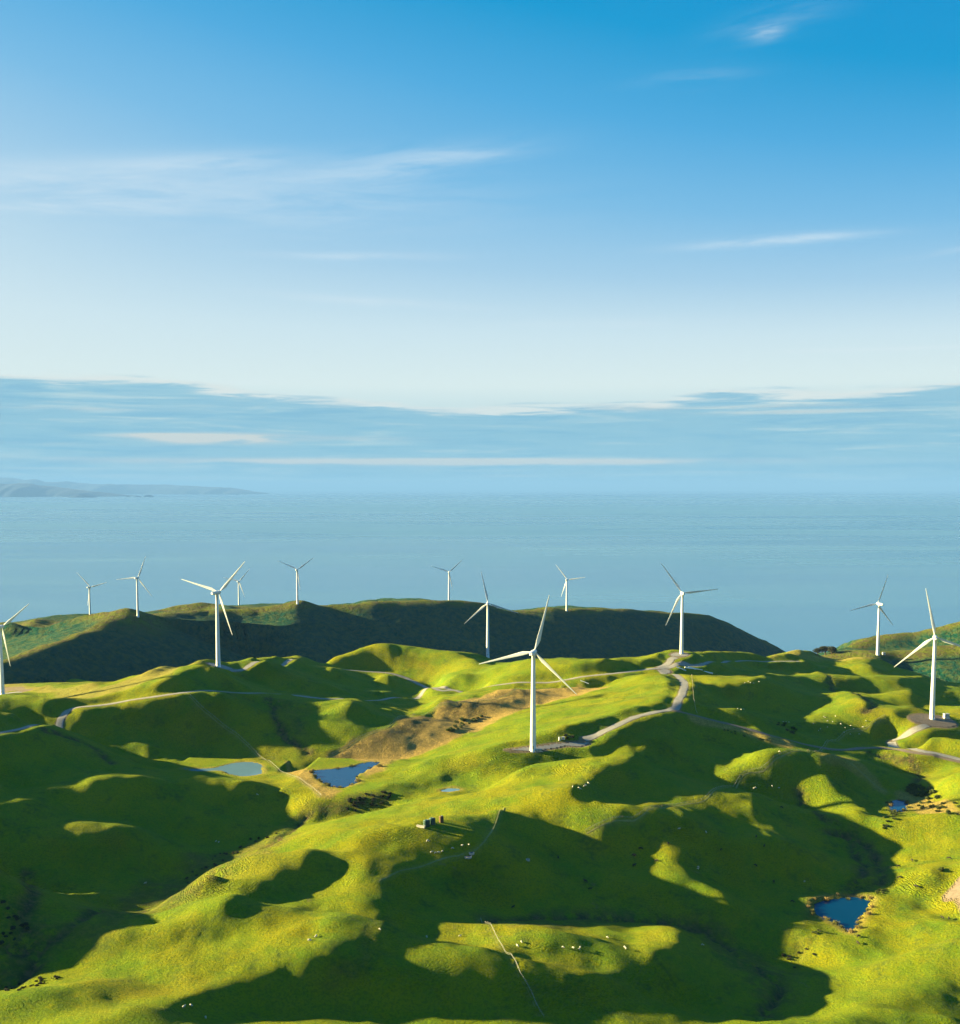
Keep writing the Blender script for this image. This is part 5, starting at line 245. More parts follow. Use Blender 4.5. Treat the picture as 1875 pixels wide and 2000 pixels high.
[1728,-1727,0,0,0,1,1,-1,0,1,0,0,0,0,0,0,0,1,0,0,0,0,-1,1,1,1,1,-1,-1,-1,-3,-1,-1,0,1,1,4,2,2,3,2,2,2,2,1,1,0,0,-1,0,-2,0,-2,0,-2,0,0,-2,0,-2,0,-2,-10,-25,-7,5,7,13,-8,-13,-3,5,14,35,5,-43,-20,1,8,14,41,39,-6,-22,-18,-7,-4,7,6,1,-5,-5,-5,-6,-2,0,3,-7,0,2,3,3,2,4,1,3,0,-1,-2,-1,-4,-3,-19,-23,-3,3,9,7,7,3,0,3,8,7,-5,-11,-5,-1,-3,-10,-4,9,14,8,-2,-4,-12,-8,3,-1,3,20,13,4,1,1,1,0,1,0,0,0,0,-1,1,0,-1,0,1,-1,-1,1,-2,0,0,-2,-2,0,-2,-2,0,-2,-1,-1,0,-1,0,-1,-1,0,0,0,-1,0,0,0,-1,1,0,-1,1,0,-1,1,0,0,1,-1,1,-1,1],
[1711,-1710,0,0,1,0,0,1,-1,1,0,-1,1,0,0,0,1,-1,1,0,-1,1,0,1,0,1,0,-1,-1,-1,-3,0,-1,1,0,3,3,2,3,2,2,2,2,1,2,-1,1,0,-1,-1,-1,-1,-1,-1,-1,0,-1,0,-2,0,-1,-1,-13,-25,-6,3,9,13,-11,-10,6,1,16,35,-5,-47,-17,7,15,20,44,24,-12,-18,-15,-15,-11,10,10,2,-1,-3,-3,-6,-6,1,-3,-7,2,4,4,3,2,4,1,2,1,-1,-1,-1,-2,-1,-9,-28,-16,1,7,9,8,6,3,-2,5,16,2,-14,-5,2,0,-5,-8,0,12,3,-10,-17,-3,6,12,1,-8,8,15,6,3,2,2,1,2,0,1,0,0,1,-1,0,1,-1,0,0,0,-1,0,-1,-1,-1,-1,-1,-2,-1,-1,-1,-2,0,-1,0,-2,1,-2,1,-1,-1,1,-1,0,-1,1,0,0,-1,1,0,-1,1,0,1,-1,0,1,-1,1],
[1694,-1693,0,0,1,0,1,-1,1,0,-1,1,0,0,0,0,0,0,1,0,-1,1,1,0,0,0,0,0,-2,-1,-2,0,0,0,2,2,3,3,2,1,3,2,1,1,1,1,-1,0,0,-2,0,-1,-2,0,0,-2,1,-2,0,-1,0,-2,-10,-28,-9,5,9,9,-10,-7,4,10,24,25,-20,-42,-7,15,24,30,18,4,-4,-9,-18,-26,-15,17,14,4,0,0,-2,-8,0,8,-28,-2,5,7,4,4,3,2,2,2,0,0,0,-2,0,-1,-3,-21,-29,-6,6,10,9,8,5,0,2,14,9,6,-52,22,6,0,-3,0,4,-1,-5,-18,-15,7,15,6,2,-8,10,6,5,3,4,2,2,2,0,2,-1,1,0,0,0,0,0,0,0,-1,0,-1,-1,0,-2,-1,-2,0,-2,-1,-1,-1,0,-1,-1,-1,0,0,-1,-1,1,-1,0,0,0,0,-1,1,0,-1,1,0,0,0,0,1,-1,1,0],
[1677,-1677,1,1,0,1,-1,1,0,-1,1,0,-1,1,0,0,0,0,1,0,0,0,1,-1,2,-1,-1,0,-2,0,-2,1,-1,1,2,3,3,1,2,2,2,2,1,1,1,0,0,-1,0,-1,0,-2,-1,0,-1,0,-1,0,0,-1,0,-1,-8,-27,-16,7,17,2,-7,-7,0,7,25,16,-18,-27,5,25,26,9,1,-2,-3,-6,-21,-32,-9,26,19,2,1,-1,-2,-6,-4,2,-14,-6,6,6,4,3,2,4,1,1,1,-1,1,-1,-1,-2,0,-15,-33,-10,5,9,9,8,6,3,-1,9,9,-8,-12,7,2,1,-1,4,2,-2,-5,-10,-22,-2,7,9,8,5,-1,2,4,4,3,5,2,2,1,2,0,0,1,0,0,0,0,-1,1,-1,0,-1,0,-2,-1,-1,-1,-1,-1,-1,-2,0,-2,1,-2,0,-1,-1,1,-2,1,-1,0,0,0,0,0,-1,1,0,-1,1,0,0,1,-1,1,-1,1],
[1659,-1658,0,1,0,1,0,0,0,-1,1,-1,1,-1,1,0,0,0,1,0,0,1,0,0,-1,1,-1,-1,0,-2,0,0,0,1,3,2,2,2,1,2,2,2,0,2,0,1,-1,0,0,-2,0,-1,-1,0,-1,-1,1,-1,0,-1,1,-2,-14,-26,-7,31,63,-50,-20,-14,-4,0,12,8,1,5,11,16,7,2,-4,-5,-9,-12,-16,-22,7,25,17,2,-1,-1,-3,-4,-4,-3,-7,-2,4,4,3,4,2,2,1,2,1,0,-1,0,-1,-1,-3,-11,-31,-9,1,7,9,9,5,3,2,8,7,-9,-9,5,1,4,-2,3,8,-2,-8,-4,-10,-22,-1,9,10,9,6,-4,2,3,6,3,4,2,2,0,2,0,1,-1,1,0,0,0,-1,1,-1,-1,-1,0,-2,-1,0,-2,-1,-1,-1,-1,-1,-1,0,-1,-1,0,-1,0,0,-1,0,0,0,0,-1,1,0,0,-1,1,0,0,1,-1,1,-1,1],
[1641,-1640,0,1,1,0,0,0,0,0,-1,1,-1,0,1,0,0,0,1,1,-1,1,0,0,0,-1,0,-1,-1,-1,0,1,0,1,3,2,2,1,1,2,2,1,1,1,1,0,-1,1,-2,1,-2,-1,0,-1,0,-1,0,0,0,-1,0,-4,-16,-23,-4,32,73,-29,-8,-12,-21,-14,12,-8,-21,16,11,12,8,6,-7,-9,-19,-16,1,-9,14,21,11,3,0,-2,-2,-4,-4,-3,-3,-1,3,3,3,2,3,2,2,1,0,1,0,0,-2,0,-1,-9,-29,-14,-1,6,6,9,7,4,4,7,4,-5,-6,-2,2,4,-1,5,9,-2,-12,0,1,-21,-17,8,15,13,-13,1,7,5,6,4,3,2,2,2,1,0,0,1,-1,1,0,0,-1,1,-1,-1,0,-2,0,-2,0,-1,-2,-1,0,-2,-1,0,-2,0,0,-1,-1,0,0,-1,1,-1,-1,1,0,0,-1,1,0,0,0,0,0,0,1,0,-1],
[1623,-1622,0,2,0,0,1,-1,0,0,-1,0,0,0,0,1,1,0,0,1,-1,1,0,0,0,0,-1,-1,-1,-1,0,1,1,1,3,2,0,2,1,2,2,0,2,0,1,0,0,0,-1,-1,0,-1,0,-2,0,0,-1,0,-1,-1,-1,-6,-12,-11,-2,12,34,30,12,-16,-17,-15,-9,-21,-13,9,3,7,7,7,-8,-4,-13,-18,-2,2,14,15,12,4,-2,-1,-2,-3,-3,-2,-2,1,1,2,3,3,2,2,2,0,2,0,1,-1,1,-1,0,-4,-23,-24,-6,3,7,6,7,7,5,4,4,-3,-5,0,3,2,2,4,9,-2,-9,-5,6,-16,-25,5,15,11,-16,11,5,6,4,4,3,3,1,2,0,1,1,-1,1,0,0,0,0,-1,0,0,-2,0,-1,-1,-1,-2,0,-1,-2,0,-2,0,-1,-1,0,-1,-1,0,0,0,-1,0,0,-1,1,0,-1,1,0,0,0,0,0,0,1,0,-1],
[1604,-1603,1,1,0,1,0,0,-1,0,-1,-1,0,1,0,1,1,1,0,0,0,0,0,0,0,1,-2,0,-3,-1,1,2,0,3,1,2,0,2,1,2,0,2,1,1,0,1,-1,0,-1,0,-1,0,-2,0,0,-2,0,-1,-1,-2,-3,-5,-9,-5,12,11,20,15,14,-6,-14,-18,-9,-8,-13,-4,1,2,5,3,1,-3,-6,-12,-12,0,10,13,16,4,-2,-1,-1,-3,-1,-2,-1,0,2,3,1,3,2,2,2,0,2,1,0,1,0,0,2,-4,-16,-21,-14,-3,3,5,7,4,6,5,2,1,-1,1,4,-1,1,5,5,1,-3,-4,-1,-15,-20,4,5,4,8,7,4,4,2,4,2,3,2,1,0,2,-1,1,0,0,0,0,0,-1,1,-2,0,-1,-1,-1,-1,-1,-1,-1,-1,-1,-2,0,-1,0,-2,0,0,-1,0,-1,1,-2,1,0,0,-1,1,0,-1,1,0,0,0,1,-1,1,0],
[1585,-1584,1,1,1,1,0,-1,-1,0,-2,0,-1,2,0,1,2,0,0,1,-1,0,0,1,-1,1,0,-2,-2,-3,1,3,1,2,2,0,1,2,1,1,1,2,0,1,0,1,-1,0,0,-1,0,-2,0,0,-2,-1,-1,-1,-1,-3,-2,-5,-3,0,11,13,15,11,6,-4,-10,-16,-14,-5,-11,-4,2,0,3,3,1,1,-2,-6,-14,-8,-3,16,19,6,-1,-2,0,-2,-1,-1,0,0,2,2,2,2,2,2,1,2,1,1,1,0,2,0,0,-2,-10,-12,-15,-13,-4,6,4,2,1,5,4,3,3,5,0,-3,1,4,5,3,1,-1,-4,-13,-14,-4,1,7,9,6,5,3,4,2,3,2,1,2,2,-1,1,0,0,0,1,-1,0,0,-1,0,-1,0,-2,-1,-1,-1,0,-2,-1,-2,0,-1,-1,0,-1,-1,-1,1,-2,1,-1,0,0,-1,1,0,-1,1,0,-1,1,0,1,-1,0,1,0],
[1565,-1564,1,2,1,0,1,-1,-1,-2,-2,0,0,1,1,1,2,2,-1,0,-1,0,0,0,1,1,-1,2,-6,-4,2,1,4,1,2,0,1,1,2,0,2,1,1,0,1,-1,1,-1,0,-1,0,-1,-1,-1,0,-3,0,-2,-1,-2,-3,-1,-1,4,9,11,12,8,5,-3,-9,-12,-19,-10,-11,4,3,0,2,4,0,2,-1,-7,-13,-12,-3,16,19,5,-1,-2,0,0,-2,1,-1,1,2,1,2,2,2,2,1,2,1,1,1,1,1,1,0,-2,-7,-7,-8,-12,-13,0,8,-2,-5,-2,6,1,8,9,-3,-5,4,4,5,3,4,2,-1,-8,-15,-13,-1,8,7,6,7,3,4,2,4,2,2,2,0,1,1,-1,1,-1,0,1,-1,0,0,-1,0,-2,0,-2,-1,0,-2,-1,-1,-1,-1,-1,0,-2,0,-1,0,-1,-1,1,-1,0,0,-1,1,-1,1,0,-1,1,0,0,0,1,-1,1,0],
[1544,-1543,2,1,1,1,1,0,-1,-7,0,0,1,0,2,2,1,3,-1,-1,-1,0,0,0,1,1,0,1,-4,-4,0,0,4,2,2,-1,2,1,2,0,1,2,0,0,1,0,-1,1,-1,-1,0,-1,0,-2,-1,-2,-1,-1,-1,-2,-1,0,2,3,9,8,10,5,4,-4,-6,-12,-15,-12,-7,3,2,0,4,2,1,1,-4,-11,-14,-7,10,14,12,1,-1,0,-1,0,-1,1,0,0,2,1,3,1,2,1,2,2,0,2,1,2,0,1,0,-2,-4,-5,-5,-7,-13,-12,8,19,-8,-18,-10,2,6,7,4,1,7,4,6,1,0,3,5,0,-11,-23,-10,8,9,3,8,5,4,5,3,3,3,0,2,1,0,0,0,0,-1,1,0,-1,0,0,-2,0,-1,-2,0,-2,0,-2,-1,-1,-1,-1,-1,0,-1,-1,-1,0,0,0,-1,-1,1,0,-1,1,-1,1,0,-1,1,0,0,1,-1,1,0],
[1524,-1523,2,1,1,2,-1,1,-3,-3,-1,-1,0,1,2,1,4,3,-3,-1,-1,-1,1,0,1,0,1,1,-2,-2,-4,-3,8,1,1,1,1,1,1,1,1,0,2,-1,1,0,0,0,-1,-1,0,-1,0,-1,-3,-1,-1,-1,-1,-1,0,1,3,4,6,7,6,5,2,-4,-6,-10,-11,-9,-4,0,1,2,1,2,0,-1,-7,-10,-8,-1,6,13,10,-1,0,-1,0,0,-1,1,0,1,1,2,1,2,2,1,2,0,3,0,2,1,1,1,-1,0,-3,-3,-5,-5,-13,-17,3,36,4,-19,-32,-14,7,10,9,9,7,8,11,-7,-17,-5,13,11,3,-10,-44,7,14,6,3,6,7,6,5,4,1,3,0,2,-1,0,1,-1,0,0,0,0,-1,0,-1,-1,-1,-1,-1,-2,0,-2,-1,-1,-1,-1,-1,0,-2,0,0,-1,0,-1,0,0,-1,1,-1,1,-1,1,-1,1,0,0,0,0,1,-1,1],
[1503,-1502,2,2,0,1,0,0,-2,-3,-1,0,-1,2,1,1,5,2,-2,-2,-2,0,1,0,0,2,0,1,0,-2,-7,-2,8,1,1,1,1,1,1,0,2,0,0,1,0,0,0,0,-1,-1,0,0,-2,0,-3,-1,-1,-1,0,0,0,2,2,4,6,4,5,3,1,-4,-5,-9,-7,-7,-1,-1,2,0,1,-1,0,-4,-5,-8,-4,-1,6,8,7,1,1,-1,0,-1,1,-1,1,1,2,0,3,1,1,2,1,1,1,2,1,1,2,0,1,-1,-2,-2,-4,-5,-13,-19,4,36,10,-11,-37,-26,4,12,13,13,13,12,4,-17,-30,-11,13,16,12,3,-47,4,10,8,2,6,9,6,5,4,2,2,1,1,0,0,-1,1,0,-1,1,-1,0,-1,-1,0,-2,-1,-2,0,-2,0,-2,-1,-1,-1,-1,-1,0,-1,-1,0,0,-1,0,-1,1,-1,1,-1,1,-1,1,-1,1,0,0,1,-1,1,0],
[1483,-1481,1,1,1,0,0,0,-1,-3,0,-1,1,0,1,2,4,2,-3,-1,-1,-1,0,1,0,1,2,0,1,-5,-5,1,5,2,1,0,1,1,0,2,-1,1,1,0,0,1,-1,-1,0,0,-1,-1,-1,-1,-1,-2,0,-1,0,0,1,2,2,4,3,5,2,3,-1,-3,-5,-7,-5,-4,1,1,0,-1,-1,0,-3,-3,-5,-4,-4,0,3,6,5,2,1,-1,0,1,-1,1,0,1,1,2,1,1,2,2,0,1,2,1,1,1,2,0,1,0,-1,-2,-5,-6,-13,-11,6,28,8,-7,-28,-32,1,11,14,14,16,7,-3,-14,-30,-12,9,15,10,-7,-15,-4,6,6,4,10,7,5,6,2,3,1,1,1,0,1,-1,1,-1,0,0,-1,0,0,-1,-2,0,-2,-1,-2,0,-2,-1,-1,-1,-2,0,-1,0,-1,-1,0,-1,0,0,0,-1,1,-1,0,1,-1,1,-1,1,0,0,0,1,-1,1],
[1465,-1463,1,1,0,0,0,0,-1,-1,-1,0,0,1,1,2,2,2,-2,-1,-1,-1,0,1,0,1,1,1,0,-3,-4,1,3,2,1,1,0,1,0,0,2,-1,1,0,0,1,-1,-1,1,-2,0,-1,-1,-1,-1,-2,1,-1,0,0,2,1,3,2,3,4,1,1,0,-3,-5,-4,-5,-2,4,1,-1,-1,-2,-1,-3,-3,-5,-3,-2,0,1,5,2,2,1,1,0,-1,2,-1,1,2,0,1,2,1,1,2,1,0,2,1,1,1,1,2,0,0,0,-2,-4,-7,-9,-6,6,17,9,-5,-20,-34,-2,9,14,13,15,2,-4,-10,-25,-15,8,12,8,-3,-10,-5,1,7,6,11,7,6,4,3,2,1,1,1,1,0,0,0,-1,1,-1,1,-2,0,-1,-1,-1,-2,-1,-2,0,-2,-1,-2,0,-1,-2,0,0,-2,0,0,-1,0,0,0,-1,0,1,-1,0,1,-1,1,-1,1,0,1,-1,1,0],
[1450,-1448,1,0,0,0,-1,1,-1,0,-1,1,0,1,0,3,1,0,0,-1,0,-2,0,0,1,1,0,2,0,-1,-4,0,2,2,1,0,1,1,0,0,1,0,0,0,1,-1,0,-1,0,0,-2,0,-1,-1,-1,0,-1,0,0,1,0,3,1,3,2,2,2,0,-1,-2,-4,-3,-3,0,2,2,-1,-2,-1,-2,-2,-4,-4,-2,-3,1,0,2,2,2,1,0,1,1,0,0,1,1,1,1,2,0,2,1,1,1,0,2,1,1,1,1,1,1,1,-2,-4,-5,-6,-3,2,12,10,-2,-13,-33,-15,9,14,14,11,-1,-1,-8,-21,-15,5,12,5,2,-8,-7,-1,6,7,10,10,5,3,4,1,2,1,2,-1,2,-1,1,-1,0,0,0,-1,0,-2,0,-3,0,-3,0,-2,-1,-1,-2,-1,0,-2,0,-1,0,-1,-1,0,0,0,-1,0,1,-1,0,0,1,-1,1,-1,1,0,0,1,0,-1],
[1439,-1437,2,-2,-1,-1,0,1,0,0,1,0,1,0,2,0,2,1,-1,-1,0,-2,0,0,0,1,1,2,1,-2,-2,-1,1,2,1,0,1,1,-1,1,1,-1,0,1,-1,0,0,-1,0,-1,0,-1,-1,-1,-1,0,0,0,0,1,1,1,2,2,2,1,1,1,-2,-1,-2,-3,-1,-1,2,1,0,-1,-2,-2,-2,-3,-4,-2,-2,-1,0,1,1,2,1,0,2,0,0,1,1,1,0,2,1,1,2,0,1,1,1,1,1,1,0,2,1,1,3,-1,-2,-4,-4,-3,0,7,13,-1,-8,-26,-29,4,13,15,9,0,-2,-3,-16,-19,2,10,6,6,-4,-11,-4,6,6,12,10,5,4,2,3,1,2,1,1,0,1,0,1,-1,-1,1,-1,-1,-1,-2,-1,-2,-1,-1,-2,-2,0,-2,-1,-1,-1,-1,0,0,-2,1,-1,-1,1,-1,0,0,1,-1,0,0,1,-1,1,0,0,0,0,1,0],
[1432,-1427,1,-6,-5,1,1,2,1,1,0,2,0,1,1,1,1,1,0,-1,-1,-1,-1,-1,1,0,1,1,2,-1,0,-1,0,1,1,1,0,0,0,1,-1,1,-1,1,-1,0,0,0,-2,0,0,-2,1,-2,0,0,-1,1,0,1,1,1,1,2,2,0,2,-1,0,-2,-1,-1,-1,0,0,2,-1,-1,0,-3,-2,-2,-4,-2,-3,-1,0,0,0,2,1,1,0,2,-1,2,1,0,2,0,2,0,2,0,2,0,1,2,0,1,1,1,1,2,4,0,0,-3,-2,-1,-1,-1,9,6,-4,-21,-31,-9,14,24,-18,17,3,-3,-13,-22,-2,8,8,7,-1,-13,-6,6,7,10,13,3,4,2,3,2,2,2,1,1,0,1,0,0,-1,1,-2,0,-2,-1,-2,-2,-1,-2,-1,-2,-1,-1,-1,-2,0,-1,0,-1,0,-1,-1,1,-1,1,-1,0,0,0,0,0,1,-1,1,0,0,0,0,1,0],
[1431,-1419,1,-21,-7,4,4,3,3,1,2,0,2,1,1,0,2,0,1,0,-1,-3,-1,-2,1,1,0,1,1,1,1,-1,0,0,1,0,1,0,0,0,1,-2,1,0,-1,0,0,-1,0,-1,-1,0,-1,0,0,-1,0,1,0,1,0,2,1,1,1,2,-1,1,-1,0,-1,-2,1,0,0,0,1,-1,-1,-1,-3,-2,-3,-3,-3,-1,-1,0,0,1,1,1,1,1,0,1,2,0,1,1,1,1,1,1,1,1,1,1,0,2,1,1,1,2,5,2,-1,-1,-2,0,-1,-6,9,6,-1,-15,-30,-21,7,13,9,21,1,-7,-11,-20,-10,1,8,8,3,-11,-9,4,11,11,9,3,3,3,5,2,2,2,2,2,0,0,1,0,-1,0,0,-2,-1,-2,-2,-1,-3,-1,-2,-1,-1,-2,-1,0,-2,0,-1,0,-1,0,0,-1,1,-1,0,0,0,0,0,0,0,1,-1,1,0,0,1,-1,1],
[1430,-1406,8,-60,-4,14,8,4,4,2,2,0,2,2,0,2,0,2,1,0,-1,-2,-4,-4,1,2,0,2,0,1,1,0,0,0,1,1,0,-1,1,0,-1,0,0,0,-1,0,0,-1,0,-1,-1,0,0,-1,0,0,0,1,0,0,2,0,1,1,2,0,0,0,1,-2,1,-1,0,0,0,1,-1,1,-2,0,-2,-3,-3,-3,-3,-2,-1,0,0,1,0,2,0,1,1,1,0,2,1,0,2,1,1,0,2,0,2,0,2,1,2,0,2,3,3,3,-1,1,-2,-1,-2,-4,7,5,0,-11,-30,-25,2,12,16,25,6,-13,-14,-4,-18,-24,12,12,6,-7,-8,3,10,11,8,1,4,4,5,3,3,2,2,2,1,0,1,-1,1,-1,-1,-1,-2,-1,-2,-3,-2,-1,-2,-2,-1,-1,-2,0,0,-2,0,-1,1,-2,1,-1,0,0,0,0,0,0,0,0,0,1,0,-1,1,1,-1,1,-1],
[1413,-1389,7,-59,-4,13,8,5,4,2,1,2,2,0,2,2,0,3,1,2,1,-3,-9,-8,1,3,3,1,0,0,2,1,0,1,0,0,0,1,-1,0,0,0,-1,0,-1,0,-1,1,-2,0,0,-1,0,0,0,-1,1,1,-1,2,-1,2,1,0,2,0,0,0,1,-1,0,0,-1,1,1,-1,1,-1,0,-1,-1,-2,-3,-4,-4,-2,-2,1,0,0,1,1,1,1,1,0,2,0,1,2,0,1,1,1,2,0,2,0,3,0,2,2,1,4,2,1,2,0,-2,-1,-4,-1,8,2,-1,-11,-25,-24,2,8,12,26,10,-13,-15,-2,-18,-27,11,11,7,-1,-13,1,10,12,6,3,4,4,5,4,3,2,3,1,1,1,1,0,-1,0,0,-3,-1,-2,-2,-2,-3,-2,-2,-1,-2,-1,-1,0,-2,1,-2,0,0,0,-1,0,0,0,0,0,0,0,0,0,0,1,-1,1,0,0,1,-1,1],
[1379,-1367,0,-21,-7,2,6,3,3,2,2,1,2,1,2,1,1,3,3,3,6,3,-23,-22,7,6,3,3,2,1,1,0,2,-1,1,0,1,-1,0,0,-1,-1,1,-1,-1,0,0,-1,0,-1,0,-1,1,-1,0,1,-1,1,1,0,0,2,0,0,2,0,0,1,-1,1,-1,0,1,0,0,0,0,1,-2,1,-2,-1,-3,-5,-4,-2,-1,0,0,0,1,1,1,0,2,0,1,1,1,1,1,1,0,2,1,2,0,2,2,1,2,2,2,3,2,1,2,-1,-1,-1,-3,0,3,1,-4,-11,-18,-16,4,4,3,17,13,-7,-9,-11,-19,-8,4,8,6,-1,-11,0,6,8,7,8,3,5,4,3,4,3,2,2,1,1,1,0,-1,0,0,-2,-3,-1,-3,-3,-2,-3,-1,-2,-2,0,-2,0,0,-1,-1,0,0,-1,0,0,0,0,0,-1,1,0,0,0,1,-1,1,0,0,0,0,1,0],
[1343,-1338,0,-7,-5,0,1,3,2,2,1,2,1,2,1,1,2,3,3,5,10,13,-38,-40,16,8,7,5,1,2,0,1,1,-1,1,1,-1,0,-1,0,0,-1,-1,0,0,-1,0,-1,0,-1,0,0,0,0,0,0,0,1,0,1,0,1,1,0,0,1,1,-1,1,0,0,0,0,0,0,1,-1,1,0,-2,1,-3,-1,-5,-5,-2,0,-1,1,-1,2,0,0,2,0,1,1,0,2,1,0,2,0,2,1,1,2,1,3,1,2,2,2,3,2,1,2,-1,0,-3,-1,0,-1,-2,-5,-11,-14,-13,7,8,2,10,3,-2,-4,-12,-12,-7,1,4,5,-1,-4,0,4,2,4,10,5,6,4,4,4,2,2,3,1,1,1,0,0,-1,0,-3,-1,-2,-4,-3,-3,-2,-3,-1,-1,-1,-1,-1,0,0,-1,0,-1,0,1,-2,1,0,0,0,-1,1,0,0,1,-1,1,0,0,0,0,1,0],
[1309,-1306,-1,-2,-2,-1,0,2,1,1,2,2,0,2,1,2,1,3,2,5,5,4,-22,-24,3,4,10,3,2,0,1,0,1,0,0,0,0,0,-1,-1,0,-1,0,0,-2,1,-1,-1,0,-1,1,-1,1,-1,1,-1,2,-1,1,0,1,0,1,1,0,0,1,0,-1,2,-1,0,0,0,1,-1,1,0,-1,0,0,-3,-1,-4,-3,-2,-2,1,-1,0,1,0,1,0,1,1,1,0,2,0,1,2,0,1,2,1,2,2,2,2,2,2,3,2,2,2,0,1,-1,-2,-2,-1,-2,-5,-5,-10,-11,-7,4,6,5,3,2,-2,-3,-9,-7,-6,-2,2,1,1,-1,1,3,2,0,9,9,4,6,3,4,3,2,2,2,1,1,0,0,0,-1,-2,-2,-3,-3,-4,-4,-2,-3,-1,-1,-1,0,-1,-1,1,-2,1,-1,0,0,0,0,0,0,-1,1,0,0,0,1,-1,1,-1,2,-1,0,1,0],
[1278,-1276,-1,0,-1,-1,1,0,2,0,2,1,0,2,2,0,2,2,2,2,2,-1,-9,-11,-5,3,7,2,2,0,0,1,0,1,-1,0,0,-1,-1,1,-2,0,-1,-1,0,0,-1,0,-1,0,0,-1,1,0,0,1,0,0,1,0,0,1,0,1,0,1,0,0,0,0,1,-1,0,1,-1,0,1,-1,0,0,-1,-1,-2,-3,-2,-2,-1,-1,0,0,1,-1,1,1,0,1,1,0,1,1,1,1,1,1,2,1,2,3,1,2,3,3,2,3,1,2,1,0,-1,-1,-3,-2,-3,-5,-6,-9,-7,-5,1,4,3,3,1,-2,-3,-5,-6,-5,-2,0,0,0,0,1,1,5,1,8,8,5,4,5,3,3,2,3,2,1,1,0,1,-1,-1,-2,-1,-4,-4,-4,-4,-4,-2,-1,-1,0,-1,-1,1,-1,-1,1,-1,0,0,0,-1,1,0,0,-1,1,0,1,-1,1,-1,1,0,0,1,-1,1],
[1250,-1249,1,-1,0,0,0,0,2,0,1,1,2,0,1,1,2,1,1,1,1,-2,-3,-6,-6,1,6,2,1,0,0,1,-1,1,-1,0,0,-2,1,-2,0,-1,0,-1,-1,0,0,-1,-1,0,0,0,1,0,0,0,1,-1,2,-1,1,1,0,0,0,1,0,1,-1,0,1,-1,0,0,1,-1,0,-1,1,-1,-1,0,-2,-1,-2,-2,-1,0,-1,0,0,0,1,0,0,1,1,0,1,0,2,1,0,2,2,1,2,3,1,4,2,2,4,2,2,2,0,1,-2,0,-4,-2,-4,-5,-7,-6,-7,-4,0,1,2,2,1,-1,-2,-5,-4,-3,-3,-2,1,-1,0,0,3,3,3,8,6,5,5,5,3,3,3,2,3,1,1,0,1,-1,0,-2,-2,-4,-3,-6,-6,-4,-1,-2,1,-1,0,-1,0,0,-1,1,-1,0,0,-1,1,0,0,0,-1,1,1,-1,0,1,0,-1,2,-1,0,1,0],
[1225,-1225,2,-1,1,0,0,0,1,1,1,1,0,1,1,1,1,1,1,0,0,0,-3,-3,-3,1,3,1,1,-1,1,0,0,0,-1,0,0,-2,0,0,-2,0,-1,-1,0,0,-2,1,-1,-1,1,-1,1,0,1,0,0,1,0,0,1,0,0,1,0,0,0,1,-1,1,-1,0,0,0,0,0,-1,0,0,-1,0,-1,0,-1,-1,-2,0,-1,-1,0,0,0,0,0,0,1,1,0,0,2,0,1,1,2,1,2,3,1,3,3,3,3,3,2,3,2,0,0,0,-2,-3,-3,-4,-5,-7,-5,-7,-4,-2,0,1,2,0,0,-2,-2,-4,-3,-3,-1,-2,0,1,-1,3,3,4,6,6,5,5,5,4,4,2,3,2,1,2,1,-1,1,-1,-2,-2,-2,-5,-6,-8,-6,0,0,0,-1,1,-1,0,0,-1,0,0,0,0,0,0,0,-1,1,0,0,0,1,-1,1,0,0,0,0,1,-1,1],
[1201,-1200,0,1,0,0,1,0,1,0,1,1,0,2,0,1,0,1,1,0,0,-1,-1,-1,0,-1,1,1,0,0,1,0,-1,0,-1,0,-1,0,-2,0,-1,0,-2,0,0,-1,-1,0,-1,0,0,0,1,0,0,1,0,0,0,1,0,1,0,0,0,1,-1,1,0,-1,1,-1,0,-1,1,-1,-1,0,0,0,-1,1,-1,0,0,-2,0,-1,-1,0,0,-1,1,-1,1,0,0,1,0,1,1,1,1,1,2,2,2,3,2,3,4,3,3,3,3,2,0,0,0,-2,-3,-3,-4,-6,-5,-7,-5,-6,-3,-2,0,2,2,-1,-1,-1,-4,-2,-3,-1,-2,-1,1,0,1,4,4,5,5,6,6,4,4,5,2,3,3,1,1,2,-1,0,0,-1,-3,-2,-3,-6,-12,-9,2,1,0,1,-1,0,0,0,-1,0,0,0,0,0,0,0,0,0,0,0,0,1,-1,1,0,0,0,0,1,-1,1],
[1179,-1178,0,1,0,1,0,0,2,-1,2,0,0,2,0,0,2,-1,2,-1,0,0,-1,1,0,-1,0,1,0,0,0,0,0,-1,-1,0,-1,0,-2,0,-2,0,0,-2,0,0,-2,1,-1,-1,1,0,0,0,1,0,1,0,0,0,1,0,1,-1,1,0,0,0,-1,1,-1,0,0,0,-2,1,-1,-1,0,0,0,1,0,0,1,-2,0,-1,-1,0,-1,0,0,-1,1,0,0,1,0,1,0,2,0,2,1,3,2,2,3,4,3,4,4,3,2,3,1,0,-1,-2,-2,-4,-4,-5,-6,-7,-5,-7,-5,-4,1,1,3,0,0,-1,-3,-3,-2,-2,-2,0,0,0,1,3,4,5,5,6,5,5,5,4,4,2,3,1,2,1,0,0,-1,-1,-2,-2,-4,-5,-13,-9,2,1,0,0,1,-1,-1,1,-1,1,-1,0,0,0,0,0,0,0,0,0,1,-1,1,0,0,0,0,0,1,0,0],
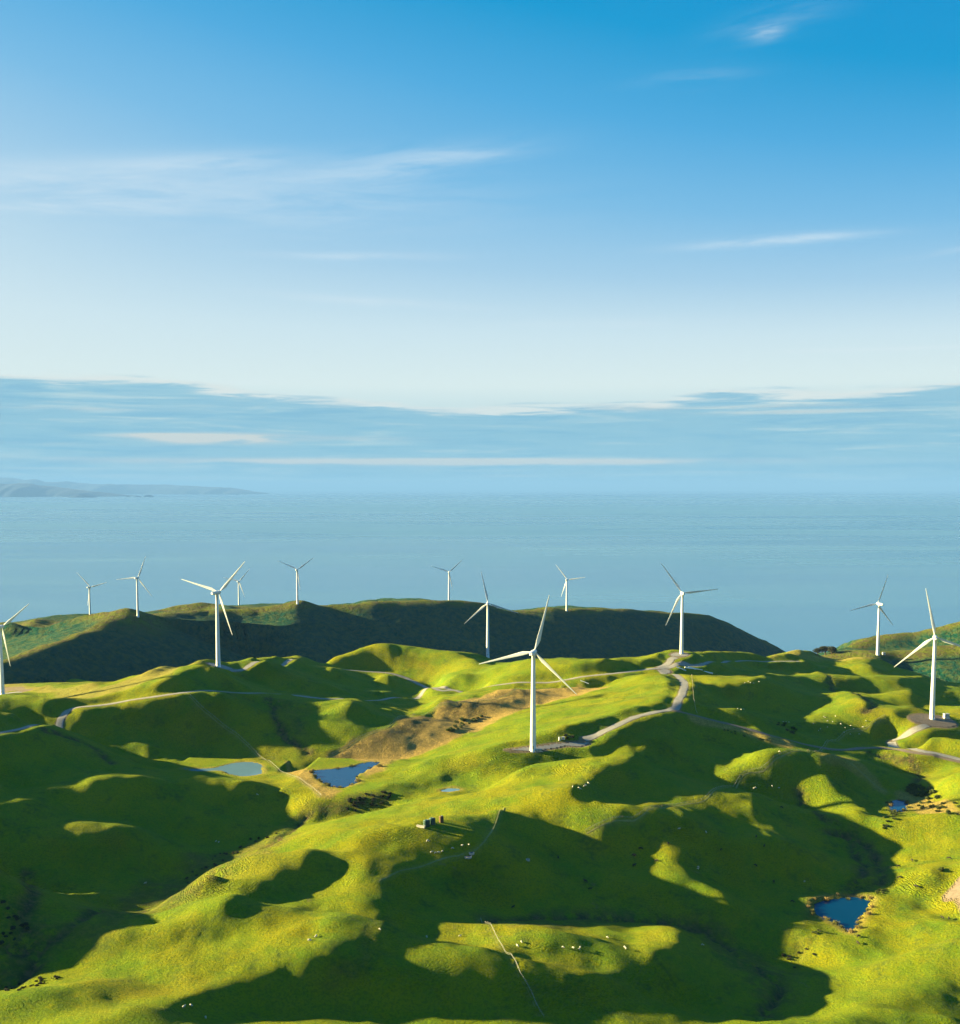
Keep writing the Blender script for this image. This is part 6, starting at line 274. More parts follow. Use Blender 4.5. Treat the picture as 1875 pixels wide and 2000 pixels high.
[1159,-1159,1,1,1,0,0,1,0,1,1,0,1,0,1,1,0,0,1,0,1,-1,0,0,1,0,-1,1,0,0,-1,0,0,-1,0,-1,-1,-1,-1,0,-2,0,-1,-1,0,-1,-1,0,-1,1,-1,0,1,0,1,-1,1,1,0,0,0,1,0,0,0,0,0,0,0,0,0,-1,-1,0,0,-1,-1,0,0,-1,0,2,1,1,0,-1,-1,0,-1,-1,0,0,-1,0,0,0,0,0,1,0,1,1,1,2,1,1,4,1,5,2,5,4,4,4,2,3,1,1,-2,-1,-2,-5,-3,-5,-6,-6,-8,-7,-7,-6,1,1,4,2,0,-2,-1,-4,-1,-3,-1,-1,-1,1,1,3,2,6,4,6,6,5,6,3,4,4,2,1,3,0,0,0,-1,-1,-2,-3,-4,-6,-10,-5,-2,1,-1,1,-1,0,0,0,-1,1,-1,0,0,0,0,0,0,1,-1,1,-1,1,0,0,0,0,0,1,-1,1,0],
[1139,-1138,0,1,0,1,1,0,1,0,0,2,0,0,1,1,0,0,1,1,-1,1,0,0,0,1,-1,1,-1,1,-2,1,-1,-1,0,-1,-1,-1,-1,-1,-1,0,-1,-2,1,-2,0,0,-1,0,0,0,0,1,0,0,1,0,0,1,0,0,1,-1,1,-1,1,-1,1,-1,-1,0,0,-1,0,-2,1,-2,0,0,0,1,4,0,0,0,-1,-1,-1,0,-1,0,-1,0,0,0,0,1,-1,1,1,0,2,0,3,1,2,4,2,5,4,5,4,4,4,3,0,1,-1,-1,-3,-3,-4,-6,-4,-7,-7,-10,-10,-6,-2,3,6,3,-1,0,-3,-2,-2,-2,-2,-1,-1,0,2,1,3,5,4,7,5,6,6,4,4,3,3,2,1,1,0,0,-1,-1,-3,-3,-4,-6,-6,-6,-1,-2,0,0,0,-1,0,0,0,-1,1,-1,0,0,1,-1,0,1,-1,1,0,-1,1,0,1,-1,0,1,0,-1,1],
[1121,-1120,0,1,0,1,1,0,1,0,0,2,0,0,2,-1,2,-1,1,1,0,0,1,0,0,0,0,0,0,0,-1,0,0,-2,0,-1,-2,0,-1,-1,-1,0,-2,0,-2,1,-2,0,0,0,0,-1,1,1,-1,1,1,-1,1,0,1,0,0,0,0,0,0,0,-1,1,-2,1,-1,-1,-1,0,0,-2,1,-1,0,1,4,1,0,0,-1,-1,0,-1,-1,0,0,-1,0,0,0,0,0,1,0,1,1,1,1,3,2,2,4,4,5,5,6,5,3,2,2,0,0,-2,-2,-3,-4,-5,-5,-6,-7,-10,-14,-11,0,2,8,4,1,-2,-2,-2,-2,-2,-2,-1,-1,0,1,1,3,3,5,6,7,7,4,6,3,4,3,1,2,1,0,0,-1,-2,-3,-2,-5,-5,-5,-4,-3,-1,-1,0,-1,0,-1,0,0,0,-1,1,-1,1,-1,1,-1,1,-1,1,0,0,0,0,1,-1,1,-1,1,0,0],
[1104,-1103,0,1,0,1,0,2,-1,1,1,1,0,0,2,0,0,1,0,1,1,0,0,0,1,0,0,0,-1,0,0,-1,0,-2,0,-1,-1,-1,-2,0,-1,-1,-1,0,-2,0,-1,0,0,-1,0,1,-1,1,1,-1,1,0,1,0,0,0,1,-1,1,0,-1,1,-1,-1,0,0,-1,0,-1,-1,0,-1,0,-1,2,0,3,1,0,0,0,-1,0,-1,0,-1,-1,0,0,0,-1,1,0,1,-1,2,0,2,1,2,2,2,5,3,6,6,6,5,4,2,3,-1,0,-1,-2,-4,-3,-5,-6,-4,-6,-10,-17,-15,-3,4,8,6,1,-1,-2,-2,-1,-3,-2,-1,-1,0,0,1,1,3,6,6,8,5,7,5,4,3,3,3,0,2,0,-1,-1,-1,-3,-4,-3,-4,-5,-3,-3,-1,-2,-1,-1,1,-2,1,-1,0,0,-1,1,0,-1,1,0,0,0,0,0,0,0,1,-1,1,0,-1,1,0,0],
[1088,-1088,1,1,1,-1,2,0,1,0,1,0,1,1,0,1,1,0,1,1,0,0,1,0,0,1,-1,1,-1,-1,0,0,-2,0,-1,-1,-2,0,-1,-1,-1,-2,0,-1,-1,0,-1,-1,1,-1,0,0,0,1,0,0,1,-1,2,-1,1,0,0,0,1,-1,0,0,-1,0,0,-1,0,-1,-1,0,-1,0,0,0,0,1,2,1,1,-1,1,-1,-1,0,-1,0,-1,0,0,0,-1,1,0,0,0,1,1,2,0,2,3,2,3,4,6,8,6,6,4,2,2,0,0,-1,-2,-3,-4,-4,-7,-4,-4,-9,-18,-21,-6,7,8,8,1,-1,-2,-1,-2,-3,-2,-1,-1,1,-1,0,0,2,6,6,9,6,6,6,4,3,4,2,1,1,1,-1,-2,-1,-2,-4,-3,-4,-3,-4,-3,-1,-2,-1,0,-2,1,-2,1,-1,0,0,0,0,0,0,0,0,0,0,1,-1,1,-1,1,0,0,-1,1,0,0],
[1072,-1071,0,1,0,1,0,1,1,0,1,0,1,1,0,2,0,0,2,0,0,1,1,0,0,0,0,-1,1,-1,-1,0,-2,0,-1,-1,-1,-1,-2,0,-1,-2,0,-2,0,0,-2,1,-1,-1,1,0,0,0,1,0,0,1,0,0,0,1,0,0,0,-1,1,0,-1,-1,1,-2,1,-2,0,0,-1,0,-1,1,0,1,2,0,0,1,0,0,-1,-1,0,0,-1,0,0,-1,0,1,-1,1,0,1,1,1,1,2,2,2,4,3,6,9,8,6,3,2,2,1,-1,-1,-1,-4,-2,-6,-7,-3,-4,-8,-16,-24,-12,10,6,11,2,-1,-2,-1,-2,-3,-2,-3,1,0,1,-3,-2,2,6,6,9,7,6,6,4,5,2,4,1,1,0,-1,0,-3,-2,-3,-3,-3,-4,-2,-3,-2,-2,-1,-1,-1,0,-1,0,-1,1,-1,0,1,-1,0,0,1,-1,1,-1,1,0,-1,1,0,0,0,0,0,0],
[1058,-1058,1,1,0,1,0,1,1,0,0,2,0,0,2,0,2,0,1,0,1,1,0,1,-1,1,0,-1,0,-1,0,-2,0,-1,-1,-1,-1,-1,-2,0,-2,-1,0,-2,0,-1,-1,0,0,0,-1,1,0,0,0,0,1,1,-1,1,0,1,-1,1,0,-1,1,-1,0,-1,0,-1,0,0,-2,1,-1,-1,1,0,0,1,1,0,1,0,0,0,0,-1,0,-1,0,0,-1,0,1,-1,0,1,0,1,0,2,1,2,2,2,4,4,5,9,8,5,5,2,1,1,0,-1,-1,-4,-2,-6,-6,-5,-4,-5,-12,-25,-17,3,11,9,7,-2,-1,-2,-1,-3,-4,-3,1,2,1,-3,-6,0,8,3,9,8,8,5,5,6,2,4,2,0,1,-1,-1,-1,-3,-3,-3,-3,-3,-2,-3,-2,-2,-2,0,-1,-1,0,-1,0,0,-1,1,-1,1,-1,1,0,-1,1,0,0,0,0,0,0,0,0,0,0,0],
[1044,-1043,0,0,1,1,0,1,0,1,1,0,1,1,0,2,0,2,0,1,1,1,-1,2,-1,0,0,0,-1,0,-1,-1,-1,-1,-1,-1,-1,-2,0,-2,-1,-1,0,-2,-1,0,-1,0,0,-1,0,1,-1,1,0,0,1,0,0,1,0,0,0,1,-1,0,0,0,0,-1,0,-1,0,-1,-1,1,-1,-1,1,0,0,1,0,1,0,1,-1,1,-1,-1,1,-1,0,-1,0,0,0,0,0,1,0,1,0,2,1,2,3,2,3,5,5,8,7,6,4,2,2,1,0,-1,-1,-3,-3,-5,-6,-6,-3,-5,-8,-18,-26,-3,9,12,10,-3,0,0,-1,-3,-5,-5,1,3,2,-4,-6,-3,7,4,1,13,8,7,6,6,4,3,2,1,1,-1,-1,-2,-2,-2,-4,-2,-4,-1,-3,-3,-1,-1,-2,-1,0,-1,0,-1,0,0,0,-1,1,0,0,0,0,0,0,0,1,-1,0,0,1,-1,0,0,0],
[1032,-1032,1,0,2,-1,1,1,0,1,0,1,1,0,2,1,1,0,2,1,1,0,0,1,0,0,-1,0,0,-1,-1,0,-2,-1,-1,-1,-1,-1,-2,-1,-1,-1,-1,-1,-1,0,-1,-1,1,-1,0,0,0,1,0,0,0,1,0,0,1,0,0,0,0,1,-2,1,0,-2,1,-1,0,-1,-1,1,-1,-1,1,0,0,1,0,0,1,0,-1,1,0,-1,0,0,-1,0,0,0,0,0,0,0,2,-1,2,1,2,1,3,3,4,4,5,7,6,5,5,2,2,2,-1,0,-2,-2,-3,-5,-6,-5,-3,-5,-5,-13,-23,-16,5,13,12,-1,2,0,1,-3,-5,-6,-2,0,0,-2,-7,-1,8,6,-3,10,10,9,6,7,4,3,3,2,-1,0,-1,-2,-2,-2,-3,-3,-3,-2,-2,-3,-1,-2,-2,0,-1,0,-1,-1,1,-1,0,0,0,1,-1,0,0,1,-1,1,-1,1,-1,1,-1,0,1,-1,0],
[1020,-1020,1,1,0,0,1,0,1,1,0,1,1,0,2,1,1,1,1,1,1,1,0,1,-1,1,-1,0,-1,-1,-1,0,-1,-2,-1,-1,-1,-2,0,-2,-1,-2,0,-1,-1,-1,0,0,-1,0,0,0,0,0,0,1,0,1,0,0,1,-1,1,0,0,0,0,-1,1,-1,-1,0,0,-1,-1,1,-1,0,-1,1,0,1,-1,1,0,1,-1,0,0,0,0,-1,0,0,0,-1,1,0,0,0,2,0,1,1,2,2,3,3,4,4,5,5,7,4,4,3,2,1,1,-1,-2,-1,-4,-5,-4,-6,-3,-3,-6,-6,-16,-25,-5,10,12,7,3,2,-1,-1,-5,-9,-11,-2,5,1,-2,-4,6,7,0,6,10,9,7,6,6,3,3,1,1,-1,-1,-2,-2,-2,-3,-2,-4,-1,-3,-2,-2,-1,-2,-1,0,-2,1,-1,-1,1,-1,1,-1,1,-1,1,0,-1,1,0,0,-1,1,0,-1,1,-1,0,1],
[1009,-1008,0,0,1,0,1,0,1,0,1,1,1,0,2,0,3,0,2,0,2,1,0,0,0,0,-1,0,0,-1,-2,0,-1,-2,-1,0,-3,0,-2,-1,-1,-2,0,-1,-1,-1,0,-1,0,0,-1,1,0,0,0,1,0,0,1,0,0,1,0,-1,1,0,0,-1,0,0,-1,0,0,-1,0,-1,0,0,0,0,0,0,0,1,0,0,-1,1,0,-1,1,-1,-1,1,0,-1,1,-1,1,1,0,1,2,0,3,2,3,3,3,5,4,6,5,4,3,4,2,1,0,0,-2,-1,-4,-4,-5,-4,-4,-3,-3,-5,-8,-20,-18,-1,11,12,6,1,0,-1,-7,-12,-10,1,5,3,-2,-3,3,6,2,3,11,9,8,7,5,5,2,1,1,0,-2,-2,-1,-4,-1,-3,-3,-2,-3,-1,-3,-1,-1,-2,0,-1,0,-1,0,0,0,-1,1,0,0,0,0,0,0,0,0,0,0,0,-1,1,0,-1,0],
[1000,-1000,1,0,1,1,-1,1,1,0,1,0,2,0,1,2,1,2,1,2,0,1,0,1,0,-1,1,-2,0,-1,-1,-1,-2,0,-2,0,-3,0,-2,-1,-2,0,-1,-2,0,-1,0,-1,0,-1,1,-1,1,0,0,0,1,0,1,0,0,1,-1,1,0,-1,1,-1,0,0,0,-2,1,-1,0,-1,1,-1,-1,1,0,0,0,1,-1,0,1,-1,0,1,-2,1,0,-1,0,1,-1,1,0,1,0,2,0,2,3,1,4,2,5,3,5,4,5,4,4,2,3,0,1,0,-2,-2,-3,-4,-3,-6,-3,-2,-4,-3,-3,-10,-17,-18,7,10,3,3,2,-3,-6,-10,-7,2,5,3,-1,-2,0,3,4,2,10,10,10,6,7,3,4,1,0,-1,0,-3,-1,-3,-2,-3,-3,-2,-2,-2,-2,-1,-2,-2,0,-1,0,0,-1,0,0,0,0,0,1,-1,0,1,-1,0,0,1,-1,0,0,-1,1,-1,1],
[992,-992,1,0,1,0,1,0,0,1,1,0,1,1,2,0,3,0,3,1,1,0,1,1,-1,0,0,-2,1,-2,-1,-1,-1,-1,-2,-1,-1,-2,-1,-1,-1,-2,0,-2,0,-1,0,-2,1,0,-1,0,1,0,0,0,1,0,0,1,0,1,-1,1,-1,1,0,-1,0,0,-1,0,0,-1,0,-1,0,0,0,0,0,0,0,0,0,0,0,0,0,0,-1,1,-1,0,1,-1,0,1,0,1,0,2,1,2,1,4,2,3,4,4,4,4,4,5,2,3,2,2,-1,1,-2,-2,-4,-2,-5,-4,-3,-2,-4,-2,-3,-4,-11,-19,9,1,-18,5,9,0,-6,-9,-3,2,6,2,-1,-2,0,1,2,4,8,12,10,8,5,5,3,1,1,-1,-2,-1,-2,-3,-2,-3,-2,-2,-3,-2,-2,-1,-2,-1,-1,-1,0,0,-1,1,-1,0,1,-1,1,-1,1,0,-1,1,-1,1,-1,0,0,0,0,-1,0],
[985,-985,1,1,-1,2,-1,1,0,1,1,0,1,1,1,1,2,2,2,1,2,0,1,-1,1,0,-2,1,-2,-1,0,-2,-1,-1,-2,0,-3,0,-2,-1,-2,0,-2,0,-2,0,-1,0,0,-1,0,0,1,0,-1,2,-1,1,1,-1,1,1,-1,1,-1,1,-1,1,-1,-1,1,-1,-1,1,-2,1,-1,0,0,0,0,0,0,-1,1,0,0,0,-1,1,-1,1,-1,0,0,0,0,1,0,1,1,1,1,2,2,3,2,4,4,3,4,4,4,4,2,3,2,2,-1,0,-1,-2,-4,-2,-5,-3,-4,-2,-3,-3,-2,-3,-8,-13,4,5,-27,-5,15,2,-7,-6,-2,3,3,2,0,0,-3,2,1,5,5,13,12,7,7,5,2,1,1,-1,-1,-1,-3,-3,-2,-2,-3,-3,-1,-3,-2,-1,-2,-1,0,-2,0,0,-1,1,0,-1,1,0,-1,1,0,0,0,0,-1,1,-1,1,-1,0,0,-1,0],
[979,-978,0,1,-1,2,-1,1,0,1,0,1,1,1,1,0,3,3,1,2,1,0,1,0,1,-2,0,0,-2,0,-1,-2,-1,-1,-2,0,-3,0,-2,-1,-2,0,-2,-1,0,-1,-1,0,-1,0,0,1,-1,1,-1,2,-1,1,0,1,0,0,1,-1,1,-1,1,-1,0,0,-1,0,0,-1,0,-1,1,-1,0,0,-1,1,0,0,-1,1,0,-1,1,-1,0,0,0,0,0,0,1,-1,2,-1,2,1,2,1,3,2,3,3,4,3,4,4,4,3,3,2,2,2,-1,0,-1,-2,-3,-4,-3,-4,-4,-2,-2,-4,-2,-2,-6,-11,3,6,-24,-16,15,6,-7,-5,-2,1,3,2,2,-1,-2,-1,3,4,5,13,12,8,8,3,4,1,0,-1,0,-3,-2,-2,-3,-2,-3,-2,-3,-1,-3,-1,-2,-1,-1,0,-1,0,0,-1,1,0,0,0,0,0,0,0,0,0,0,-1,1,0,-1,0,0,-1,0],
[976,-976,2,-1,1,0,1,-1,2,-1,1,1,1,2,0,-1,4,2,3,1,1,1,0,1,-1,0,0,-2,0,-1,-2,0,-2,-1,-2,-1,-1,-1,-2,-2,0,-2,0,-2,-1,0,-1,0,-1,1,-1,0,0,1,-1,2,-1,1,0,1,0,0,0,1,-1,1,-1,1,-1,-1,1,-1,-1,1,-1,-1,1,-1,0,-1,1,0,-1,1,0,-1,1,-1,1,-1,0,0,0,0,0,0,0,1,0,1,1,1,2,1,3,2,3,4,3,3,4,4,4,3,2,3,2,0,1,0,-2,-2,-3,-3,-4,-4,-3,-3,-2,-4,-3,0,-5,-6,0,1,-19,-19,11,11,-5,-7,-3,1,3,0,4,-1,-1,-2,2,3,8,11,12,10,7,4,2,2,1,-2,0,-3,-1,-3,-3,-2,-3,-2,-3,-1,-3,-1,-1,-2,-1,-1,0,0,0,0,0,0,0,0,0,0,1,-1,0,0,0,0,-1,1,-1,0,0,0,-1],
[974,-973,0,1,0,0,0,1,0,1,0,1,1,1,3,-3,2,4,3,1,2,0,0,1,-1,0,0,-2,0,-1,-1,-2,-1,-1,-1,-2,-1,-2,-1,-1,-2,0,-2,-1,0,-2,1,-2,1,-1,0,0,0,1,0,0,0,1,0,1,0,0,0,1,-1,1,-1,1,-1,-1,1,-1,-1,1,-1,-1,1,-1,0,-1,1,0,-1,1,0,-1,1,-1,0,1,-1,0,0,-1,1,0,1,-1,1,1,1,2,0,3,2,2,4,2,4,3,5,3,3,4,2,3,1,1,1,-1,-1,-2,-3,-4,-3,-5,-2,-3,-3,-4,-3,0,-3,-4,-1,-2,-16,-23,11,13,-2,-8,-5,2,1,-1,7,-2,-1,-1,0,3,8,12,13,9,7,4,3,1,0,0,-2,-1,-3,-2,-2,-4,-1,-3,-3,-1,-3,-1,-2,-1,-1,0,-1,0,0,0,0,0,0,0,1,-1,0,0,0,1,-1,-1,1,0,-1,0,0,0,-1],
]
ZN = np.cumsum(np.cumsum(np.array(ROWS, dtype=np.int64), axis=1), axis=1)*.1
SDx, SDy, TDx, TDy = math.sin(AZ), -math.cos(AZ), math.cos(AZ), math.sin(AZ)
def to_st(x, y): return x*SDx+y*SDy, x*TDx+y*TDy
def to_xy(s, t): return s*SDx+t*TDx, s*SDy+t*TDy
def bil(z, h, s, t):
    i = np.clip((s-S0)/h, 0, z.shape[1]-1.001); j = np.clip((t-T0)/h, 0, z.shape[0]-1.001)
    i0 = i.astype(int); j0 = j.astype(int); fi = i-i0; fj = j-j0
    return (z[j0,i0]*(1-fi)+z[j0,i0+1]*fi)*(1-fj)+(z[j0+1,i0]*(1-fi)+z[j0+1,i0+1]*fi)*fj
def up2(z):
    """double the grid with a 4-point cubic"""
    def ax(z):
        p = np.concatenate([2*z[:1]-z[1:2], z, 2*z[-1:]-z[-2:-1]])
        mid = (-p[:-3]+9*p[1:-2]+9*p[2:-1]-p[3:])/16
        o = np.empty((2*z.shape[0]-1,)+z.shape[1:]); o[::2] = z; o[1::2] = mid; return o
    return ax(ax(z).T).T
def vnoise(x, y, seed=0):
    """smooth value noise"""
    xi = np.floor(x).astype(np.int64); yi = np.floor(y).astype(np.int64); fx = x-xi; fy = y-yi
    fx = fx*fx*(3-2*fx); fy = fy*fy*(3-2*fy)
    def hsh(a, b):
        n = (a*374761393+b*668265263+seed*974711) & 0xffffffff
        n = ((n ^ (n >> 13))*1274126177) & 0xffffffff
        return ((n ^ (n >> 16)) & 0xffff)/65535.
    return (hsh(xi,yi)*(1-fx)+hsh(xi+1,yi)*fx)*(1-fy)+(hsh(xi,yi+1)*(1-fx)+hsh(xi+1,yi+1)*fx)*fy
def fbm(x, y, seed=0, o=4):
    v = 0; a = .5
    for k in range(o): v = v+a*(vnoise(x*2**k, y*2**k, seed+k)-.5)*2; a *= .5
    return v
ZN = up2(up2(ZN)); HG = 2.5
js, is_ = np.meshgrid(np.arange(ZN.shape[0]), np.arange(ZN.shape[1]), indexing='ij')
GS, GT_ = S0+is_*HG, T0+js*HG
GX, GY = to_xy(GS, GT_)
def near_z(x, y):
    s, t = to_st(np.asarray(x, float), np.asarray(y, float)); return bil(ZN, HG, s, t)
def ray(px, py):
    a = (np.asarray(px, float)-CX)/FPX; b = (np.asarray(py, float)-CY)/FPX
    return a, cp-b*sp, -sp-b*cp
# far hills: crests given as (photo column, row, distance); each side falls off with its own slope
def W(px, py, Y):
    a, b, c = ray(px, py); t = Y/b
    return (float(a*t), float(Y), float(CZ+c*t))
CRESTS = [
 ([(250,1202,1950),(300,1208,2080),(345,1196,2150),(400,1194,2180),(467,1190,2200),(520,1184,2210),(581,1178,2216),(597,1172,2240),(625,1181,2300),(690,1181,2310),(760,1176,2340),(830,1173,2375),(905,1174,2410),(950,1178,2425),(985,1190,2440),(1045,1194,2465),(1075,1188,2480),(1107,1190,2495),(1200,1189,2560),(1330,1197,2660),(1390,1201,2700),(1425,1215,2730),(1470,1239,2770),(1515,1262,2810),(1560,1295,2850),(1640,1345,2900),(1760,1420,2950)], .62, .113),
 ([(250,1202,1950),(215,1213,1890),(170,1233,1820),(130,1250,1760),(70,1270,1690),(20,1287,1640),(-80,1312,1560)], .55, .22),
 ([(250,1202,1950),(215,1206,2040),(176,1211,2110),(140,1214,2160),(100,1226,2200),(60,1241,2230),(20,1263,2260),(-60,1290,2300)], .28, .15),
 ([(300,1204,2380),(320,1193,2400),(350,1182,2420),(385,1178,2430),(420,1183,2440),(450,1194,2450)], .55, .45),
 ([(-300,1195,3000),(-80,1205,3000),(0,1224,3000),(40,1231,3020),(75,1240,3050),(110,1262,3080)], .40, .3),
 ([(1600,1300,1880),(1640,1276,1850),(1668,1263,1830),(1700,1250,1850),(1740,1240,1870),(1790,1237,1880),(1830,1226,1870),(1880,1212,1860),(1990,1180,1850),(2200,1150,1850)], .50, .30),
 ([(1590,1290,1690),(1640,1277,1700),(1690,1270,1700),(1760,1276,1710),(1900,1262,1700),(2100,1250,1700)], .35, .2),
]
def far_z(x, y):
    x = np.asarray(x, float); y = np.asarray(y, float)
    wx = x+fbm(x/170, y/170, 11, 4)*14; wy = y+fbm(x/170, y/170, 21, 4)*14
    out = np.full(np.shape(x), -25.0)
    for ci, (pts, sf, sb) in enumerate(CRESTS):
        P3 = [W(*p) for p in pts]; best = np.full(np.shape(x), -1e9); dbest = np.full(np.shape(x), 1e9)
        for si, ((ax, ay, az_), (bx, by, bz)) in enumerate(zip(P3[:-1], P3[1:])):
            ddx, ddy = bx-ax, by-ay; L2 = ddx*ddx+ddy*ddy
            u = np.clip(((wx-ax)*ddx+(wy-ay)*ddy)/L2, 0, 1)
            ex, ey = wx-(ax+u*ddx), wy-(ay+u*ddy); d = np.hypot(ex, ey)
            front = (ddx*ey-ddy*ex)*np.sign(ddx) < 0
            if ci == 1: front = (ddx*ey-ddy*ex) > 0      # east side of the spur
            sl = np.where(front, sf, sb if ci != 0 or ax < 330 else .55)
            cap = ((u <= 0) & (si == 0)) | ((u >= 1) & (si == len(P3)-2)); sl = np.where(cap, max(sf, .5), sl)
            # rounded crest, spurs and gullies grow downhill
            rib = (np.abs(vnoise((x+y*.25)/95., (y-x*.2)/300., 31+ci)-.5)*2-.5)*np.clip(d/160, 0, 1)*(17 if ci == 0 else 13 if ci > 4 else 6)
            hgt = az_+u*(bz-az_)-sl*(np.sqrt(d*d+14*14)-14)-rib
            if ci != 0: hgt = np.where(front | (d < 420), hgt, hgt-(d-420)*.4)
            else: hgt = np.where(front | (d < 560), hgt, hgt-(d-560)*.6)
            nearer = d < dbest; best = np.where(nearer, hgt, best); dbest = np.where(nearer, d, dbest)
        k = 9.0
        m = np.maximum(out, best); out = m+k*np.log(np.exp((out-m)/k)+np.exp((best-m)/k))-k*math.log(2)*np.exp(-np.abs(out-best)/k)*0
    out = out+fbm(x/24, y/24, 51, 3)*2.6+fbm(x/75, y/75, 53, 3)*5
    return out
def gz(x, y):
    x = np.asarray(x, float); y = np.asarray(y, float); s, t = to_st(x, y)
    n = np.where(t < T0+(ZN.shape[0]-1)*HG-4, near_z(x, y), -1e9)
    return np.maximum(n, far_z(x, y)) if np.any(y > 1350) else n
def P(px, py):
    """the point of the ground seen at a photo position"""
    a, b, c = ray(px, py); Yp, dp = 310., None; Y = 310.
    while Y < 3600:
        t = Y/b; d = CZ+c*t-float(gz(a*t, Y))
        if d <= 0 and dp is not None:
            lo, hi = Yp, Y
            for _ in range(12):
                m = .5*(lo+hi); t = m/b
                if CZ+c*t-float(gz(a*t, m)) > 0: lo = m
                else: hi = m
            t = hi/b; return Vector((a*t, hi, float(gz(a*t, hi))))
        Yp, dp = Y, d; Y *= 1.004
    t = 1500/b; return Vector((a*t, 1500, float(gz(a*t, 1500))))
def smooth_poly(pts, n=6):
    """Catmull-Rom through 2-D points"""
    q = [np.array(p[:2], float) for p in pts]; q = [2*q[0]-q[1]]+q+[2*q[-1]-q[-2]]; out = []
    for i in range(1, len(q)-2):
        for k in range(n):
            t = k/n; a, b, c, d = q[i-1:i+3]
            out.append(.5*((2*b)+(-a+c)*t+(2*a-5*b+4*c-d)*t*t+(-a+3*b-3*c+d)*t**3))
    out.append(q[-2]); return out
def resample(pts, step):
    p = np.array(pts); seg = np.hypot(*(p[1:]-p[:-1]).T); L = np.r_[0, np.cumsum(seg)]
    n = max(2, int(L[-1]/step)+1); u = np.linspace(0, L[-1], n)
    return np.stack([np.interp(u, L, p[:, 0]), np.interp(u, L, p[:, 1])], 1)
def dist_poly(x, y, pts):
    """distance to a polyline, parameter along it (index)"""
    best = np.full(x.shape, 1e9); par = np.zeros(x.shape)
    for i in range(len(pts)-1):
        ax, ay = pts[i][:2]; bx, by = pts[i+1][:2]; dx_, dy_ = bx-ax, by-ay; L2 = dx_*dx_+dy_*dy_+1e-9
        u = np.clip(((x-ax)*dx_+(y-ay)*dy_)/L2, 0, 1); d = np.hypot(x-ax-u*dx_, y-ay-u*dy_)
        m = d < best; best = np.where(m, d, best); par = np.where(m, i+u, par)
    return best, par
def inside(x, y, poly):
    c = np.zeros(x.shape, bool); n = len(poly)
    for i in range(n):
        xa, ya = poly[i][:2]; xb, yb = poly[(i+1) % n][:2]
        if ya == yb: continue
        c ^= ((ya > y) != (yb > y)) & (x < (xb-xa)*(y-ya)/(yb-ya)+xa)
    return c
def sdist(x, y, poly):
    d, _ = dist_poly(x, y, list(poly)+[poly[0]]); return np.where(inside(x, y, poly), -d, d)
def box(pts, pad):
    a = np.array([p[:2] for p in pts]); s, t = to_st(a[:, 0], a[:, 1])
    i0 = int(max(0, (s.min()-pad-S0)/HG)); i1 = int(min(ZN.shape[1], (s.max()+pad-S0)/HG+2))
    j0 = int(max(0, (t.min()-pad-T0)/HG)); j1 = int(min(ZN.shape[0], (t.max()+pad-T0)/HG+2))
    return slice(j0, max(j1, j0)), slice(i0, max(i1, i0))
MASK = {k: np.zeros(ZN.shape) for k in ('dry', 'soil', 'scrub', 'track')}

# ---- water and pads cut into the ground (photo outlines, laid on the ground they lie on)
PONDS = {
 'farm_pond': [[(615,1505),(650,1502),(690,1497),(712,1490),(738,1489),(728,1497),(700,1512),(692,1518),(700,1530),(672,1539),(650,1538),(632,1530),(616,1516)], None],
 'silted_pond': [[(358,1500),(385,1502),(425,1499),(440,1495),(470,1489),(500,1491),(512,1502),(508,1513),(480,1518),(455,1514),(430,1506),(395,1508)], None],
 'small_pond': [[(863,1543),(880,1539),(896,1541),(890,1546),(866,1547)], None],
 'valley_pond': [[(1588,1763),(1612,1757),(1660,1752),(1698,1757),(1700,1768),(1688,1788),(1668,1822),(1655,1820),(1630,1805),(1605,1792),(1588,1782)], None],
 'round_pond': [[(1738,1569),(1750,1563),(1766,1564),(1772,1574),(1764,1584),(1745,1583)], None],
}
def plane_hit(px, py, z):
    a, b, c = ray(px, py); t = (z-CZ)/c; return (float(a*t), float(b*t))
for k, v in PONDS.items():
    cpx = sum(p[0] for p in v[0])/len(v[0]); cpy = sum(p[1] for p in v[0])/len(v[0])
    lo = max(v[0], key=lambda p: p[1]); zw = P(lo[0], lo[1]-1).z+(.8 if k == 'silted_pond' else -.1)
    poly = [plane_hit(x, y, zw) for x, y in v[0]]
    poly = [tuple(p) for p in smooth_poly(poly+[poly[0]], 4)[:-1]]
    sl = box(poly, 62); x, y = GX[sl], GY[sl]; d = sdist(x, y, poly)
    wgt = np.clip(1-(d+fbm(x/30, y/30, 77, 3)*12-4)/46, 0, 1); wgt = wgt*wgt*(3-2*wgt)
    tgt = np.where(d < 0, zw-np.clip(-d*.5, .0, 1.5)-.15, zw+.12+np.clip(d, 0, 30)*.04)
    ZN[sl] = ZN[sl]*(1-wgt)+tgt*wgt
    MASK['dry'][sl] = np.maximum(MASK['dry'][sl], np.clip(1-np.abs(d-1)/6, 0, 1)*.6)
    v[1] = (poly, zw)
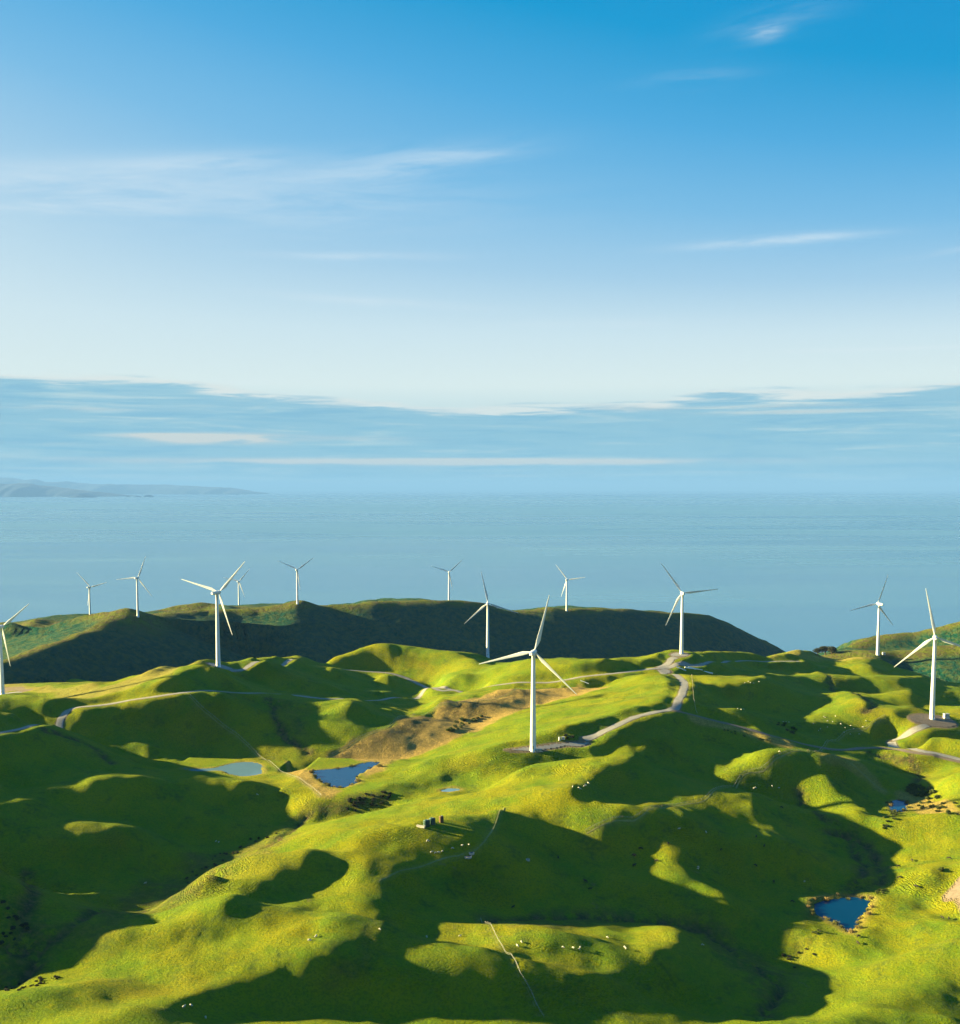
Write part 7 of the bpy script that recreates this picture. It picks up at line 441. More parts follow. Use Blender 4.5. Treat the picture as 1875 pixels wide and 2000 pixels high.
ROADS = {
 'access_road': ([(-30,1438),(60,1418),(120,1400),(180,1380),(240,1370),(300,1362),(360,1352),(430,1350),(500,1353),(560,1358),(640,1365),(700,1368),(760,1364),(830,1355),(880,1347),(960,1340),(1040,1333),(1110,1326),(1180,1318),(1240,1311),(1290,1305),(1330,1299),(1380,1295),(1440,1292),(1500,1293),(1560,1293)], 6.0),
 'hill_road': ([(400,1298),(440,1291),(500,1289),(560,1293),(620,1300),(700,1310),(760,1322),(810,1333),(850,1342),(885,1348)], 5.5),
 'turbine_road': ([(1290,1307),(1320,1318),(1336,1334),(1332,1355),(1322,1375),(1314,1385),(1280,1390),(1240,1401),(1200,1418),(1170,1433),(1140,1448)], 6.5),
 'gravel_track': ([(1314,1385),(1350,1395),(1400,1409),(1450,1421),(1500,1434),(1550,1449),(1600,1460),(1650,1466),(1720,1464),(1780,1468),(1830,1478),(1890,1492)], 5.5),
 'summit_road': ([(1285,1307),(1306,1298),(1310,1288),(1320,1281)], 8.),
 'wide_road': ([(1740,1453),(1785,1459),(1835,1472),(1895,1488)], 8.),
 'pad_road': ([(1742,1451),(1770,1438),(1795,1428),(1812,1418)], 6.),
 'skyline_road': ([(1640,1281),(1690,1281),(1760,1281),(1830,1281),(1890,1282)], 6.),
}
TRACKS = {   # narrow worn strips (mostly beside the fences)
 'fence_track': ([(360,1356),(395,1386),(430,1414),(470,1444),(510,1482),(560,1515),(625,1556)], 1.1),
 'meadow_track': ([(935,1795),(968,1838),(1004,1890),(1032,1940),(1058,1992)], .8),
 'stock_track': ([(1145,1629),(1200,1603),(1260,1588),(1330,1573),(1385,1556),(1440,1534),(1500,1500),(1580,1467)], 1.6),
 'pasture_track': ([(650,1477),(700,1446),(760,1420),(830,1395),(900,1372),(1000,1352),(1100,1338)], 1.3),
 'slope_track': ([(740,1720),(800,1698),(850,1682),(905,1668),(935,1655),(955,1630),(970,1600),(985,1577)], 1.5),
 'ridge_track': ([(1580,1467),(1640,1443),(1690,1424),(1730,1398)], 1.3),
 'gully_track': ([(1660,1490),(1690,1515),(1712,1535),(1732,1546)], 2.2),
}
PADS = {
 'turbine_pad': [[(985,1463),(1040,1454),(1095,1451),(1150,1446),(1140,1455),(1105,1464),(1060,1471),(1010,1469)]],
 'east_turbine_pad': (1822,1407, 22, 12), 'summit_turbine_pad': (1327,1280, 11, 8), 'hill_turbine_pad': (430,1302, 13, 8),
 'west_turbine_pad': (14,1356, 16, 13), 'junction_yard': (1300,1311, 7, 8),
 'bare_clearing': [[(1845,1752),(1862,1722),(1885,1700),(1890,1785),(1868,1778),(1848,1768)]],
}
def carve(pts, half, soft):
    sl = box(pts, half+soft+2); x, y = GX[sl], GY[sl]
    if x.size == 0: return
    prof = np.array([float(near_z(p[0], p[1])) for p in pts])
    kk = np.hanning(23)[1:-1]; kk /= kk.sum(); prof = np.convolve(np.pad(prof, 10, mode='edge'), kk, 'valid')
    d, par = dist_poly(x, y, pts)
    zt = np.interp(par, np.arange(len(pts)), prof)
    wg = np.clip(1-(d-half)/soft, 0, 1); wg = wg*wg*(3-2*wg)
    ZN[sl] = ZN[sl]*(1-wg)+zt*wg
    return sl, d
RP = {}
def route(pp):
    q = [P(*p) for p in pp]; ch = True
    while ch and len(q) > 3:
        ch = False
        for i in range(1, len(q)-1):
            m = .5*(q[i-1].y+q[i+1].y)
            if abs(q[i].y-m) > .075*m: q.pop(i); ch = True; break
    return q
for k, (pp, wd) in ROADS.items():
    q = route(pp); q = resample(smooth_poly([(v.x, v.y) for v in q], 5), 3.0)
    RP[k] = (q, wd); r_ = carve(q, wd*.5+1.2, 14.0)
    if r_: MASK['soil'][r_[0]] = np.maximum(MASK['soil'][r_[0]], np.clip(1-(r_[1]-wd*.5)/3.5, 0, 1)*.7)
PD = {}
for k, v in PADS.items():
    if isinstance(v, tuple):
        g = P(v[0], v[1]); c_ = [Vector((g.x+v[2]*math.cos(a), g.y+v[3]*math.sin(a), 0)) for a in np.linspace(0, 6.283, 13)[:-1]]
        for p in c_: p.z = float(near_z(p.x, p.y))
    else: c_ = [P(*p) for p in v[0]]
    poly = [(p.x, p.y) for p in c_]
    poly = [tuple(p) for p in smooth_poly(poly+[poly[0]], 4)[:-1]]
    sl = box(poly, 24); x, y = GX[sl], GY[sl]; d = sdist(x, y, poly)
    a_ = np.stack([[p.x, p.y, 1] for p in c_]); co = np.linalg.lstsq(a_, np.array([p.z for p in c_]), rcond=None)[0]; mxy = a_.mean(0); mz = co @ mxy; co[:2] *= .6; co[2] = mz-co[0]*mxy[0]-co[1]*mxy[1]
    zt = co[0]*x+co[1]*y+co[2]
    wg = np.clip(1-(d-1)/18, 0, 1); wg = wg*wg*(3-2*wg); ZN[sl] = ZN[sl]*(1-wg)+zt*wg
    MASK['soil'][sl] = np.maximum(MASK['soil'][sl], np.clip(1-d/4, 0, 1)*.8)
    PD[k] = poly
TP = {}
for k, (pp, wd) in TRACKS.items():
    q = [P(*p) for p in pp]; TP[k] = (resample(smooth_poly([(v.x, v.y) for v in q], 5), 3.0), wd)
# ---- ground cover patches by their outline in the field
PATCH = [
 ('dry', [(650,1472),(700,1445),(770,1415),(850,1385),(930,1362),(1040,1346),(1130,1340),(1190,1343),(1130,1358),(1040,1380),(985,1403),(945,1420),(900,1440),(850,1460),(800,1480),(750,1505),(715,1520),(700,1515),(735,1490),(700,1486),(660,1490),(640,1484)], 1.0, 6),
 ('scrub', [(690,1458),(760,1424),(850,1393),(930,1368),(1040,1350),(1110,1345),(1040,1362),(960,1380),(890,1402),(830,1425),(760,1455),(700,1468)], .7, 8),
 ('dry', [(560,1498),(600,1503),(613,1512),(630,1536),(665,1545),(650,1560),(620,1556),(590,1530),(560,1510)], .9, 4),
 ('dry', [(1340,1392),(1400,1408),(1500,1436),(1560,1455),(1545,1462),(1500,1450),(1440,1432),(1350,1404)], .8, 4),
 ('dry', [(1590,1465),(1660,1480),(1700,1500),(1735,1540),(1725,1548),(1690,1520),(1650,1500),(1600,1490)], .55, 6),
 ('dry', [(1755,1545),(1800,1560),(1875,1575),(1885,1600),(1800,1592),(1765,1580)], .8, 6),
 ('scrub', [(600,1590),(640,1570),(700,1550),(765,1545),(765,1570),(700,1585),(640,1598)], .6, 6),
 ('scrub', [(0,1740),(60,1790),(150,1800),(260,1750),(400,1665),(530,1630),(560,1600),(600,1570),(590,1600),(560,1640),(400,1720),(200,1815),(0,1930)], .55, 14),
 ('scrub', [(940,1790),(1100,1775),(1240,1780),(1380,1800),(1500,1870),(1560,1910),(1540,1980),(1500,2000),(1470,1930),(1380,1850),(1240,1800),(1000,1808)], .5, 8),
 ('scrub', [(1670,1620),(1730,1690),(1720,1740),(1650,1760),(1580,1760),(1560,1830),(1590,1800),(1660,1720)], .5, 8),
 ('scrub', [(530,1360),(600,1380),(610,1460),(560,1440)], .35, 10),
 ('dry', [(0,1330),(60,1338),(120,1345),(200,1340),(320,1300),(400,1290),(330,1320),(240,1350),(120,1362),(60,1350),(0,1345)], .5, 8),
 ('soil', [(-20,1338),(45,1340),(70,1345),(40,1352),(-20,1352)], .7, 4),
 ('dry', [(1500,1290),(1600,1272),(1700,1275),(1885,1283),(1885,1292),(1700,1290),(1600,1290)], .5, 8),
]
for kind, pp, amt, soft in PATCH:
    poly = [tuple(P(*p)[:2]) for p in pp]; sl = box(poly, soft+6); x, y = GX[sl], GY[sl]
    d = sdist(x, y, poly)+fbm(x/18, y/18, 5, 4)*soft*1.2
    MASK[kind][sl] = np.maximum(MASK[kind][sl], np.clip(.5-d/soft, 0, 1)*amt)
for k, (q, wd) in TP.items():
    sl = box(q, 4); d, _ = dist_poly(GX[sl], GY[sl], q)
    MASK['track'][sl] = np.maximum(MASK['track'][sl], np.clip(1.1-d/(wd*1.2), 0, 1))
# small creeks and drains cut into the valley floors
for pp, dep, wd in [
 ([(600,1592),(545,1640),(430,1692),(330,1748),(200,1818),(60,1895),(-10,1925)], 1.8, 2.6),
 ([(50,1700),(45,1745),(60,1790),(30,1850)], 2.0, 2.6),
 ([(93,1428),(140,1440),(190,1462),(216,1492)], 1.6, 2.5),
 ([(528,1362),(540,1400),(560,1440),(600,1470)], 1.6, 2.5),
 ([(945,1800),(1060,1795),(1160,1792),(1245,1795),(1340,1806),(1400,1835),(1460,1880),(1515,1925),(1500,1985)], 2.2, 2.2),
 ([(1560,1545),(1600,1590),(1640,1615),(1668,1650),(1690,1690),(1680,1725),(1665,1752)], 2.0, 2.2),
 ([(1625,1628),(1660,1632),(1695,1655),(1720,1690),(1722,1730)], 1.6, 2.0),
 ([(1585,1835),(1565,1860),(1540,1900),(1520,1940),(1500,1985)], 1.0, 2.4),
 ([(1700,1470),(1740,1480),(1790,1495),(1800,1520),(1775,1545)], 1.6, 2.4),
 ([(1620,1320),(1690,1335),(1700,1370),(1685,1385)], 1.5, 3.0),
 ([(760,1800),(720,1840),(700,1880),(640,1905)], .5, 2.0)]:
    q = route(pp); q = resample(smooth_poly([(v.x, v.y) for v in q], 5), 2.0); q = q+np.stack([fbm(q[:, 0]/14, q[:, 1]/14, 81, 3), fbm(q[:, 0]/14, q[:, 1]/14, 85, 3)], 1)*5
    sl = box(q, 12); x, y = GX[sl], GY[sl]; d, _ = dist_poly(x, y, q)
    ZN[sl] -= dep*np.exp(-(d/wd)**2); MASK['scrub'][sl] = np.maximum(MASK['scrub'][sl], np.clip(1.25-(d+fbm(x/6, y/6, 87, 2)*3)/4.5, 0, 1)*(1. if dep > 1 else .3))
# pasture is never quite smooth: hummocks and tread lines across the steeper slopes
gr = np.gradient(ZN, HG); slope = np.hypot(*gr)
tb = fbm(GX/26, GY/26, 71, 2)
flat = np.clip(1-MASK['soil']*1.4-MASK['track'], 0, 1)
ZN = ZN+(fbm(GX/42, GY/42, 61, 3)*2.3+(1-np.abs(fbm(GX/24, GY/36, 63, 3))*3)*.8*np.clip(fbm(GX/120, GY/120, 65, 2)*2+.6, 0, 1)+fbm(GX/9, GY/9, 67, 3)*.8)*flat*np.clip((3000-GY)/1600, .4, 1)
for k, v in PONDS.items():
    poly, zw = v[1]; sl = box(poly, 8); d = sdist(GX[sl], GY[sl], poly)
    ZN[sl] = np.where(d < 0, np.minimum(ZN[sl], zw-.08), np.maximum(ZN[sl], zw+.05))
# the near land ends in a slope down to the valley before the far ridge
tend = T0+(ZN.shape[0]-1)*HG
fade = np.clip((tend-GT_)/90, 0, 1); fade = fade*fade*(3-2*fade)
ZN = ZN*fade+(1-fade)*-20.

# ------------------------------------------------------------------ materials
def mat(name):
    m = bpy.data.materials.new(name); m.use_nodes = True; t = NT(m.node_tree)
    b = t.n['Principled BSDF']; b.inputs['Roughness'].default_value = .8
    b.inputs['Specular IOR Level'].default_value = .2
    return m, t, b
def pos(t):
    return t.node('ShaderNodeNewGeometry').outputs['Position']
def plain(name, c, rough=.7, spec=.3, var=.12, scale=1.5, bump=.0, metal=0.):
    m, t, b = mat(name); tco = t.node('ShaderNodeTexCoord').outputs['Object']
    n = t.noise(tco, scale, 4, .6)
    t.put(b.inputs['Base Color'], t.mix(t.mapr(n, .3, .7), tuple(x*(1-var) for x in c), tuple(min(1, x*(1+var)) for x in c)))
    b.inputs['Roughness'].default_value = rough; b.inputs['Specular IOR Level'].default_value = spec; b.inputs['Metallic'].default_value = metal
    if bump:
        bn = t.node('ShaderNodeBump'); bn.inputs['Strength'].default_value = bump; t.put(bn.inputs['Height'], t.noise(tco, scale*4, 4, .6)); t.l.new(bn.outputs[0], b.inputs['Normal'])
    return m
def attr(t, name):
    return t.node('ShaderNodeAttribute', attribute_name=name).outputs['Fac']
# pasture
GRASS, t, b = mat('pasture'); p_ = pos(t)
sepn = t.node('ShaderNodeSeparateXYZ'); t.l.new(p_, sepn.inputs[0])
big = t.noise(p_, .006, 4, .55); med = t.noise(p_, .035, 5, .6); fine = t.noise(p_, .32, 6, .7); tuft = t.noise(p_, .9, 3, .6)
g1 = t.mix(t.mapr(big, .35, .65), (.132,.168,.005), (.192,.182,.003))
g1 = t.mix(t.m('MULTIPLY', t.mapr(t.noise(p_, .013, 6, .7, .4), .50, .62), .45), g1, (.185,.160,.012))
g2 = t.mix(t.mapr(med, .35, .70), g1, (.092,.152,.007))
g3 = t.mix(t.m('MULTIPLY', t.mapr(fine, .48, .74), .55), g2, (.205,.178,.003))
g4 = t.mix(t.m('MULTIPLY', t.mapr(tuft, .58, .34), .55), g3, (.048,.090,.014))
rush = t.m('MULTIPLY', t.mapr(t.noise(p_, .055, 6, .7), .52, .64), t.mapr(t.noise(p_, .45, 4, .7), .42, .60))
g4 = t.mix(t.m('MULTIPLY', rush, .7), g4, (.040,.072,.018))
slip = t.m('MULTIPLY', t.mapr(t.noise(p_, .028, 5, .75, .6), .66, .70), t.mapr(t.noise(p_, .3, 4, .7), .40, .55))
g4 = t.mix(t.m('MULTIPLY', slip, .5), g4, (.150,.125,.060))
dryc = t.mix(t.mapr(fine, .35, .65), (.33,.225,.070), (.20,.148,.052))
dryc = t.mix(t.m('MULTIPLY', t.mapr(tuft, .6, .4), .4), dryc, (.09,.085,.02))
scr = t.mix(t.mapr(fine, .40, .62), (.040,.046,.018), (.105,.075,.035))
c = t.mix(t.m('MULTIPLY', attr(t, 'dry'), t.mapr(t.m('ADD', fine, attr(t, 'dry')), .45, 1.0)), g4, dryc)
c = t.mix(t.m('MULTIPLY', attr(t, 'scrub'), t.mapr(t.noise(p_, .12, 5, .65), .34, .52)), c, scr)
c = t.mix(t.mapr(t.m('ADD', t.m('MULTIPLY', fine, .5), attr(t, 'soil')), .55, .95), c, t.mix(fine, (.19,.145,.10), (.12,.10,.075)))
c = t.mix(t.m('MULTIPLY', attr(t, 'track'), .45), c, (.19,.19,.06))
t.put(b.inputs['Base Color'], c); b.inputs['Roughness'].default_value = .95; b.inputs['Specular IOR Level'].default_value = .05
# relief: tussocks, and tread lines that follow the contours where the ground is steep
zc = sepn.outputs[2]
wob = t.m('ADD', t.m('MULTIPLY', zc, 1.15), t.m('MULTIPLY', t.noise(p_, .06, 5, .6), 11.0))
tread = t.m('SINE', t.m('MULTIPLY', wob, 6.283))
tread = t.m('MULTIPLY', t.m('MULTIPLY', tread, attr(t, 'steep')), .50)
hgt = t.m('ADD', t.m('MULTIPLY', t.noise(p_, .20, 7, .72), 1.8), t.m('MULTIPLY', t.noise(p_, .8, 5, .75), 1.0))
hgt = t.m('ADD', hgt, tread); hgt = t.m('ADD', hgt, t.m('MULTIPLY', t.m('MULTIPLY', attr(t, 'scrub'), t.noise(p_, .25, 4, .7)), 3.0))
bn = t.node('ShaderNodeBump'); bn.inputs['Strength'].default_value = .85; bn.inputs['Distance'].default_value = 1.0
t.put(bn.inputs['Height'], hgt); t.l.new(bn.outputs[0], b.inputs['Normal'])
# bush-covered far hills
BUSH, t, b = mat('bush_hill'); p_ = pos(t)
n_a = t.noise(p_, .012, 5, .6); n_b = t.noise(p_, .09, 5, .7)
cc = t.mix(t.mapr(n_b, .42, .60), (.006,.050,.034), (.048,.074,.028))
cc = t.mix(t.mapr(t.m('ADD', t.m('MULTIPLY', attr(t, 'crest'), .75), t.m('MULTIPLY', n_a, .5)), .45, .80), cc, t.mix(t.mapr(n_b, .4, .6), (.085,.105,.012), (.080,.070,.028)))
t.put(b.inputs['Base Color'], cc); b.inputs['Roughness'].default_value = .95; b.inputs['Specular IOR Level'].default_value = .05
bn = t.node('ShaderNodeBump'); bn.inputs['Strength'].default_value = .8; bn.inputs['Distance'].default_value = 1.0
t.put(bn.inputs['Height'], t.m('MULTIPLY', t.noise(p_, .07, 6, .72), 14.0)); t.l.new(bn.outputs[0], b.inputs['Normal'])
# roads
def road_mat(name, c1, c2):
    m, t, b = mat(name); p_ = pos(t); n = t.noise(p_, .5, 5, .7)
    t.put(b.inputs['Base Color'], t.mix(t.mapr(n, .3, .7), c1, c2)); b.inputs['Roughness'].default_value = .9
    bn = t.node('ShaderNodeBump'); bn.inputs['Strength'].default_value = .3; t.put(bn.inputs['Height'], t.m('MULTIPLY', t.noise(p_, 2.5, 4, .7), .2)); t.l.new(bn.outputs[0], b.inputs['Normal'])
    return m
GRAVEL = road_mat('gravel', (.155,.155,.155), (.215,.205,.20))
PALEG = road_mat('pale_gravel', (.20,.19,.18), (.30,.285,.26))
EARTH = road_mat('brown_gravel', (.105,.085,.070), (.165,.130,.105))
TRK = road_mat('worn_grass', (.13,.14,.035), (.19,.18,.07))
# fresh water
def water_mat(name, c, rough=.06):
    m, t, b = mat(name); p_ = pos(t)
    t.put(b.inputs['Base Color'], t.mix(t.noise(p_, .08, 3), tuple(x*.8 for x in c), c))
    b.inputs['Roughness'].default_value = rough; b.inputs['Specular IOR Level'].default_value = .12 if c[2] > c[0]*4 else .5; b.inputs['IOR'].default_value = 1.33
    bn = t.node('ShaderNodeBump'); bn.inputs['Strength'].default_value = .12; t.put(bn.inputs['Height'], t.m('MULTIPLY', t.noise(p_, .9, 3, .6), .12)); t.l.new(bn.outputs[0], b.inputs['Normal'])
    return m
BLUEW = water_mat('pond_water', (.001,.040,.135)); SILT_SKYW = water_mat('silted_sky_water', (.10,.19,.27), .12); DEEPW = water_mat('dark_pond_water', (.001,.030,.085))  # silted water: pale sky reflection is put into its base colour
SEA, t, b = mat('sea_water'); p_ = pos(t)
mp = t.node('ShaderNodeMapping'); t.l.new(p_, mp.inputs[0]); mp.inputs['Scale'].default_value = (.00022, .0010, 1)
slick_refl = t.noise(mp.outputs[0], 1.0, 6, .6, .8)
mp2 = t.node('ShaderNodeMapping'); t.l.new(p_, mp2.inputs[0]); mp2.inputs['Scale'].default_value = (.00002, .00006, 1)
sl2 = t.noise(mp2.outputs[0], 1.0, 4, .55, .3)
sep = t.node('ShaderNodeSeparateXYZ'); t.l.new(p_, sep.inputs[0])
seac = t.mix(t.mapr(t.m('ADD', t.m('MULTIPLY', slick_refl, .5), t.m('MULTIPLY', sl2, .5)), .40, .60), (.018,.110,.235), (.072,.180,.300))  # pale streaks of sky reflection painted into the sea colour
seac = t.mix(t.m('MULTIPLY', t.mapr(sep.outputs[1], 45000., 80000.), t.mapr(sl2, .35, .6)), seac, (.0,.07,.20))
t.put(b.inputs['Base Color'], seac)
t.put(b.inputs['Roughness'], t.m('ADD', t.mapr(slick_refl, .36, .70, .24, .30), t.mapr(sl2, .4, .6, -.04, .06)))
b.inputs['IOR'].default_value = 1.33; b.inputs['Specular IOR Level'].default_value = .36
mp3 = t.node('ShaderNodeMapping'); t.l.new(p_, mp3.inputs[0]); mp3.inputs['Scale'].default_value = (.02, .05, .02)
bn = t.node('ShaderNodeBump'); bn.inputs['Strength'].default_value = .10; bn.inputs['Distance'].default_value = 1.0
t.put(bn.inputs['Height'], t.m('MULTIPLY', t.noise(mp3.outputs[0], 1.0, 5, .65), 1.6)); t.l.new(bn.outputs[0], b.inputs['Normal'])
WHITE = plain('white_paint', (.115,.115,.112), .45, .35, .03, .2)
WHITE = None
WH, t, b = mat('turbine_white'); p_ = pos(t)
t.put(b.inputs['Base Color'], t.mix(t.mapr(t.noise(p_, .25, 4, .6), .3, .7), (.46,.49,.55), (.52,.55,.61)))
b.inputs['Roughness'].default_value = .4; b.inputs['Specular IOR Level'].default_value = .4
GREYM = plain('grey_steel', (.25,.26,.27), .5, .4)
CONC = plain('concrete', (.34,.32,.29), .85, .2, .15, 1.0, .3)
WOOD = plain('weathered_timber', (.22,.17,.11), .85, .2, .25, 2.0, .3)
BLACK = plain('dark_opening', (.02,.02,.02), .8)
GREENT = plain('green_tank', (.006,.040,.034), .45, .4, .15, 1.0)
RUST = plain('rust_brown_tank', (.075,.038,.018), .7, .3, .25, 1.5)
WOOL = plain('wool', (.36,.35,.31), .95, .1, .10, 3., .3); DARKW = plain('dark_hide', (.022,.018,.015), .8, .2, .3, 2.)
FACE = plain('dark_face', (.05,.045,.04), .8)
BARK = plain('bark', (.07,.055,.04), .9, .1, .3, 3., .5)
def leaf_mat(name, a_, b_):
    m, t, b = mat(name); tco = t.node('ShaderNodeTexCoord').outputs['Object']
    t.put(b.inputs['Base Color'], t.mix(t.mapr(t.noise(tco, .9, 4, .7), .35, .65), a_, b_)); b.inputs['Roughness'].default_value = .85; return m
LEAF = leaf_mat('bush_leaves', (.030,.052,.012), (.075,.090,.018)); LEAFD = leaf_mat('dark_leaves', (.012,.022,.012), (.034,.034,.018))
REED = [leaf_mat('dry_reeds', (.17,.125,.045), (.23,.17,.07)), leaf_mat('green_reeds', (.07,.085,.02), (.14,.12,.04))]
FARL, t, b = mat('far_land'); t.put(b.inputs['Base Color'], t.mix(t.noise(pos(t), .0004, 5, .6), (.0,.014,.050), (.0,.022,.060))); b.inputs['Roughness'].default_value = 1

# ------------------------------------------------------------------ object helpers
COL = scene.collection
def tag(o, label=None, cat=None, group=None, kind=None):
    if label: o['label'] = label
    if cat: o['category'] = cat
    if group: o['group'] = group
    if kind: o['kind'] = kind
    return o
def grid_mesh(name, X, Y, Z, material, attrs=None, smooth=True):
    H_, W_ = X.shape; me = bpy.data.meshes.new(name)
    co = np.stack([X, Y, Z], -1).reshape(-1, 3).astype(np.float32)
    i = np.arange(H_*W_).reshape(H_, W_)
    f = np.stack([i[:-1, :-1], i[:-1, 1:], i[1:, 1:], i[1:, :-1]], -1).reshape(-1, 4).astype(np.int32)
    me.vertices.add(len(co)); me.vertices.foreach_set('co', co.ravel())
    me.loops.add(f.size); me.loops.foreach_set('vertex_index', f.ravel())
    me.polygons.add(len(f)); me.polygons.foreach_set('loop_start', np.arange(0, f.size, 4, dtype=np.int32))
    me.update(calc_edges=True)
    me.polygons.foreach_set('use_smooth', np.full(len(f), smooth))
    for k, v in (attrs or {}).items():
        a = me.attributes.new(k, 'FLOAT', 'POINT'); a.data.foreach_set('value', v.ravel().astype(np.float32))
    me.materials.append(material)
    o = bpy.data.objects.new(name, me); COL.objects.link(o); return o
def mesh(name, verts, faces, material, parent=None, smooth=False, loc=None):
    me = bpy.data.meshes.new(name); me.from_pydata([tuple(v) for v in verts], [], faces); me.update()
    if smooth: me.polygons.foreach_set('use_smooth', [True]*len(me.polygons))
    me.materials.append(material); o = bpy.data.objects.new(name, me); COL.objects.link(o)
    if parent: o.parent = parent
    if loc is not None: o.location = loc
    return o
def from_bm(name, bm, material, parent=None, smooth=False, loc=None):
    bmesh.ops.recalc_face_normals(bm, faces=bm.faces[:]); me = bpy.data.meshes.new(name); bm.to_mesh(me); bm.free()
    if smooth: me.polygons.foreach_set('use_smooth', [True]*len(me.polygons))
    me.materials.append(material); o = bpy.data.objects.new(name, me); COL.objects.link(o)
    if parent: o.parent = parent
    if loc is not None: o.location = loc
    return o
def empty(name, loc, rz=0.):
    o = bpy.data.objects.new(name, None); COL.objects.link(o); o.location = loc; o.rotation_euler = (0, 0, rz); o.empty_display_size = 1; return o
def copy_tree(o, parent=None):
    c = o.copy(); COL.objects.link(c)
    if parent: c.parent = parent
    for ch in list(o.children): copy_tree(ch, c)
    return c
def add_box(bm, c, s, bevel=0, rz=0.):
    r = bmesh.ops.create_cube(bm, size=1); M = Matrix.Translation(c) @ Matrix.Rotation(rz, 4, 'Z') @ Matrix.Diagonal((*s, 1)); bmesh.ops.transform(bm, matrix=M, verts=r['verts'])
    if bevel: bmesh.ops.bevel(bm, geom=list({e for v in r['verts'] for e in v.link_edges}), offset=bevel, segments=2, affect='EDGES', profile=.5)
def add_cyl(bm, a, b_, r1, r2, seg=12, caps=True):
    a = Vector(a); b_ = Vector(b_); d = b_-a; r = bmesh.ops.create_cone(bm, cap_ends=caps, segments=seg, radius1=r1, radius2=r2, depth=d.length)
    bmesh.ops.transform(bm, matrix=Matrix.Translation((a+b_)/2) @ d.to_track_quat('Z', 'Y').to_matrix().to_4x4(), verts=r['verts'])
def lathe(prof, seg=24):
    V = []; F = []
    for r, z in prof:
        for k in range(seg): a = 2*math.pi*k/seg; V.append((r*math.cos(a), r*math.sin(a), z))
    for i in range(len(prof)-1):
        for k in range(seg): F.append((i*seg+k, i*seg+(k+1) % seg, (i+1)*seg+(k+1) % seg, (i+1)*seg+k))
    F.append(tuple(range(seg-1, -1, -1))); F.append(tuple((len(prof)-1)*seg+k for k in range(seg))); return V, F

# ------------------------------------------------------------------ ground, water, far land
gr = np.gradient(ZN, HG); steep = np.clip((np.hypot(*gr)-.16)/.20, 0, 1)*np.clip(fbm(GX/45, GY/45, 91, 4)*2.4-.05, 0, 1)
hill = grid_mesh('hill_terrain', GX, GY, ZN, GRASS, {**MASK, 'steep': steep}); tag(hill, kind='structure')
xs = np.arange(-2300, 2000, 11.); ys = np.arange(1380, 4300, 11.)
FX, FY = np.meshgrid(xs, ys); FZ = far_z(FX, FY)
# keep the far sheet below the near land it runs under
s_, t_ = to_st(FX, FY); FZ = np.where(t_ < tend-100, np.minimum(FZ, near_z(FX, FY)+np.where(FZ-near_z(FX, FY) > 6, 1e3, -3)), FZ)
dfr = np.zeros(FX.shape)
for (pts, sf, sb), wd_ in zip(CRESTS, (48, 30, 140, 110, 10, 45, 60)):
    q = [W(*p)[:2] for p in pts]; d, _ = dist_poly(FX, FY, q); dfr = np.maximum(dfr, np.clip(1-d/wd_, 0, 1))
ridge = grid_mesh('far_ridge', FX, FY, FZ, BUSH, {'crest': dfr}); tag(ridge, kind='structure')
# sea: one sheet to the horizon, finer near the coast
bm = bmesh.new(); rings = [0, 400, 1500, 3000, 6000, 15000, 40000, 120000, 400000]; seg = 64; prev = None
for r in rings:
    cur = [bm.verts.new((r*math.cos(2*math.pi*k/seg), r*math.sin(2*math.pi*k/seg), 0)) for k in range(seg)] if r else [bm.verts.new((0, 0, 0))]
    if prev:
        for k in range(seg):
            if len(prev) == 1: bm.faces.new((prev[0], cur[k], cur[(k+1) % seg]))
            else: bm.faces.new((prev[k], cur[k], cur[(k+1) % seg], prev[(k+1) % seg]))
    prev = cur
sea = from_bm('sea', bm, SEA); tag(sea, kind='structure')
def far_land(name, pts, Y, depth, seed):
    """hilly coast: (photo column, row of the skyline)"""
    xs_ = np.linspace(pts[0][0], pts[-1][0], 160); sk = np.interp(xs_, [p[0] for p in pts], [p[1] for p in pts])
    ax_ = (xs_-CX)/FPX*Y; hh = np.maximum(CZ+(HOR-sk)/FPX*Y, -20)
    dep = np.linspace(0, 1, 14); X_, D_ = np.meshgrid(ax_, dep)
    prof = np.sin(np.clip(D_*1.0, 0, 1)*math.pi)**.7
    Z_ = hh[None, :]*prof*(1+.0*X_)+fbm(X_/(Y*.012), D_*6, seed, 4)*hh[None, :]*.18*prof-3
    Z_[prof < .02] = -30
    o = grid_mesh(name, X_, Y+D_*depth+fbm(X_/(Y*.02), X_*0, seed+3, 3)*depth*.3, Z_, FARL); tag(o, kind='structure'); return o
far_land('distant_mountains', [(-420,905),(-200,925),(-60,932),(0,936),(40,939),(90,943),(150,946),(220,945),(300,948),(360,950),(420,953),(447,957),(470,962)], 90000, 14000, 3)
far_land('distant_headland', [(-420,930),(-150,944),(0,944),(60,950),(110,956),(150,961),(188,969)], 62000, 7000, 9)
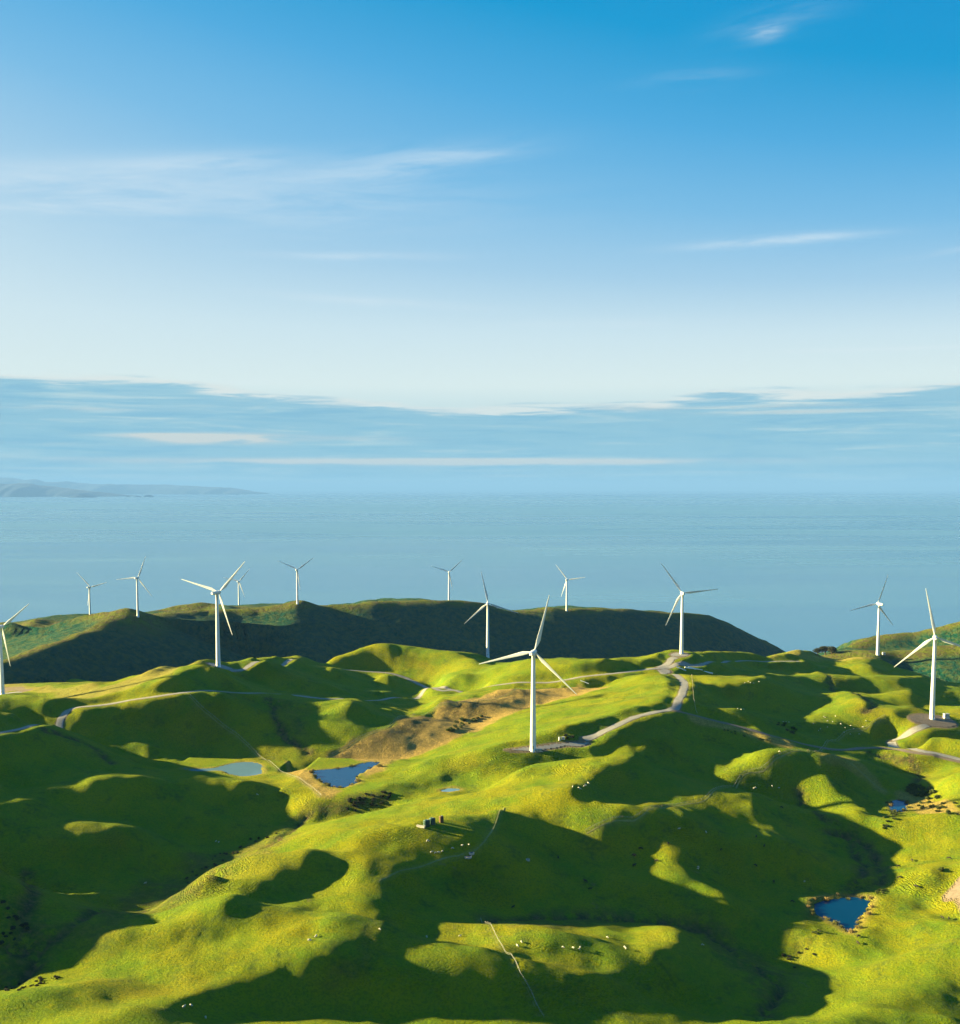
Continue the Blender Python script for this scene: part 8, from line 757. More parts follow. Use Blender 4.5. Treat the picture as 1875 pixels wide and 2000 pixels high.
for i, (x0, x1, py, dd, lab) in enumerate([(138,184,966.5,57000,'low dark islet off the tip of the hazy headland'),(248,256,969,60000,'tiniest rock islet, leftmost of the small islets on the hazy sea'),(264,279,969,60000,'middle rock islet in the row of small islets on the hazy sea'),(284,303,966.5,60000,'largest humped rock islet, rightmost of the small islets on the hazy sea')]):
    xc = (x0+x1)/2; X0 = (xc-CX)/FPX*dd; wd = (x1-x0)/2/FPX*dd; hh = max(40., CZ-(py-HOR)/FPX*dd); hh = max(50, min(hh, 160))
    V, F = [], []; n = 20; m_ = 8
    for j in range(m_+1):
        f = j/m_
        for k in range(n):
            a = 2*math.pi*k/n; rr = (1-f**1.5)*(1+.25*math.sin(3*a+i)+.12*math.sin(7*a))
            V.append((X0+wd*rr*math.cos(a), dd+wd*.7*rr*math.sin(a), -2+hh*math.sin(f*math.pi/2)*(1+.15*math.sin(2*a))))
    for j in range(m_):
        for k in range(n): F.append((j*n+k, j*n+(k+1) % n, (j+1)*n+(k+1) % n, (j+1)*n+k))
    tag(mesh('islet', V, F, FARL, smooth=True), lab, 'islet', 'islets off the distant coast')
def fill_poly(name, poly, zf, material, kind='structure'):
    bm = bmesh.new(); vs = [bm.verts.new((x, y, zf(x, y))) for x, y in poly]; f = bm.faces.new(vs)
    bmesh.ops.triangulate(bm, faces=[f]); return tag(from_bm(name, bm, material), kind=kind)
for (k, v), m_ in zip(PONDS.items(), (BLUEW, SILT_SKYW, SILT_SKYW, DEEPW, BLUEW)):
    poly, zw = v[1]; cx_ = sum(p[0] for p in poly)/len(poly); cy_ = sum(p[1] for p in poly)/len(poly)
    pl = []
    for x, y in poly:
        L = math.hypot(x-cx_, y-cy_); pl.append((x+(x-cx_)/L*2.0, y+(y-cy_)/L*2.0))
    o = fill_poly(k, pl, lambda x, y: zw, m_); tag(o, kind='structure')
def drape_pad(name, poly, material, lift):
    """a flat-ish area laid on the ground as a fine grid clipped to the outline"""
    xs_ = np.array([p[0] for p in poly]); ys_ = np.array([p[1] for p in poly]); st = 1.5
    gx = np.arange(xs_.min(), xs_.max()+st, st); gy = np.arange(ys_.min(), ys_.max()+st, st); X_, Y_ = np.meshgrid(gx, gy)
    ins = sdist(X_, Y_, poly)+fbm(X_/5, Y_/5, 3, 3)*1.2 < 0; Zp = near_z(X_, Y_)+lift
    idx = -np.ones(X_.shape, int); V = []; F = []
    for j in range(X_.shape[0]-1):
        for i in range(X_.shape[1]-1):
            if ins[j, i] and ins[j, i+1] and ins[j+1, i] and ins[j+1, i+1]:
                q = []
                for a_, c_ in ((j, i), (j, i+1), (j+1, i+1), (j+1, i)):
                    if idx[a_, c_] < 0: idx[a_, c_] = len(V); V.append((X_[a_, c_], Y_[a_, c_], Zp[a_, c_]))
                    q.append(int(idx[a_, c_]))
                F.append(q)
    if F: return tag(mesh(name, V, F, material, smooth=True), kind='structure')
for k, poly in PD.items():
    drape_pad(k, poly, {'east_turbine_pad': EARTH, 'bare_clearing': EARTH, 'west_turbine_pad': GRAVEL}.get(k, GRAVEL), .22)
def ribbon(name, q, wd, material, lift, ragged=.15):
    q = resample(q, 1.5); n = len(q); tg = np.gradient(q, axis=0); tg /= np.hypot(*tg.T)[:, None]+1e-9; nm = np.stack([-tg[:, 1], tg[:, 0]], 1)
    jit = fbm(np.arange(n)/4., np.zeros(n), 3+len(name), 3)*wd*ragged; jit2 = fbm(np.arange(n)/4.+50, np.zeros(n), 40+len(name), 3)*wd*ragged
    us = np.linspace(-.5, .5, 7); V = []
    X_ = np.empty((n, 7)); Y_ = np.empty((n, 7))
    for k, u in enumerate(us):
        off = u*wd+(jit if u < 0 else jit2)*abs(u)*2
        X_[:, k] = q[:, 0]+nm[:, 0]*off; Y_[:, k] = q[:, 1]+nm[:, 1]*off
    Z_ = near_z(X_, Y_)+lift-.10*(np.abs(us)*2)**4*(lift > .15)
    return tag(grid_mesh(name, X_, Y_, Z_, material), kind='structure')
rm = {'wide_road': PALEG, 'gravel_track': EARTH, 'skyline_road': PALEG}
for i, (k, (q, wd)) in enumerate(RP.items()): ribbon(k, q, wd, rm.get(k, GRAVEL), .26+.006*i)
for i, (k, (q, wd)) in enumerate(TP.items()): ribbon(k, q, wd*(.28 if k == 'meadow_track' else .5), TRK, .10+.003*i, .35)

# ------------------------------------------------------------------ wind turbines
def make_turbine():
    root = empty('wind_turbine', (0, 0, 0))
    prof = [(2.35, -4), (2.35, .0), (2.2, .35), (2.1, .4)]+[(2.1-(2.1-1.28)*k/10, .4+65.*k/10) for k in range(1, 11)]+[(1.28, 65.4), (1.45, 65.5), (1.45, 65.9)]
    V, F = lathe(prof, 32); tw = mesh('tower', V, F, WH, root, smooth=True)
    me = tw.data
    bm = bmesh.new(); add_box(bm, (0, -2.12, 2.6), (1.0, .16, 2.2), .04); from_bm('door', bm, GREYM, root)
    bm = bmesh.new(); add_box(bm, (0, -2.9, 1.1), (1.5, 1.4, .12)); add_box(bm, (0, -3.9, .5), (1.5, .6, .12)); add_cyl(bm, (.7, -3.6, 0), (.7, -3.6, 2.1), .04, .04, 6); add_cyl(bm, (-.7, -3.6, 0), (-.7, -3.6, 2.1), .04, .04, 6)
    from_bm('entry_stairs', bm, GREYM, root)
    top = empty('nacelle_yaw', (0, 0, 67.0)); top.parent = root
    return root
def nacelle_mesh():
    # along +Y (towards the rotor); rounded capsule with a flatter belly
    secs = [(-7.6, .55, .9), (-7.2, 1.25, 1.25), (-5.5, 1.6, 1.5), (-2, 1.75, 1.65), (1.0, 1.7, 1.65), (2.4, 1.45, 1.5), (2.9, 1.25, 1.3)]
    V = []; F = []; n = 20
    for y, wx, hz_ in secs:
        for k in range(n):
            a = 2*math.pi*k/n; c_, s__ = math.cos(a), math.sin(a)
            ex = .55; V.append((wx*math.copysign(abs(c_)**ex, c_), y, hz_*math.copysign(abs(s__)**ex, s__)+.15))
    for i in range(len(secs)-1):
        for k in range(n): F.append((i*n+k, i*n+(k+1) % n, (i+1)*n+(k+1) % n, (i+1)*n+k))
    F.append(tuple(range(n))); F.append(tuple((len(secs)-1)*n+k for k in range(n))); return V, F
def blade_mesh():
    # root at z=1.1, tip at z=41; chord along x, thickness along y
    st_ = [(1.0, .95, .95, 0., 0.), (2.6, .98, .90, .05, 4), (5.0, 1.9, .62, .35, 13), (8.5, 2.75, .40, .65, 12), (13, 2.35, .33, .56, 9), (19, 1.85, .26, .45, 6), (26, 1.4, .19, .34, 3), (33, 1.0, .13, .25, 1), (38, .7, .09, .17, 0), (40.2, .5, .06, .12, 0), (41, .12, .03, .03, 0)]
    V = []; F = []; n = 16
    for z, ch, th, offx, tw in st_:
        for k in range(n):
            a = 2*math.pi*k/n; x = ch*.5*math.cos(a)*(1.0); y = th*.5*math.sin(a)*(1+.5*math.cos(a) if ch > 1.2 else 1)
            x += offx; r = R(tw+4); V.append((x*math.cos(r)-y*math.sin(r), x*math.sin(r)+y*math.cos(r)+.0004*z*z, z))
    for i in range(len(st_)-1):
        for k in range(n): F.append((i*n+k, i*n+(k+1) % n, (i+1)*n+(k+1) % n, (i+1)*n+k))
    F.append(tuple(range(n))); F.append(tuple((len(st_)-1)*n+k for k in range(n))); return V, F
def hub_mesh():
    V, F = lathe([(.9, -.2), (1.55, .0), (1.7, .8), (1.6, 1.6), (1.25, 2.4), (.7, 3.0), (.12, 3.25)], 24)
    return [(x, z, y) for x, y, z in V], F     # spin axis along +Y
TV, TF = lathe([(2.30, -5), (2.30, .3), (2.12, .45)]+[(2.10-(2.10-1.25)*k/12, .5+64.6*k/12) for k in range(1, 13)]+[(1.42, 65.2), (1.42, 65.7)], 36)
tower_me = hub_me = nac_me = bl_me = None
TURB = [  # photo column,row of the base, row of the hub, yaw, rotor phase, distance or None, label
 (5,1356,1225,15,54,None,'wind turbine cut by the left edge of the photo, beside a gravel pad'),
 (176.5,1211,1147,15,75,2292,'small far turbine furthest left on the skyline, two blades raised in a V'),
 (269.5,1204.5,1129,10,24,None,'wind turbine on the top of the sunlit spur of the dark ridge'),
 (426.5,1302,1158,20,45,None,'large white wind turbine on the green knoll left of centre, by the upper road'),
 (467,1191,1136,10,42,2640,'small far wind turbine just right of and partly behind the big turbine on the knoll'),
 (581,1179.5,1113,5,54,None,'far wind turbine on the small earthy summit of the dark ridge'),
 (877,1175,1116,0,48,2476,'far wind turbine on the middle of the dark ridge crest, tower up against the sea'),
 (952.6,1282,1179,5,108,None,'wind turbine standing against the dark ridge, left of the nearest turbine'),
 (1041,1465.4,1275,15,15,None,'nearest and largest wind turbine, on the gravel pad in the middle of the pasture'),
 (1106.7,1192.5,1131.7,20,81,2480,'smallest far wind turbine on the pale right part of the dark ridge crest'),
 (1331,1277,1159,0,84,None,'white wind turbine on the grassy summit at the road junction'),
 (1714,1279,1180,345,18,None,'wind turbine beyond the dark trees on the far right hill'),
 (1820.3,1404,1245.7,20,108,None,'big white wind turbine on the brown gravel pad near the right edge'),
]
proto = None
for i, (bx, by, hy, yaw, ph, dist, lab) in enumerate(TURB):
    a, b_, c_ = ray(bx, by)
    if dist is None:
        g = P(bx, by)
        if g.y < 700 or g.y > 2700: g = P(bx, by+3)
    else:
        t_ = dist/b_; g = Vector((a*t_, dist, float(gz(a*t_, dist))))
        g.z = max(g.z, float(CZ+c_*t_)-12)
    a2, b2, c2 = ray(bx, hy); ztop = CZ+c2*(g.y/b2); sc = (ztop-(CZ+c_*(g.y/b_)))/67.0
    print('turbine', i, [round(v) for v in g], 'scale', round(sc, 3), 'ground gap', round(float(CZ+c_*(g.y/b_))-g.z, 1))
    zb = float(CZ+c_*(g.y/b_))
    root = empty('wind_turbine', (g.x, g.y, min(g.z, zb) if abs(g.z-zb) < 3 else zb)); root.scale = (sc,)*3
    tag(root, lab, 'wind turbine', 'wind turbines across the hills')
    yr = -R(yaw)
    def part(nm, me, V=None, F=None, m_=WH, sm=True):
        if me is None:
            o = mesh(nm, V, F, m_, root, smooth=sm); return o, o.data
        o = bpy.data.objects.new(nm, me); COL.objects.link(o); o.parent = root; return o, me
    o, tower_me = part('tower', tower_me, TV, TF)
    if proto is None:
        bm = bmesh.new(); add_box(bm, (0, -2.16, 2.5), (1.0, .2, 2.1), .03); do = from_bm('door', bm, GREYM); door_me = do.data; bpy.data.objects.remove(do)
    d_ = bpy.data.objects.new('door', door_me); COL.objects.link(d_); d_.parent = root
    tl = R(5)
    Mn = Matrix.Translation((0, 0, 67.0)) @ Matrix.Rotation(yr, 4, 'Z')
    V, F = nacelle_mesh(); o, nac_me = part('nacelle', nac_me, V, F); o.matrix_local = Mn
    Mh = Mn @ Matrix.Rotation(tl, 4, 'X') @ Matrix.Translation((0, 2.7, .0))
    V, F = hub_mesh(); o, hub_me = part('hub', hub_me, V, F); o.matrix_local = Mh
    for k in range(3):
        V, F = blade_mesh(); o, bl_me = part('blade', bl_me, V, F)
        o.matrix_local = Mh @ Matrix.Translation((0, 1.0, 0)) @ Matrix.Rotation(R(ph)+k*2*math.pi/3, 4, 'Y')
    proto = root
for o in [o for o in bpy.data.objects if o.name.startswith('nacelle_yaw')]: bpy.data.objects.remove(o)

# ------------------------------------------------------------------ small things on the land
def ground(x, y): return float(gz(x, y))
# transformer kiosks beside the towers
def kiosk(px, py, s, lab, rz=0., m_=None, body=(2.6, 1.8, 2.0)):
    g = P(px, py); r = empty('kiosk', (g.x, g.y, ground(g.x, g.y)), rz); tag(r, lab, 'kiosk'); r.scale = (s,)*3
    bm = bmesh.new(); add_box(bm, (0, 0, .1), (body[0]+.6, body[1]+.6, .5)); from_bm('plinth', bm, CONC, r)
    bm = bmesh.new(); add_box(bm, (0, 0, .35+body[2]/2), body, .05); from_bm('cabinet', bm, m_ or WH, r)
    bm = bmesh.new(); add_box(bm, (0, 0, .35+body[2]+.08), (body[0]+.3, body[1]+.3, .14), .03); from_bm('roof', bm, GREYM, r)
    for k in (-1, 1):
        bm = bmesh.new(); add_box(bm, (k*body[0]*.24, -body[1]/2-.02, .35+body[2]*.48), (body[0]*.42, .06, body[2]*.8), .01); d = from_bm('door', bm, GREYM, r)
    return r
kiosk(1052, 1468, 1.2, 'small green-grey equipment kiosk at the foot of the nearest turbine', .2, GREENT, (4.0, 1.6, 1.1))
kiosk(1726, 1279, 1.6, 'pale equipment kiosk right of the turbine beyond the dark tree')
kiosk(1848, 1403, 1.8, 'white equipment hut on the brown pad right of the big turbine', .1)
kiosk(1093, 1446, .85, 'white upright cabinet left of the pair on the gravel pad edge', .3, None, (1.6, 1.4, 2.6))
kiosk(1100, 1444, .85, 'wider white cabinet, right one of the pair on the gravel pad edge', -.2, None, (2.6, 2.0, 1.9))
# tanks on a concrete base
def tank(px, py, r_, h_, m_, lab, grp=None):
    g = P(px, py); o = empty('water_tank', (g.x, g.y, ground(g.x, g.y)-.15)); tag(o, lab, 'water tank', grp)
    V, F = lathe([(r_, -.6), (r_, .0), (r_*1.01, .05), (r_, h_*.33), (r_*1.015, h_*.34), (r_, h_*.36), (r_, h_*.66), (r_*1.015, h_*.67), (r_, h_*.69), (r_, h_), (r_*.97, h_+.08)], 28); mesh('shell', V, F, m_, o, smooth=False)
    V, F = lathe([(r_*.97, h_+.08), (r_*.55, h_+.42), (r_*.15, h_+.55)], 28); mesh('roof', V, F, m_, o, smooth=True)
    V, F = lathe([(.32, h_+.3), (.32, h_+.62), (.28, h_+.68)], 14); mesh('hatch', [(x+r_*.3, y, z) for x, y, z in V], F, GREYM, o)
    return o
tank(833, 1612, 1.9, 2.9, GREENT, 'left of the two round dark green water tanks on the lit slope', 'green water tanks')
tank(844, 1608, 1.9, 2.9, GREENT, 'right of the two round dark green water tanks, next to the brown one', 'green water tanks')
tank(862, 1606, 1.3, 3.4, RUST, 'narrow rust brown water tank right of the two green tanks')
g = P(822, 1616); bm = bmesh.new(); add_box(bm, (0, 0, .45), (5.0, 1.1, 1.1), .06, -.45); add_box(bm, (0, 0, 1.05), (5.3, 1.3, .12), .02, -.45)
tag(from_bm('concrete_block', bm, CONC, loc=(g.x, g.y, g.z)), 'long pale concrete block at the left of the green tanks', 'concrete block')
def trough(px, py, r_, lab):
    g = P(px, py); o = empty('water_trough', (g.x, g.y, ground(g.x, g.y))); tag(o, lab, 'trough')
    V, F = lathe([(r_, -.4), (r_, .7), (r_-.18, .72), (r_-.2, .35)], 28); mesh('basin', V, F, CONC, o)
    V, F = lathe([(r_-.21, .56), (.01, .56)], 28); mesh('water', V, F[:28], BLUEW, o)
trough(914, 1674, 2.1, 'large round concrete trough on the shadow edge below the tanks')
trough(921, 1667, 1.5, 'smaller round trough touching the large one on the shadow edge')
trough(1031, 1680, 1.1, 'small pale trough alone in the dark pasture right of the pair')
# white pipe sections / stacked blades by the junction
def pipe(px0, py0, px1, py1, r_, lab, grp='pale poles stacked by the junction'):
    a_, b_ = P(px0, py0), P(px1, py1); c = (a_+b_)/2; bm = bmesh.new(); V0 = a_-c; V1 = b_-c; V0.z += r_; V1.z += r_
    add_cyl(bm, V0, V1, r_, r_*.9, 12); add_cyl(bm, V0, V0+(V0-V1).normalized()*.3, r_*1.1, r_*1.1, 12)
    tag(from_bm('pole', bm, WH, loc=c), lab, 'pole', grp)
pipe(1322,1304,1340,1311,.7,'shortest of the pale poles lying by the road junction')
pipe(1338,1305,1392,1317,.9,'longest pale pole lying by the road junction')
pipe(1345,1304,1372,1310,.6,'pale pole behind the longest one by the road junction')
pipe(1134,1330,1150,1336,.45,'single white pole lying below the road, right of the nearest turbine', None)
# ------------------------------------------------------------------ fences
def fence(name, q, gap, lab, hh=1.25):
    q = resample(q, gap); zc = ground(*q[0]); o = empty('wire_fence', (q[0][0], q[0][1], zc)); tag(o, lab, 'fence')
    bm = bmesh.new(); add_box(bm, (0, 0, hh/2-.2), (.16, .16, hh+.4), .02); p0 = from_bm('post', bm, WOOD); pm = p0.data; bpy.data.objects.remove(p0)
    Z = [ground(x, y) for x, y in q]
    for (x, y), z in list(zip(q, Z))[:100]:
        p = bpy.data.objects.new('post', pm); COL.objects.link(p); p.parent = o; p.location = (x-q[0][0], y-q[0][1], z-zc)
    for f in (.35, .65, .92):
        bm = bmesh.new()
        for k in range(len(q)-1):
            add_cyl(bm, (q[k][0]-q[0][0], q[k][1]-q[0][1], Z[k]-zc+hh*f), (q[k+1][0]-q[0][0], q[k+1][1]-q[0][1], Z[k+1]-zc+hh*f), .03, .03, 4, False)
        from_bm('wire', bm, GREYM, o)
def off(q, d):
    q = np.array(q); tg = np.gradient(q, axis=0); tg /= np.hypot(*tg.T)[:, None]+1e-9; return np.stack([q[:, 0]-tg[:, 1]*d, q[:, 1]+tg[:, 0]*d], 1)
fence('f', off(TP['fence_track'][0], 1.2), 6, 'long wire fence running down the dark hillside past the silted pond to the blue pond')
fence('f', off(TP['meadow_track'][0], 1.0), 4, 'wire fence crossing the speckled meadow at the bottom of the photo')
fence('f', off(TP['stock_track'][0], 1.5), 6, 'wire fence along the pale stock track up to the gravel track')
fence('f', off(TP['pasture_track'][0], 1.4), 7, 'wire fence along the upper edge of the brown wetland')
fence('f', off(TP['ridge_track'][0], 1.4), 7, 'wire fence climbing the sunny sheep paddock on the right')
q = [P(*p) for p in [(1350,1318),(1353,1345),(1356,1370),(1362,1395)]]; fence('f', resample(smooth_poly([(v.x, v.y) for v in q], 5), 3), 5, 'short wire fence beside the curve of the turbine road')
q = [P(*p) for p in [(1875,1482),(1800,1462),(1700,1455)]]; 
# ------------------------------------------------------------------ bushes and trees
def leaf_cloud(n, rx, ry, rz_, cz, size, seed, lobes=5):
    rg = random.Random(seed); V = []; F = []
    L = [(rg.uniform(-.55, .55)*rx, rg.uniform(-.55, .55)*ry, cz+rg.uniform(-.3, .45)*rz_, rg.uniform(.45, .75)) for _ in range(lobes)]
    for _ in range(n):
        lx, ly, lz, lr = rg.choice(L); u = rg.uniform(-1, 1); a = rg.uniform(0, 6.283); s_ = math.sqrt(1-u*u); rr = rg.uniform(.55, 1.08)*lr
        c = Vector((lx+rx*rr*s_*math.cos(a), ly+ry*rr*s_*math.sin(a), max(.1, lz+rz_*rr*u)))
        nrm = Vector((rg.gauss(0, 1), rg.gauss(0, 1), rg.gauss(.4, 1))).normalized(); t1 = nrm.orthogonal().normalized(); t2 = nrm.cross(t1); s = size*rg.uniform(.6, 1.4)
        k = len(V); V += [c+t1*s, c+t2*s*.6, c-t1*s, c-t2*s*.6]; F.append((k, k+1, k+2, k+3))
    return V, F
bush_me = []
for k in range(4):
    V, F = leaf_cloud(420, 1.0, 1.0, .75, .55, .17, 40+k, 6); o = mesh('foliage', V, F, LEAF if k < 3 else LEAFD); bush_me.append(o.data); bpy.data.objects.remove(o)
bm = bmesh.new()
for a in range(4): add_cyl(bm, (0, 0, -.3), (math.cos(a*1.6)*.45, math.sin(a*1.6)*.45, .8), .07, .02, 6)
o = from_bm('stem', bm, BARK); stem_me = o.data; bpy.data.objects.remove(o)
def bush(px, py, size, lab, grp, v=None, hgt=1.0):
    g = P(px, py); o = empty('bush', (g.x, g.y, ground(g.x, g.y)-.05*size), random.uniform(0, 6.28)); o.scale = (size, size*random.uniform(.8, 1.1), size*hgt*random.uniform(.8, 1.1))
    tag(o, lab, 'bush', grp); v = random.randrange(3) if v is None else v
    f = bpy.data.objects.new('foliage', bush_me[v]); COL.objects.link(f); f.parent = o
    s = bpy.data.objects.new('stem', stem_me); COL.objects.link(s); s.parent = o
def bushes(poly, n, s0, s1, lab, grp, v=None):
    xs_ = [p[0] for p in poly]; ys_ = [p[1] for p in poly]; k = 0; tr = 0
    while k < n and tr < 4000:
        tr += 1; x = random.uniform(min(xs_), max(xs_)); y = random.uniform(min(ys_), max(ys_))
        if bool(inside(np.array([x]), np.array([y]), poly)[0]): bush(x, y, random.uniform(s0, s1), lab, grp, v); k += 1
bushes([(1768,1537),(1790,1533),(1812,1543),(1840,1552),(1845,1565),(1800,1560),(1772,1552)], 26, 1.6, 3.0, 'dark rounded bush in the thicket above the small round pond', 'thicket above the round pond', None)
bushes([(1785,1565),(1880,1568),(1880,1592),(1830,1590),(1795,1580)], 18, 1.1, 2.0, 'bush among the dry stalks at the right edge, below the thicket', 'bushes in the dry grass at the right edge')
bushes([(1728,1588),(1752,1586),(1750,1608),(1735,1622),(1720,1618)], 12, .9, 1.8, 'bush in the clump just below the round pond', 'clump below the round pond')
bushes([(1705,1742),(1722,1735),(1740,1736),(1728,1745),(1710,1750)], 7, .8, 1.4, 'bush in the row at the shadow edge above the valley pond', 'bushes at the shadow edge')
bushes([(870,1425),(900,1404),(945,1396),(935,1405),(905,1420),(880,1430)], 22, 1.3, 2.6, 'green bush standing in the brown wetland', 'green bushes in the wetland')
bushes([(655,1580),(690,1556),(760,1545),(770,1556),(745,1572),(690,1586)], 34, 1.0, 1.9, 'dark bush on the low spur beside the blue pond', 'bushes on the spur by the blue pond', 3)
bushes([(1585,1818),(1600,1812),(1612,1825),(1590,1832)], 5, .7, 1.3, 'bush on the near bank left of the valley pond', 'bushes on the valley pond bank')
bushes([(5,1928),(70,1912),(110,1905),(120,1912),(60,1930),(5,1945)], 26, .4, .9, 'low dark shrub in the band on the lit ridge, bottom left', 'low shrubs on the lit ridge', 3)
bushes([(1500,1405),(1540,1412),(1570,1432),(1545,1436)], 12, 1.2, 2.2, 'dark bush beside the gravel track right of the turbine road', 'bushes by the gravel track')
bushes([(1820,1695),(1845,1696),(1838,1712),(1822,1710)], 4, 1.0, 1.6, 'bush left of the bare clearing at the right edge', 'bushes by the bare clearing')
bushes([(0,1760),(60,1795),(60,1820),(20,1860),(0,1860)], 16, .8, 1.5, 'dark bush in the shaded gully at the lower left', 'bushes in the left gully', 3)
bushes([(380,1690),(520,1625),(560,1622),(430,1690),(330,1745)], 22, .7, 1.3, 'dark bush along the shaded stream below the lit ridge', 'bushes along the left stream', 3)
bushes([(1560,1850),(1600,1860),(1560,1900),(1500,1870)], 8, .7, 1.3, 'dark bush in the gully left of the valley pond outlet', 'bushes in the right gully', 3)
bushes([(1400,1420),(1500,1440),(1550,1458),(1500,1452),(1420,1430)], 14, .7, 1.2, 'small bush on the dry bank under the gravel track', 'bushes on the dry bank')
bushes([(1095,1440),(1120,1434),(1125,1442),(1110,1446)], 4, 1.2, 1.8, 'small bush on the dark cutting behind the white cabinets', 'bushes on the pad cutting', 3)
reed_me = []
for k in range(2):
    rg = random.Random(90+k); V = []; F = []
    for _ in range(160):
        a = rg.uniform(0, 6.283); r_ = abs(rg.gauss(0, .45)); x, y = r_*math.cos(a), r_*math.sin(a); h = rg.uniform(.5, 1.1); lx, ly = rg.gauss(0, .22), rg.gauss(0, .22); a2 = rg.uniform(0, 3.14); wx, wy = .05*math.cos(a2), .05*math.sin(a2); q = len(V)
        V += [(x-wx, y-wy, -.1), (x+wx, y+wy, -.1), (x+lx+wx*.3, y+ly+wy*.3, h), (x+lx-wx*.3, y+ly-wy*.3, h)]; F.append((q, q+1, q+2, q+3))
    o = mesh('reed_leaves', V, F, REED[k]); reed_me.append(o.data); bpy.data.objects.remove(o)
def reeds(name, dens, lab, grp):
    poly = PONDS[name][1][0]; q = resample(list(poly)+[poly[0]], dens)
    for x, y in q:
        if random.random() < .3: continue
        x += random.gauss(0, 1.3); y += random.gauss(0, 1.3); o = bpy.data.objects.new('reed_clump', random.choice(reed_me)); COL.objects.link(o)
        o.location = (x, y, ground(x, y)); o.rotation_euler = (0, 0, random.uniform(0, 6.28)); s_ = random.uniform(.9, 2.0); o.scale = (s_*1.3, s_*1.3, s_); tag(o, lab, 'reeds', grp)
reeds('farm_pond', 6.0, 'clump of tan reeds on the rim of the bright blue pond', 'reeds round the blue pond')
reeds('valley_pond', 4.0, 'clump of reeds on the rim of the dark valley pond', 'reeds round the valley pond')
reeds('round_pond', 4.0, 'clump of reeds on the rim of the small round pond', 'reeds round the small pond')
def tree(px, py, s, lab, seed):
    g = P(px, py); o = empty('tree', (g.x, g.y, ground(g.x, g.y)-.3), seed); o.scale = (s,)*3; tag(o, lab, 'tree', 'dark trees on the skyline')
    V, F = leaf_cloud(1500, 2.6, 2.2, 1.6, 2.6, .26, seed, 9); mesh('crown', V, F, LEAFD, o)
    bm = bmesh.new(); add_cyl(bm, (0, 0, -.5), (0, 0, 2.0), .32, .2, 8)
    for a in range(5): add_cyl(bm, (0, 0, 1.2), (math.cos(a*1.3)*1.5, math.sin(a*1.3)*1.3, 2.9), .13, .04, 6)
    from_bm('trunk', bm, BARK, o)
for x, y, s, lab in [(1597,1279,2.5,'leftmost, low dark reddish tree of the clump on the skyline'),(1612,1279,3.6,'tall dark tree in the middle of the clump on the skyline'),(1624,1279,3.2,'broad dark tree at the right end of the clump on the skyline')]: tree(x, y, s, lab, int(x) % 50)
# ------------------------------------------------------------------ animals: one skinned body each
def skin_mesh(name, verts, edges, rad, sub=1):
    me = bpy.data.meshes.new(name); me.from_pydata(verts, edges, []); o = bpy.data.objects.new(name, me); COL.objects.link(o)
    sk = o.modifiers.new('s', 'SKIN'); 
    for v, r in zip(me.skin_vertices[0].data, rad): v.radius = r
    me.skin_vertices[0].data[0].use_root = True
    sb = o.modifiers.new('d', 'SUBSURF'); sb.levels = sub; sb.render_levels = sub
    dg = bpy.context.evaluated_depsgraph_get(); out = bpy.data.meshes.new_from_object(o.evaluated_get(dg)); bpy.data.objects.remove(o)
    out.polygons.foreach_set('use_smooth', [True]*len(out.polygons)); return out
def animal_mesh(name, L, H_, fat, head_z, m_):
    v = [(-L*.42, 0, H_*.78), (-L*.15, 0, H_*.76), (L*.18, 0, H_*.76), (L*.42, 0, H_*.82), (L*.58, 0, H_*head_z), (L*.74, 0, H_*(head_z-.06)), (L*.88, 0, H_*(head_z-.16)), (-L*.50, 0, H_*.62)]
    r = [(fat*.8, fat*.85), (fat, fat), (fat, fat), (fat*.78, fat*.8), (fat*.42, fat*.42), (fat*.40, fat*.38), (fat*.26, fat*.24), (fat*.12, fat*.12)]
    e = [(0,1),(1,2),(2,3),(3,4),(4,5),(5,6),(0,7)]
    for bx, sgn, root in ((-L*.36, 1, 0), (-L*.36, -1, 0), (L*.34, 1, 3), (L*.34, -1, 3)):
        k = len(v); kn = .05 if bx < 0 else -.03
        v += [(bx, sgn*fat*.55, H_*.50), (bx-kn*L, sgn*fat*.55, H_*.28), (bx, sgn*fat*.55, 0)]; r += [(fat*.34, fat*.34), (fat*.2, fat*.2), (fat*.16, fat*.16)]; e += [(root, k), (k, k+1), (k+1, k+2)]
    me = skin_mesh(name, v, e, r); me.materials.append(m_); return me
sheep_up = animal_mesh('sheep', 1.25, .85, .33, 1.0, WOOL); sheep_graze = animal_mesh('sheep_g', 1.25, .85, .33, .45, WOOL)
cow_me = animal_mesh('cow', 2.1, 1.35, .42, .95, DARKW); cow_g = animal_mesh('cow_g', 2.1, 1.35, .42, .45, DARKW)
bm = bmesh.new()
for s_ in (-1, 1): add_cyl(bm, (0, s_*.09, 0), (-.03, s_*.24, -.02), .05, .02, 6)
bmesh.ops.create_uvsphere(bm, u_segments=8, v_segments=6, radius=.11, matrix=Matrix.Translation((.14, 0, -.06)) @ Matrix.Diagonal((1.5, .8, .9, 1)))
o = from_bm('face', bm, FACE); face_me = o.data; bpy.data.objects.remove(o)
def Z(org, pts): return [(org[0]+x*640/1864, org[1]+y*640/1864) for x, y in pts]
A5, A6, A4, A3 = (600, 1450), (1235, 1450), (0, 1450), (1235, 1050)
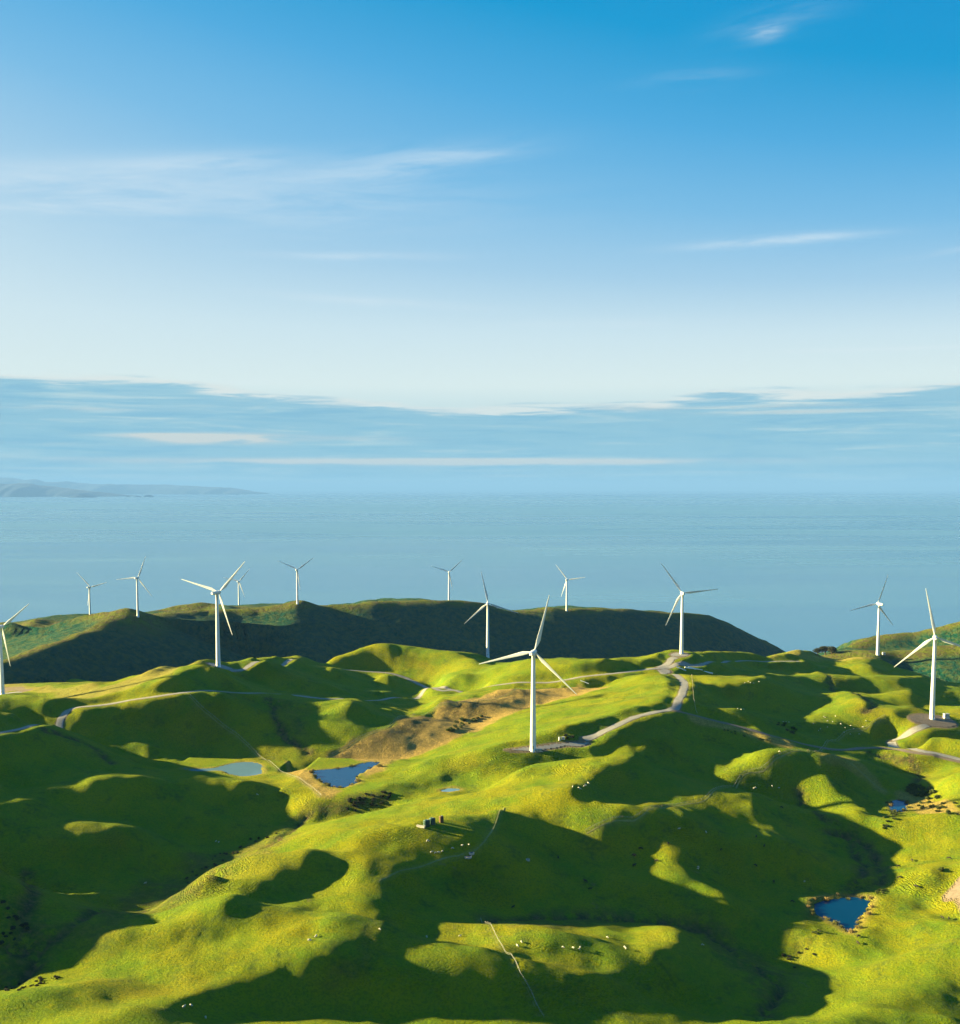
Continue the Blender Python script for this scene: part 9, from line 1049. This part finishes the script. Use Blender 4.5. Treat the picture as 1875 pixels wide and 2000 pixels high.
def herd(kind, pts, lab, grp, sc=1.0):
    for px, py in pts:
        g = P(px, py); s = sc*random.uniform(.9, 1.15); gz_ = random.random() < .6
        o = empty(kind, (g.x, g.y, ground(g.x, g.y)-.02), random.uniform(0, 6.28)); o.scale = (s,)*3; tag(o, lab, kind, grp)
        me = (sheep_graze if gz_ else sheep_up) if kind == 'sheep' else (cow_g if gz_ else cow_me)
        if kind == 'sheep':
            b_ = bpy.data.objects.new('fleece', me); COL.objects.link(b_); b_.parent = o
            f = bpy.data.objects.new('face', face_me); COL.objects.link(f); f.parent = o; f.location = (1.25*.80, 0, .85*(.45-.05 if gz_ else .97))
        else:
            b_ = bpy.data.objects.new('hide', me); COL.objects.link(b_); b_.parent = o
herd('sheep', Z(A5, [(868,1105),(1218,1138),(1197,1162),(1455,1168),(1512,1172),(1553,1168),(1548,1180),(1707,1112),(1805,1168),(1812,1176),(680,1110)]), 'white sheep grazing on the speckled lit meadow at the bottom of the photo', 'sheep on the bottom meadow', 1.0)
herd('sheep', Z(A5, [(412,1066),(50,1108),(12,1130)])+Z(A4, [(1800,1105),(1760,1130),(1085,1500),(1045,1510),(1170,1570)]), 'white sheep grazing on the lower flank of the long lit ridge', 'sheep on the long lit ridge', 1.0)
herd('sheep', Z(A5, [(1510,255),(1545,262),(1600,235),(1585,245),(1575,252),(1555,268)]), 'white sheep resting on the green slope below the nearest turbine', 'sheep below the nearest turbine', 1.1)
herd('sheep', Z(A5, [(706,628),(728,632),(750,630),(770,622),(825,605),(880,590),(918,585)]), 'sheep in the line of animals between the green tanks and the round troughs', 'sheep between tanks and troughs', 1.0)
herd('sheep', Z(A5, [(685,565)]), 'single white sheep alone just below the green tanks', None, 1.2)
herd('sheep', Z(A6, [(690,265),(700,262),(795,252),(835,262),(838,55)]), 'white sheep near the pale stock track right of centre', 'sheep near the stock track', 1.2)
herd('sheep', Z(A6, [(420,515),(375,712),(372,722),(980,795),(398,1155),(265,495)]), 'pale sheep scattered over the big shaded paddock on the right', 'sheep in the shaded paddock', 1.1)
herd('sheep', Z(A4, [(825,805),(1245,570),(1230,565),(1465,300)]), 'pale sheep on the shaded left hillside', 'sheep on the shaded left hillside', 1.1)
herd('sheep', Z(A3, [(1090,1020),(1098,1026),(1155,1018),(1110,1045),(1140,1050),(1185,1062),(1210,1085),(1240,1072),(1260,1090),(1205,1110),(1110,1080),(1070,1090),(1290,1120),(1310,1080),(1240,1120),(1060,1100),(1030,1060),(1330,1045)]), 'white sheep in the flock on the bright paddock left of the big right-hand turbine', 'flock on the bright right paddock', 1.0)
herd('sheep', Z(A3, [(860,1050),(875,1050),(890,1052),(600,975),(618,980),(632,978),(660,820),(672,828),(690,830),(640,828),(720,822)]), 'white sheep on the rolling middle pasture right of the turbine road', 'sheep right of the turbine road', 1.0)
herd('cow', Z(A5, [(1585,797),(1608,838),(1428,662),(1170,943),(1855,650),(1855,705)]), 'black cow grazing in the dark hollow in the middle of the photo', 'cattle in the dark hollow', 1.1)
herd('cow', Z(A6, [(50,610),(10,645),(10,705),(705,540),(750,595),(505,615),(805,798),(910,910),(850,375),(700,705)]), 'black cow in the big shaded paddock on the right', 'cattle in the shaded paddock', 1.1)
herd('cow', Z(A6, [(1515,710),(1525,775),(1615,825),(1590,675),(1805,665)]), 'dark cow on the bright slope between the valley pond and bare clearing', 'cattle on the bright right slope', 1.1)
herd('cow', Z(A6, [(1765,1003),(1800,1008)]), 'dark cow, one of a pair on the bright slope below the bare clearing', 'two cows below the clearing', 1.1)
herd('cow', Z(A6, [(1285,1110),(1285,1148)]), 'dark cow just below the tip of the valley pond', 'cattle below the valley pond', 1.1)
herd('cow', Z(A6, [(205,580),(140,678)]), 'dark cow on the small lit knob left of the shaded paddock', 'cattle on the lit knob', 1.1)

# ------------------------------------------------------------------ air
HZ, t, b = mat('haze'); t.n.remove(b); pv = t.node('ShaderNodeVolumePrincipled'); t.l.new(pv.outputs[0], t.n['Material Output'].inputs['Volume'])
pv.inputs['Color'].default_value = (.118, .262, .64, 1); pv.inputs['Density'].default_value = 1.7e-5; pv.inputs['Anisotropy'].default_value = .0
bm = bmesh.new(); add_box(bm, (0, 100000, 700), (500000, 460000, 1406)); hz_o = from_bm('haze', bm, HZ); tag(hz_o, kind='stuff')
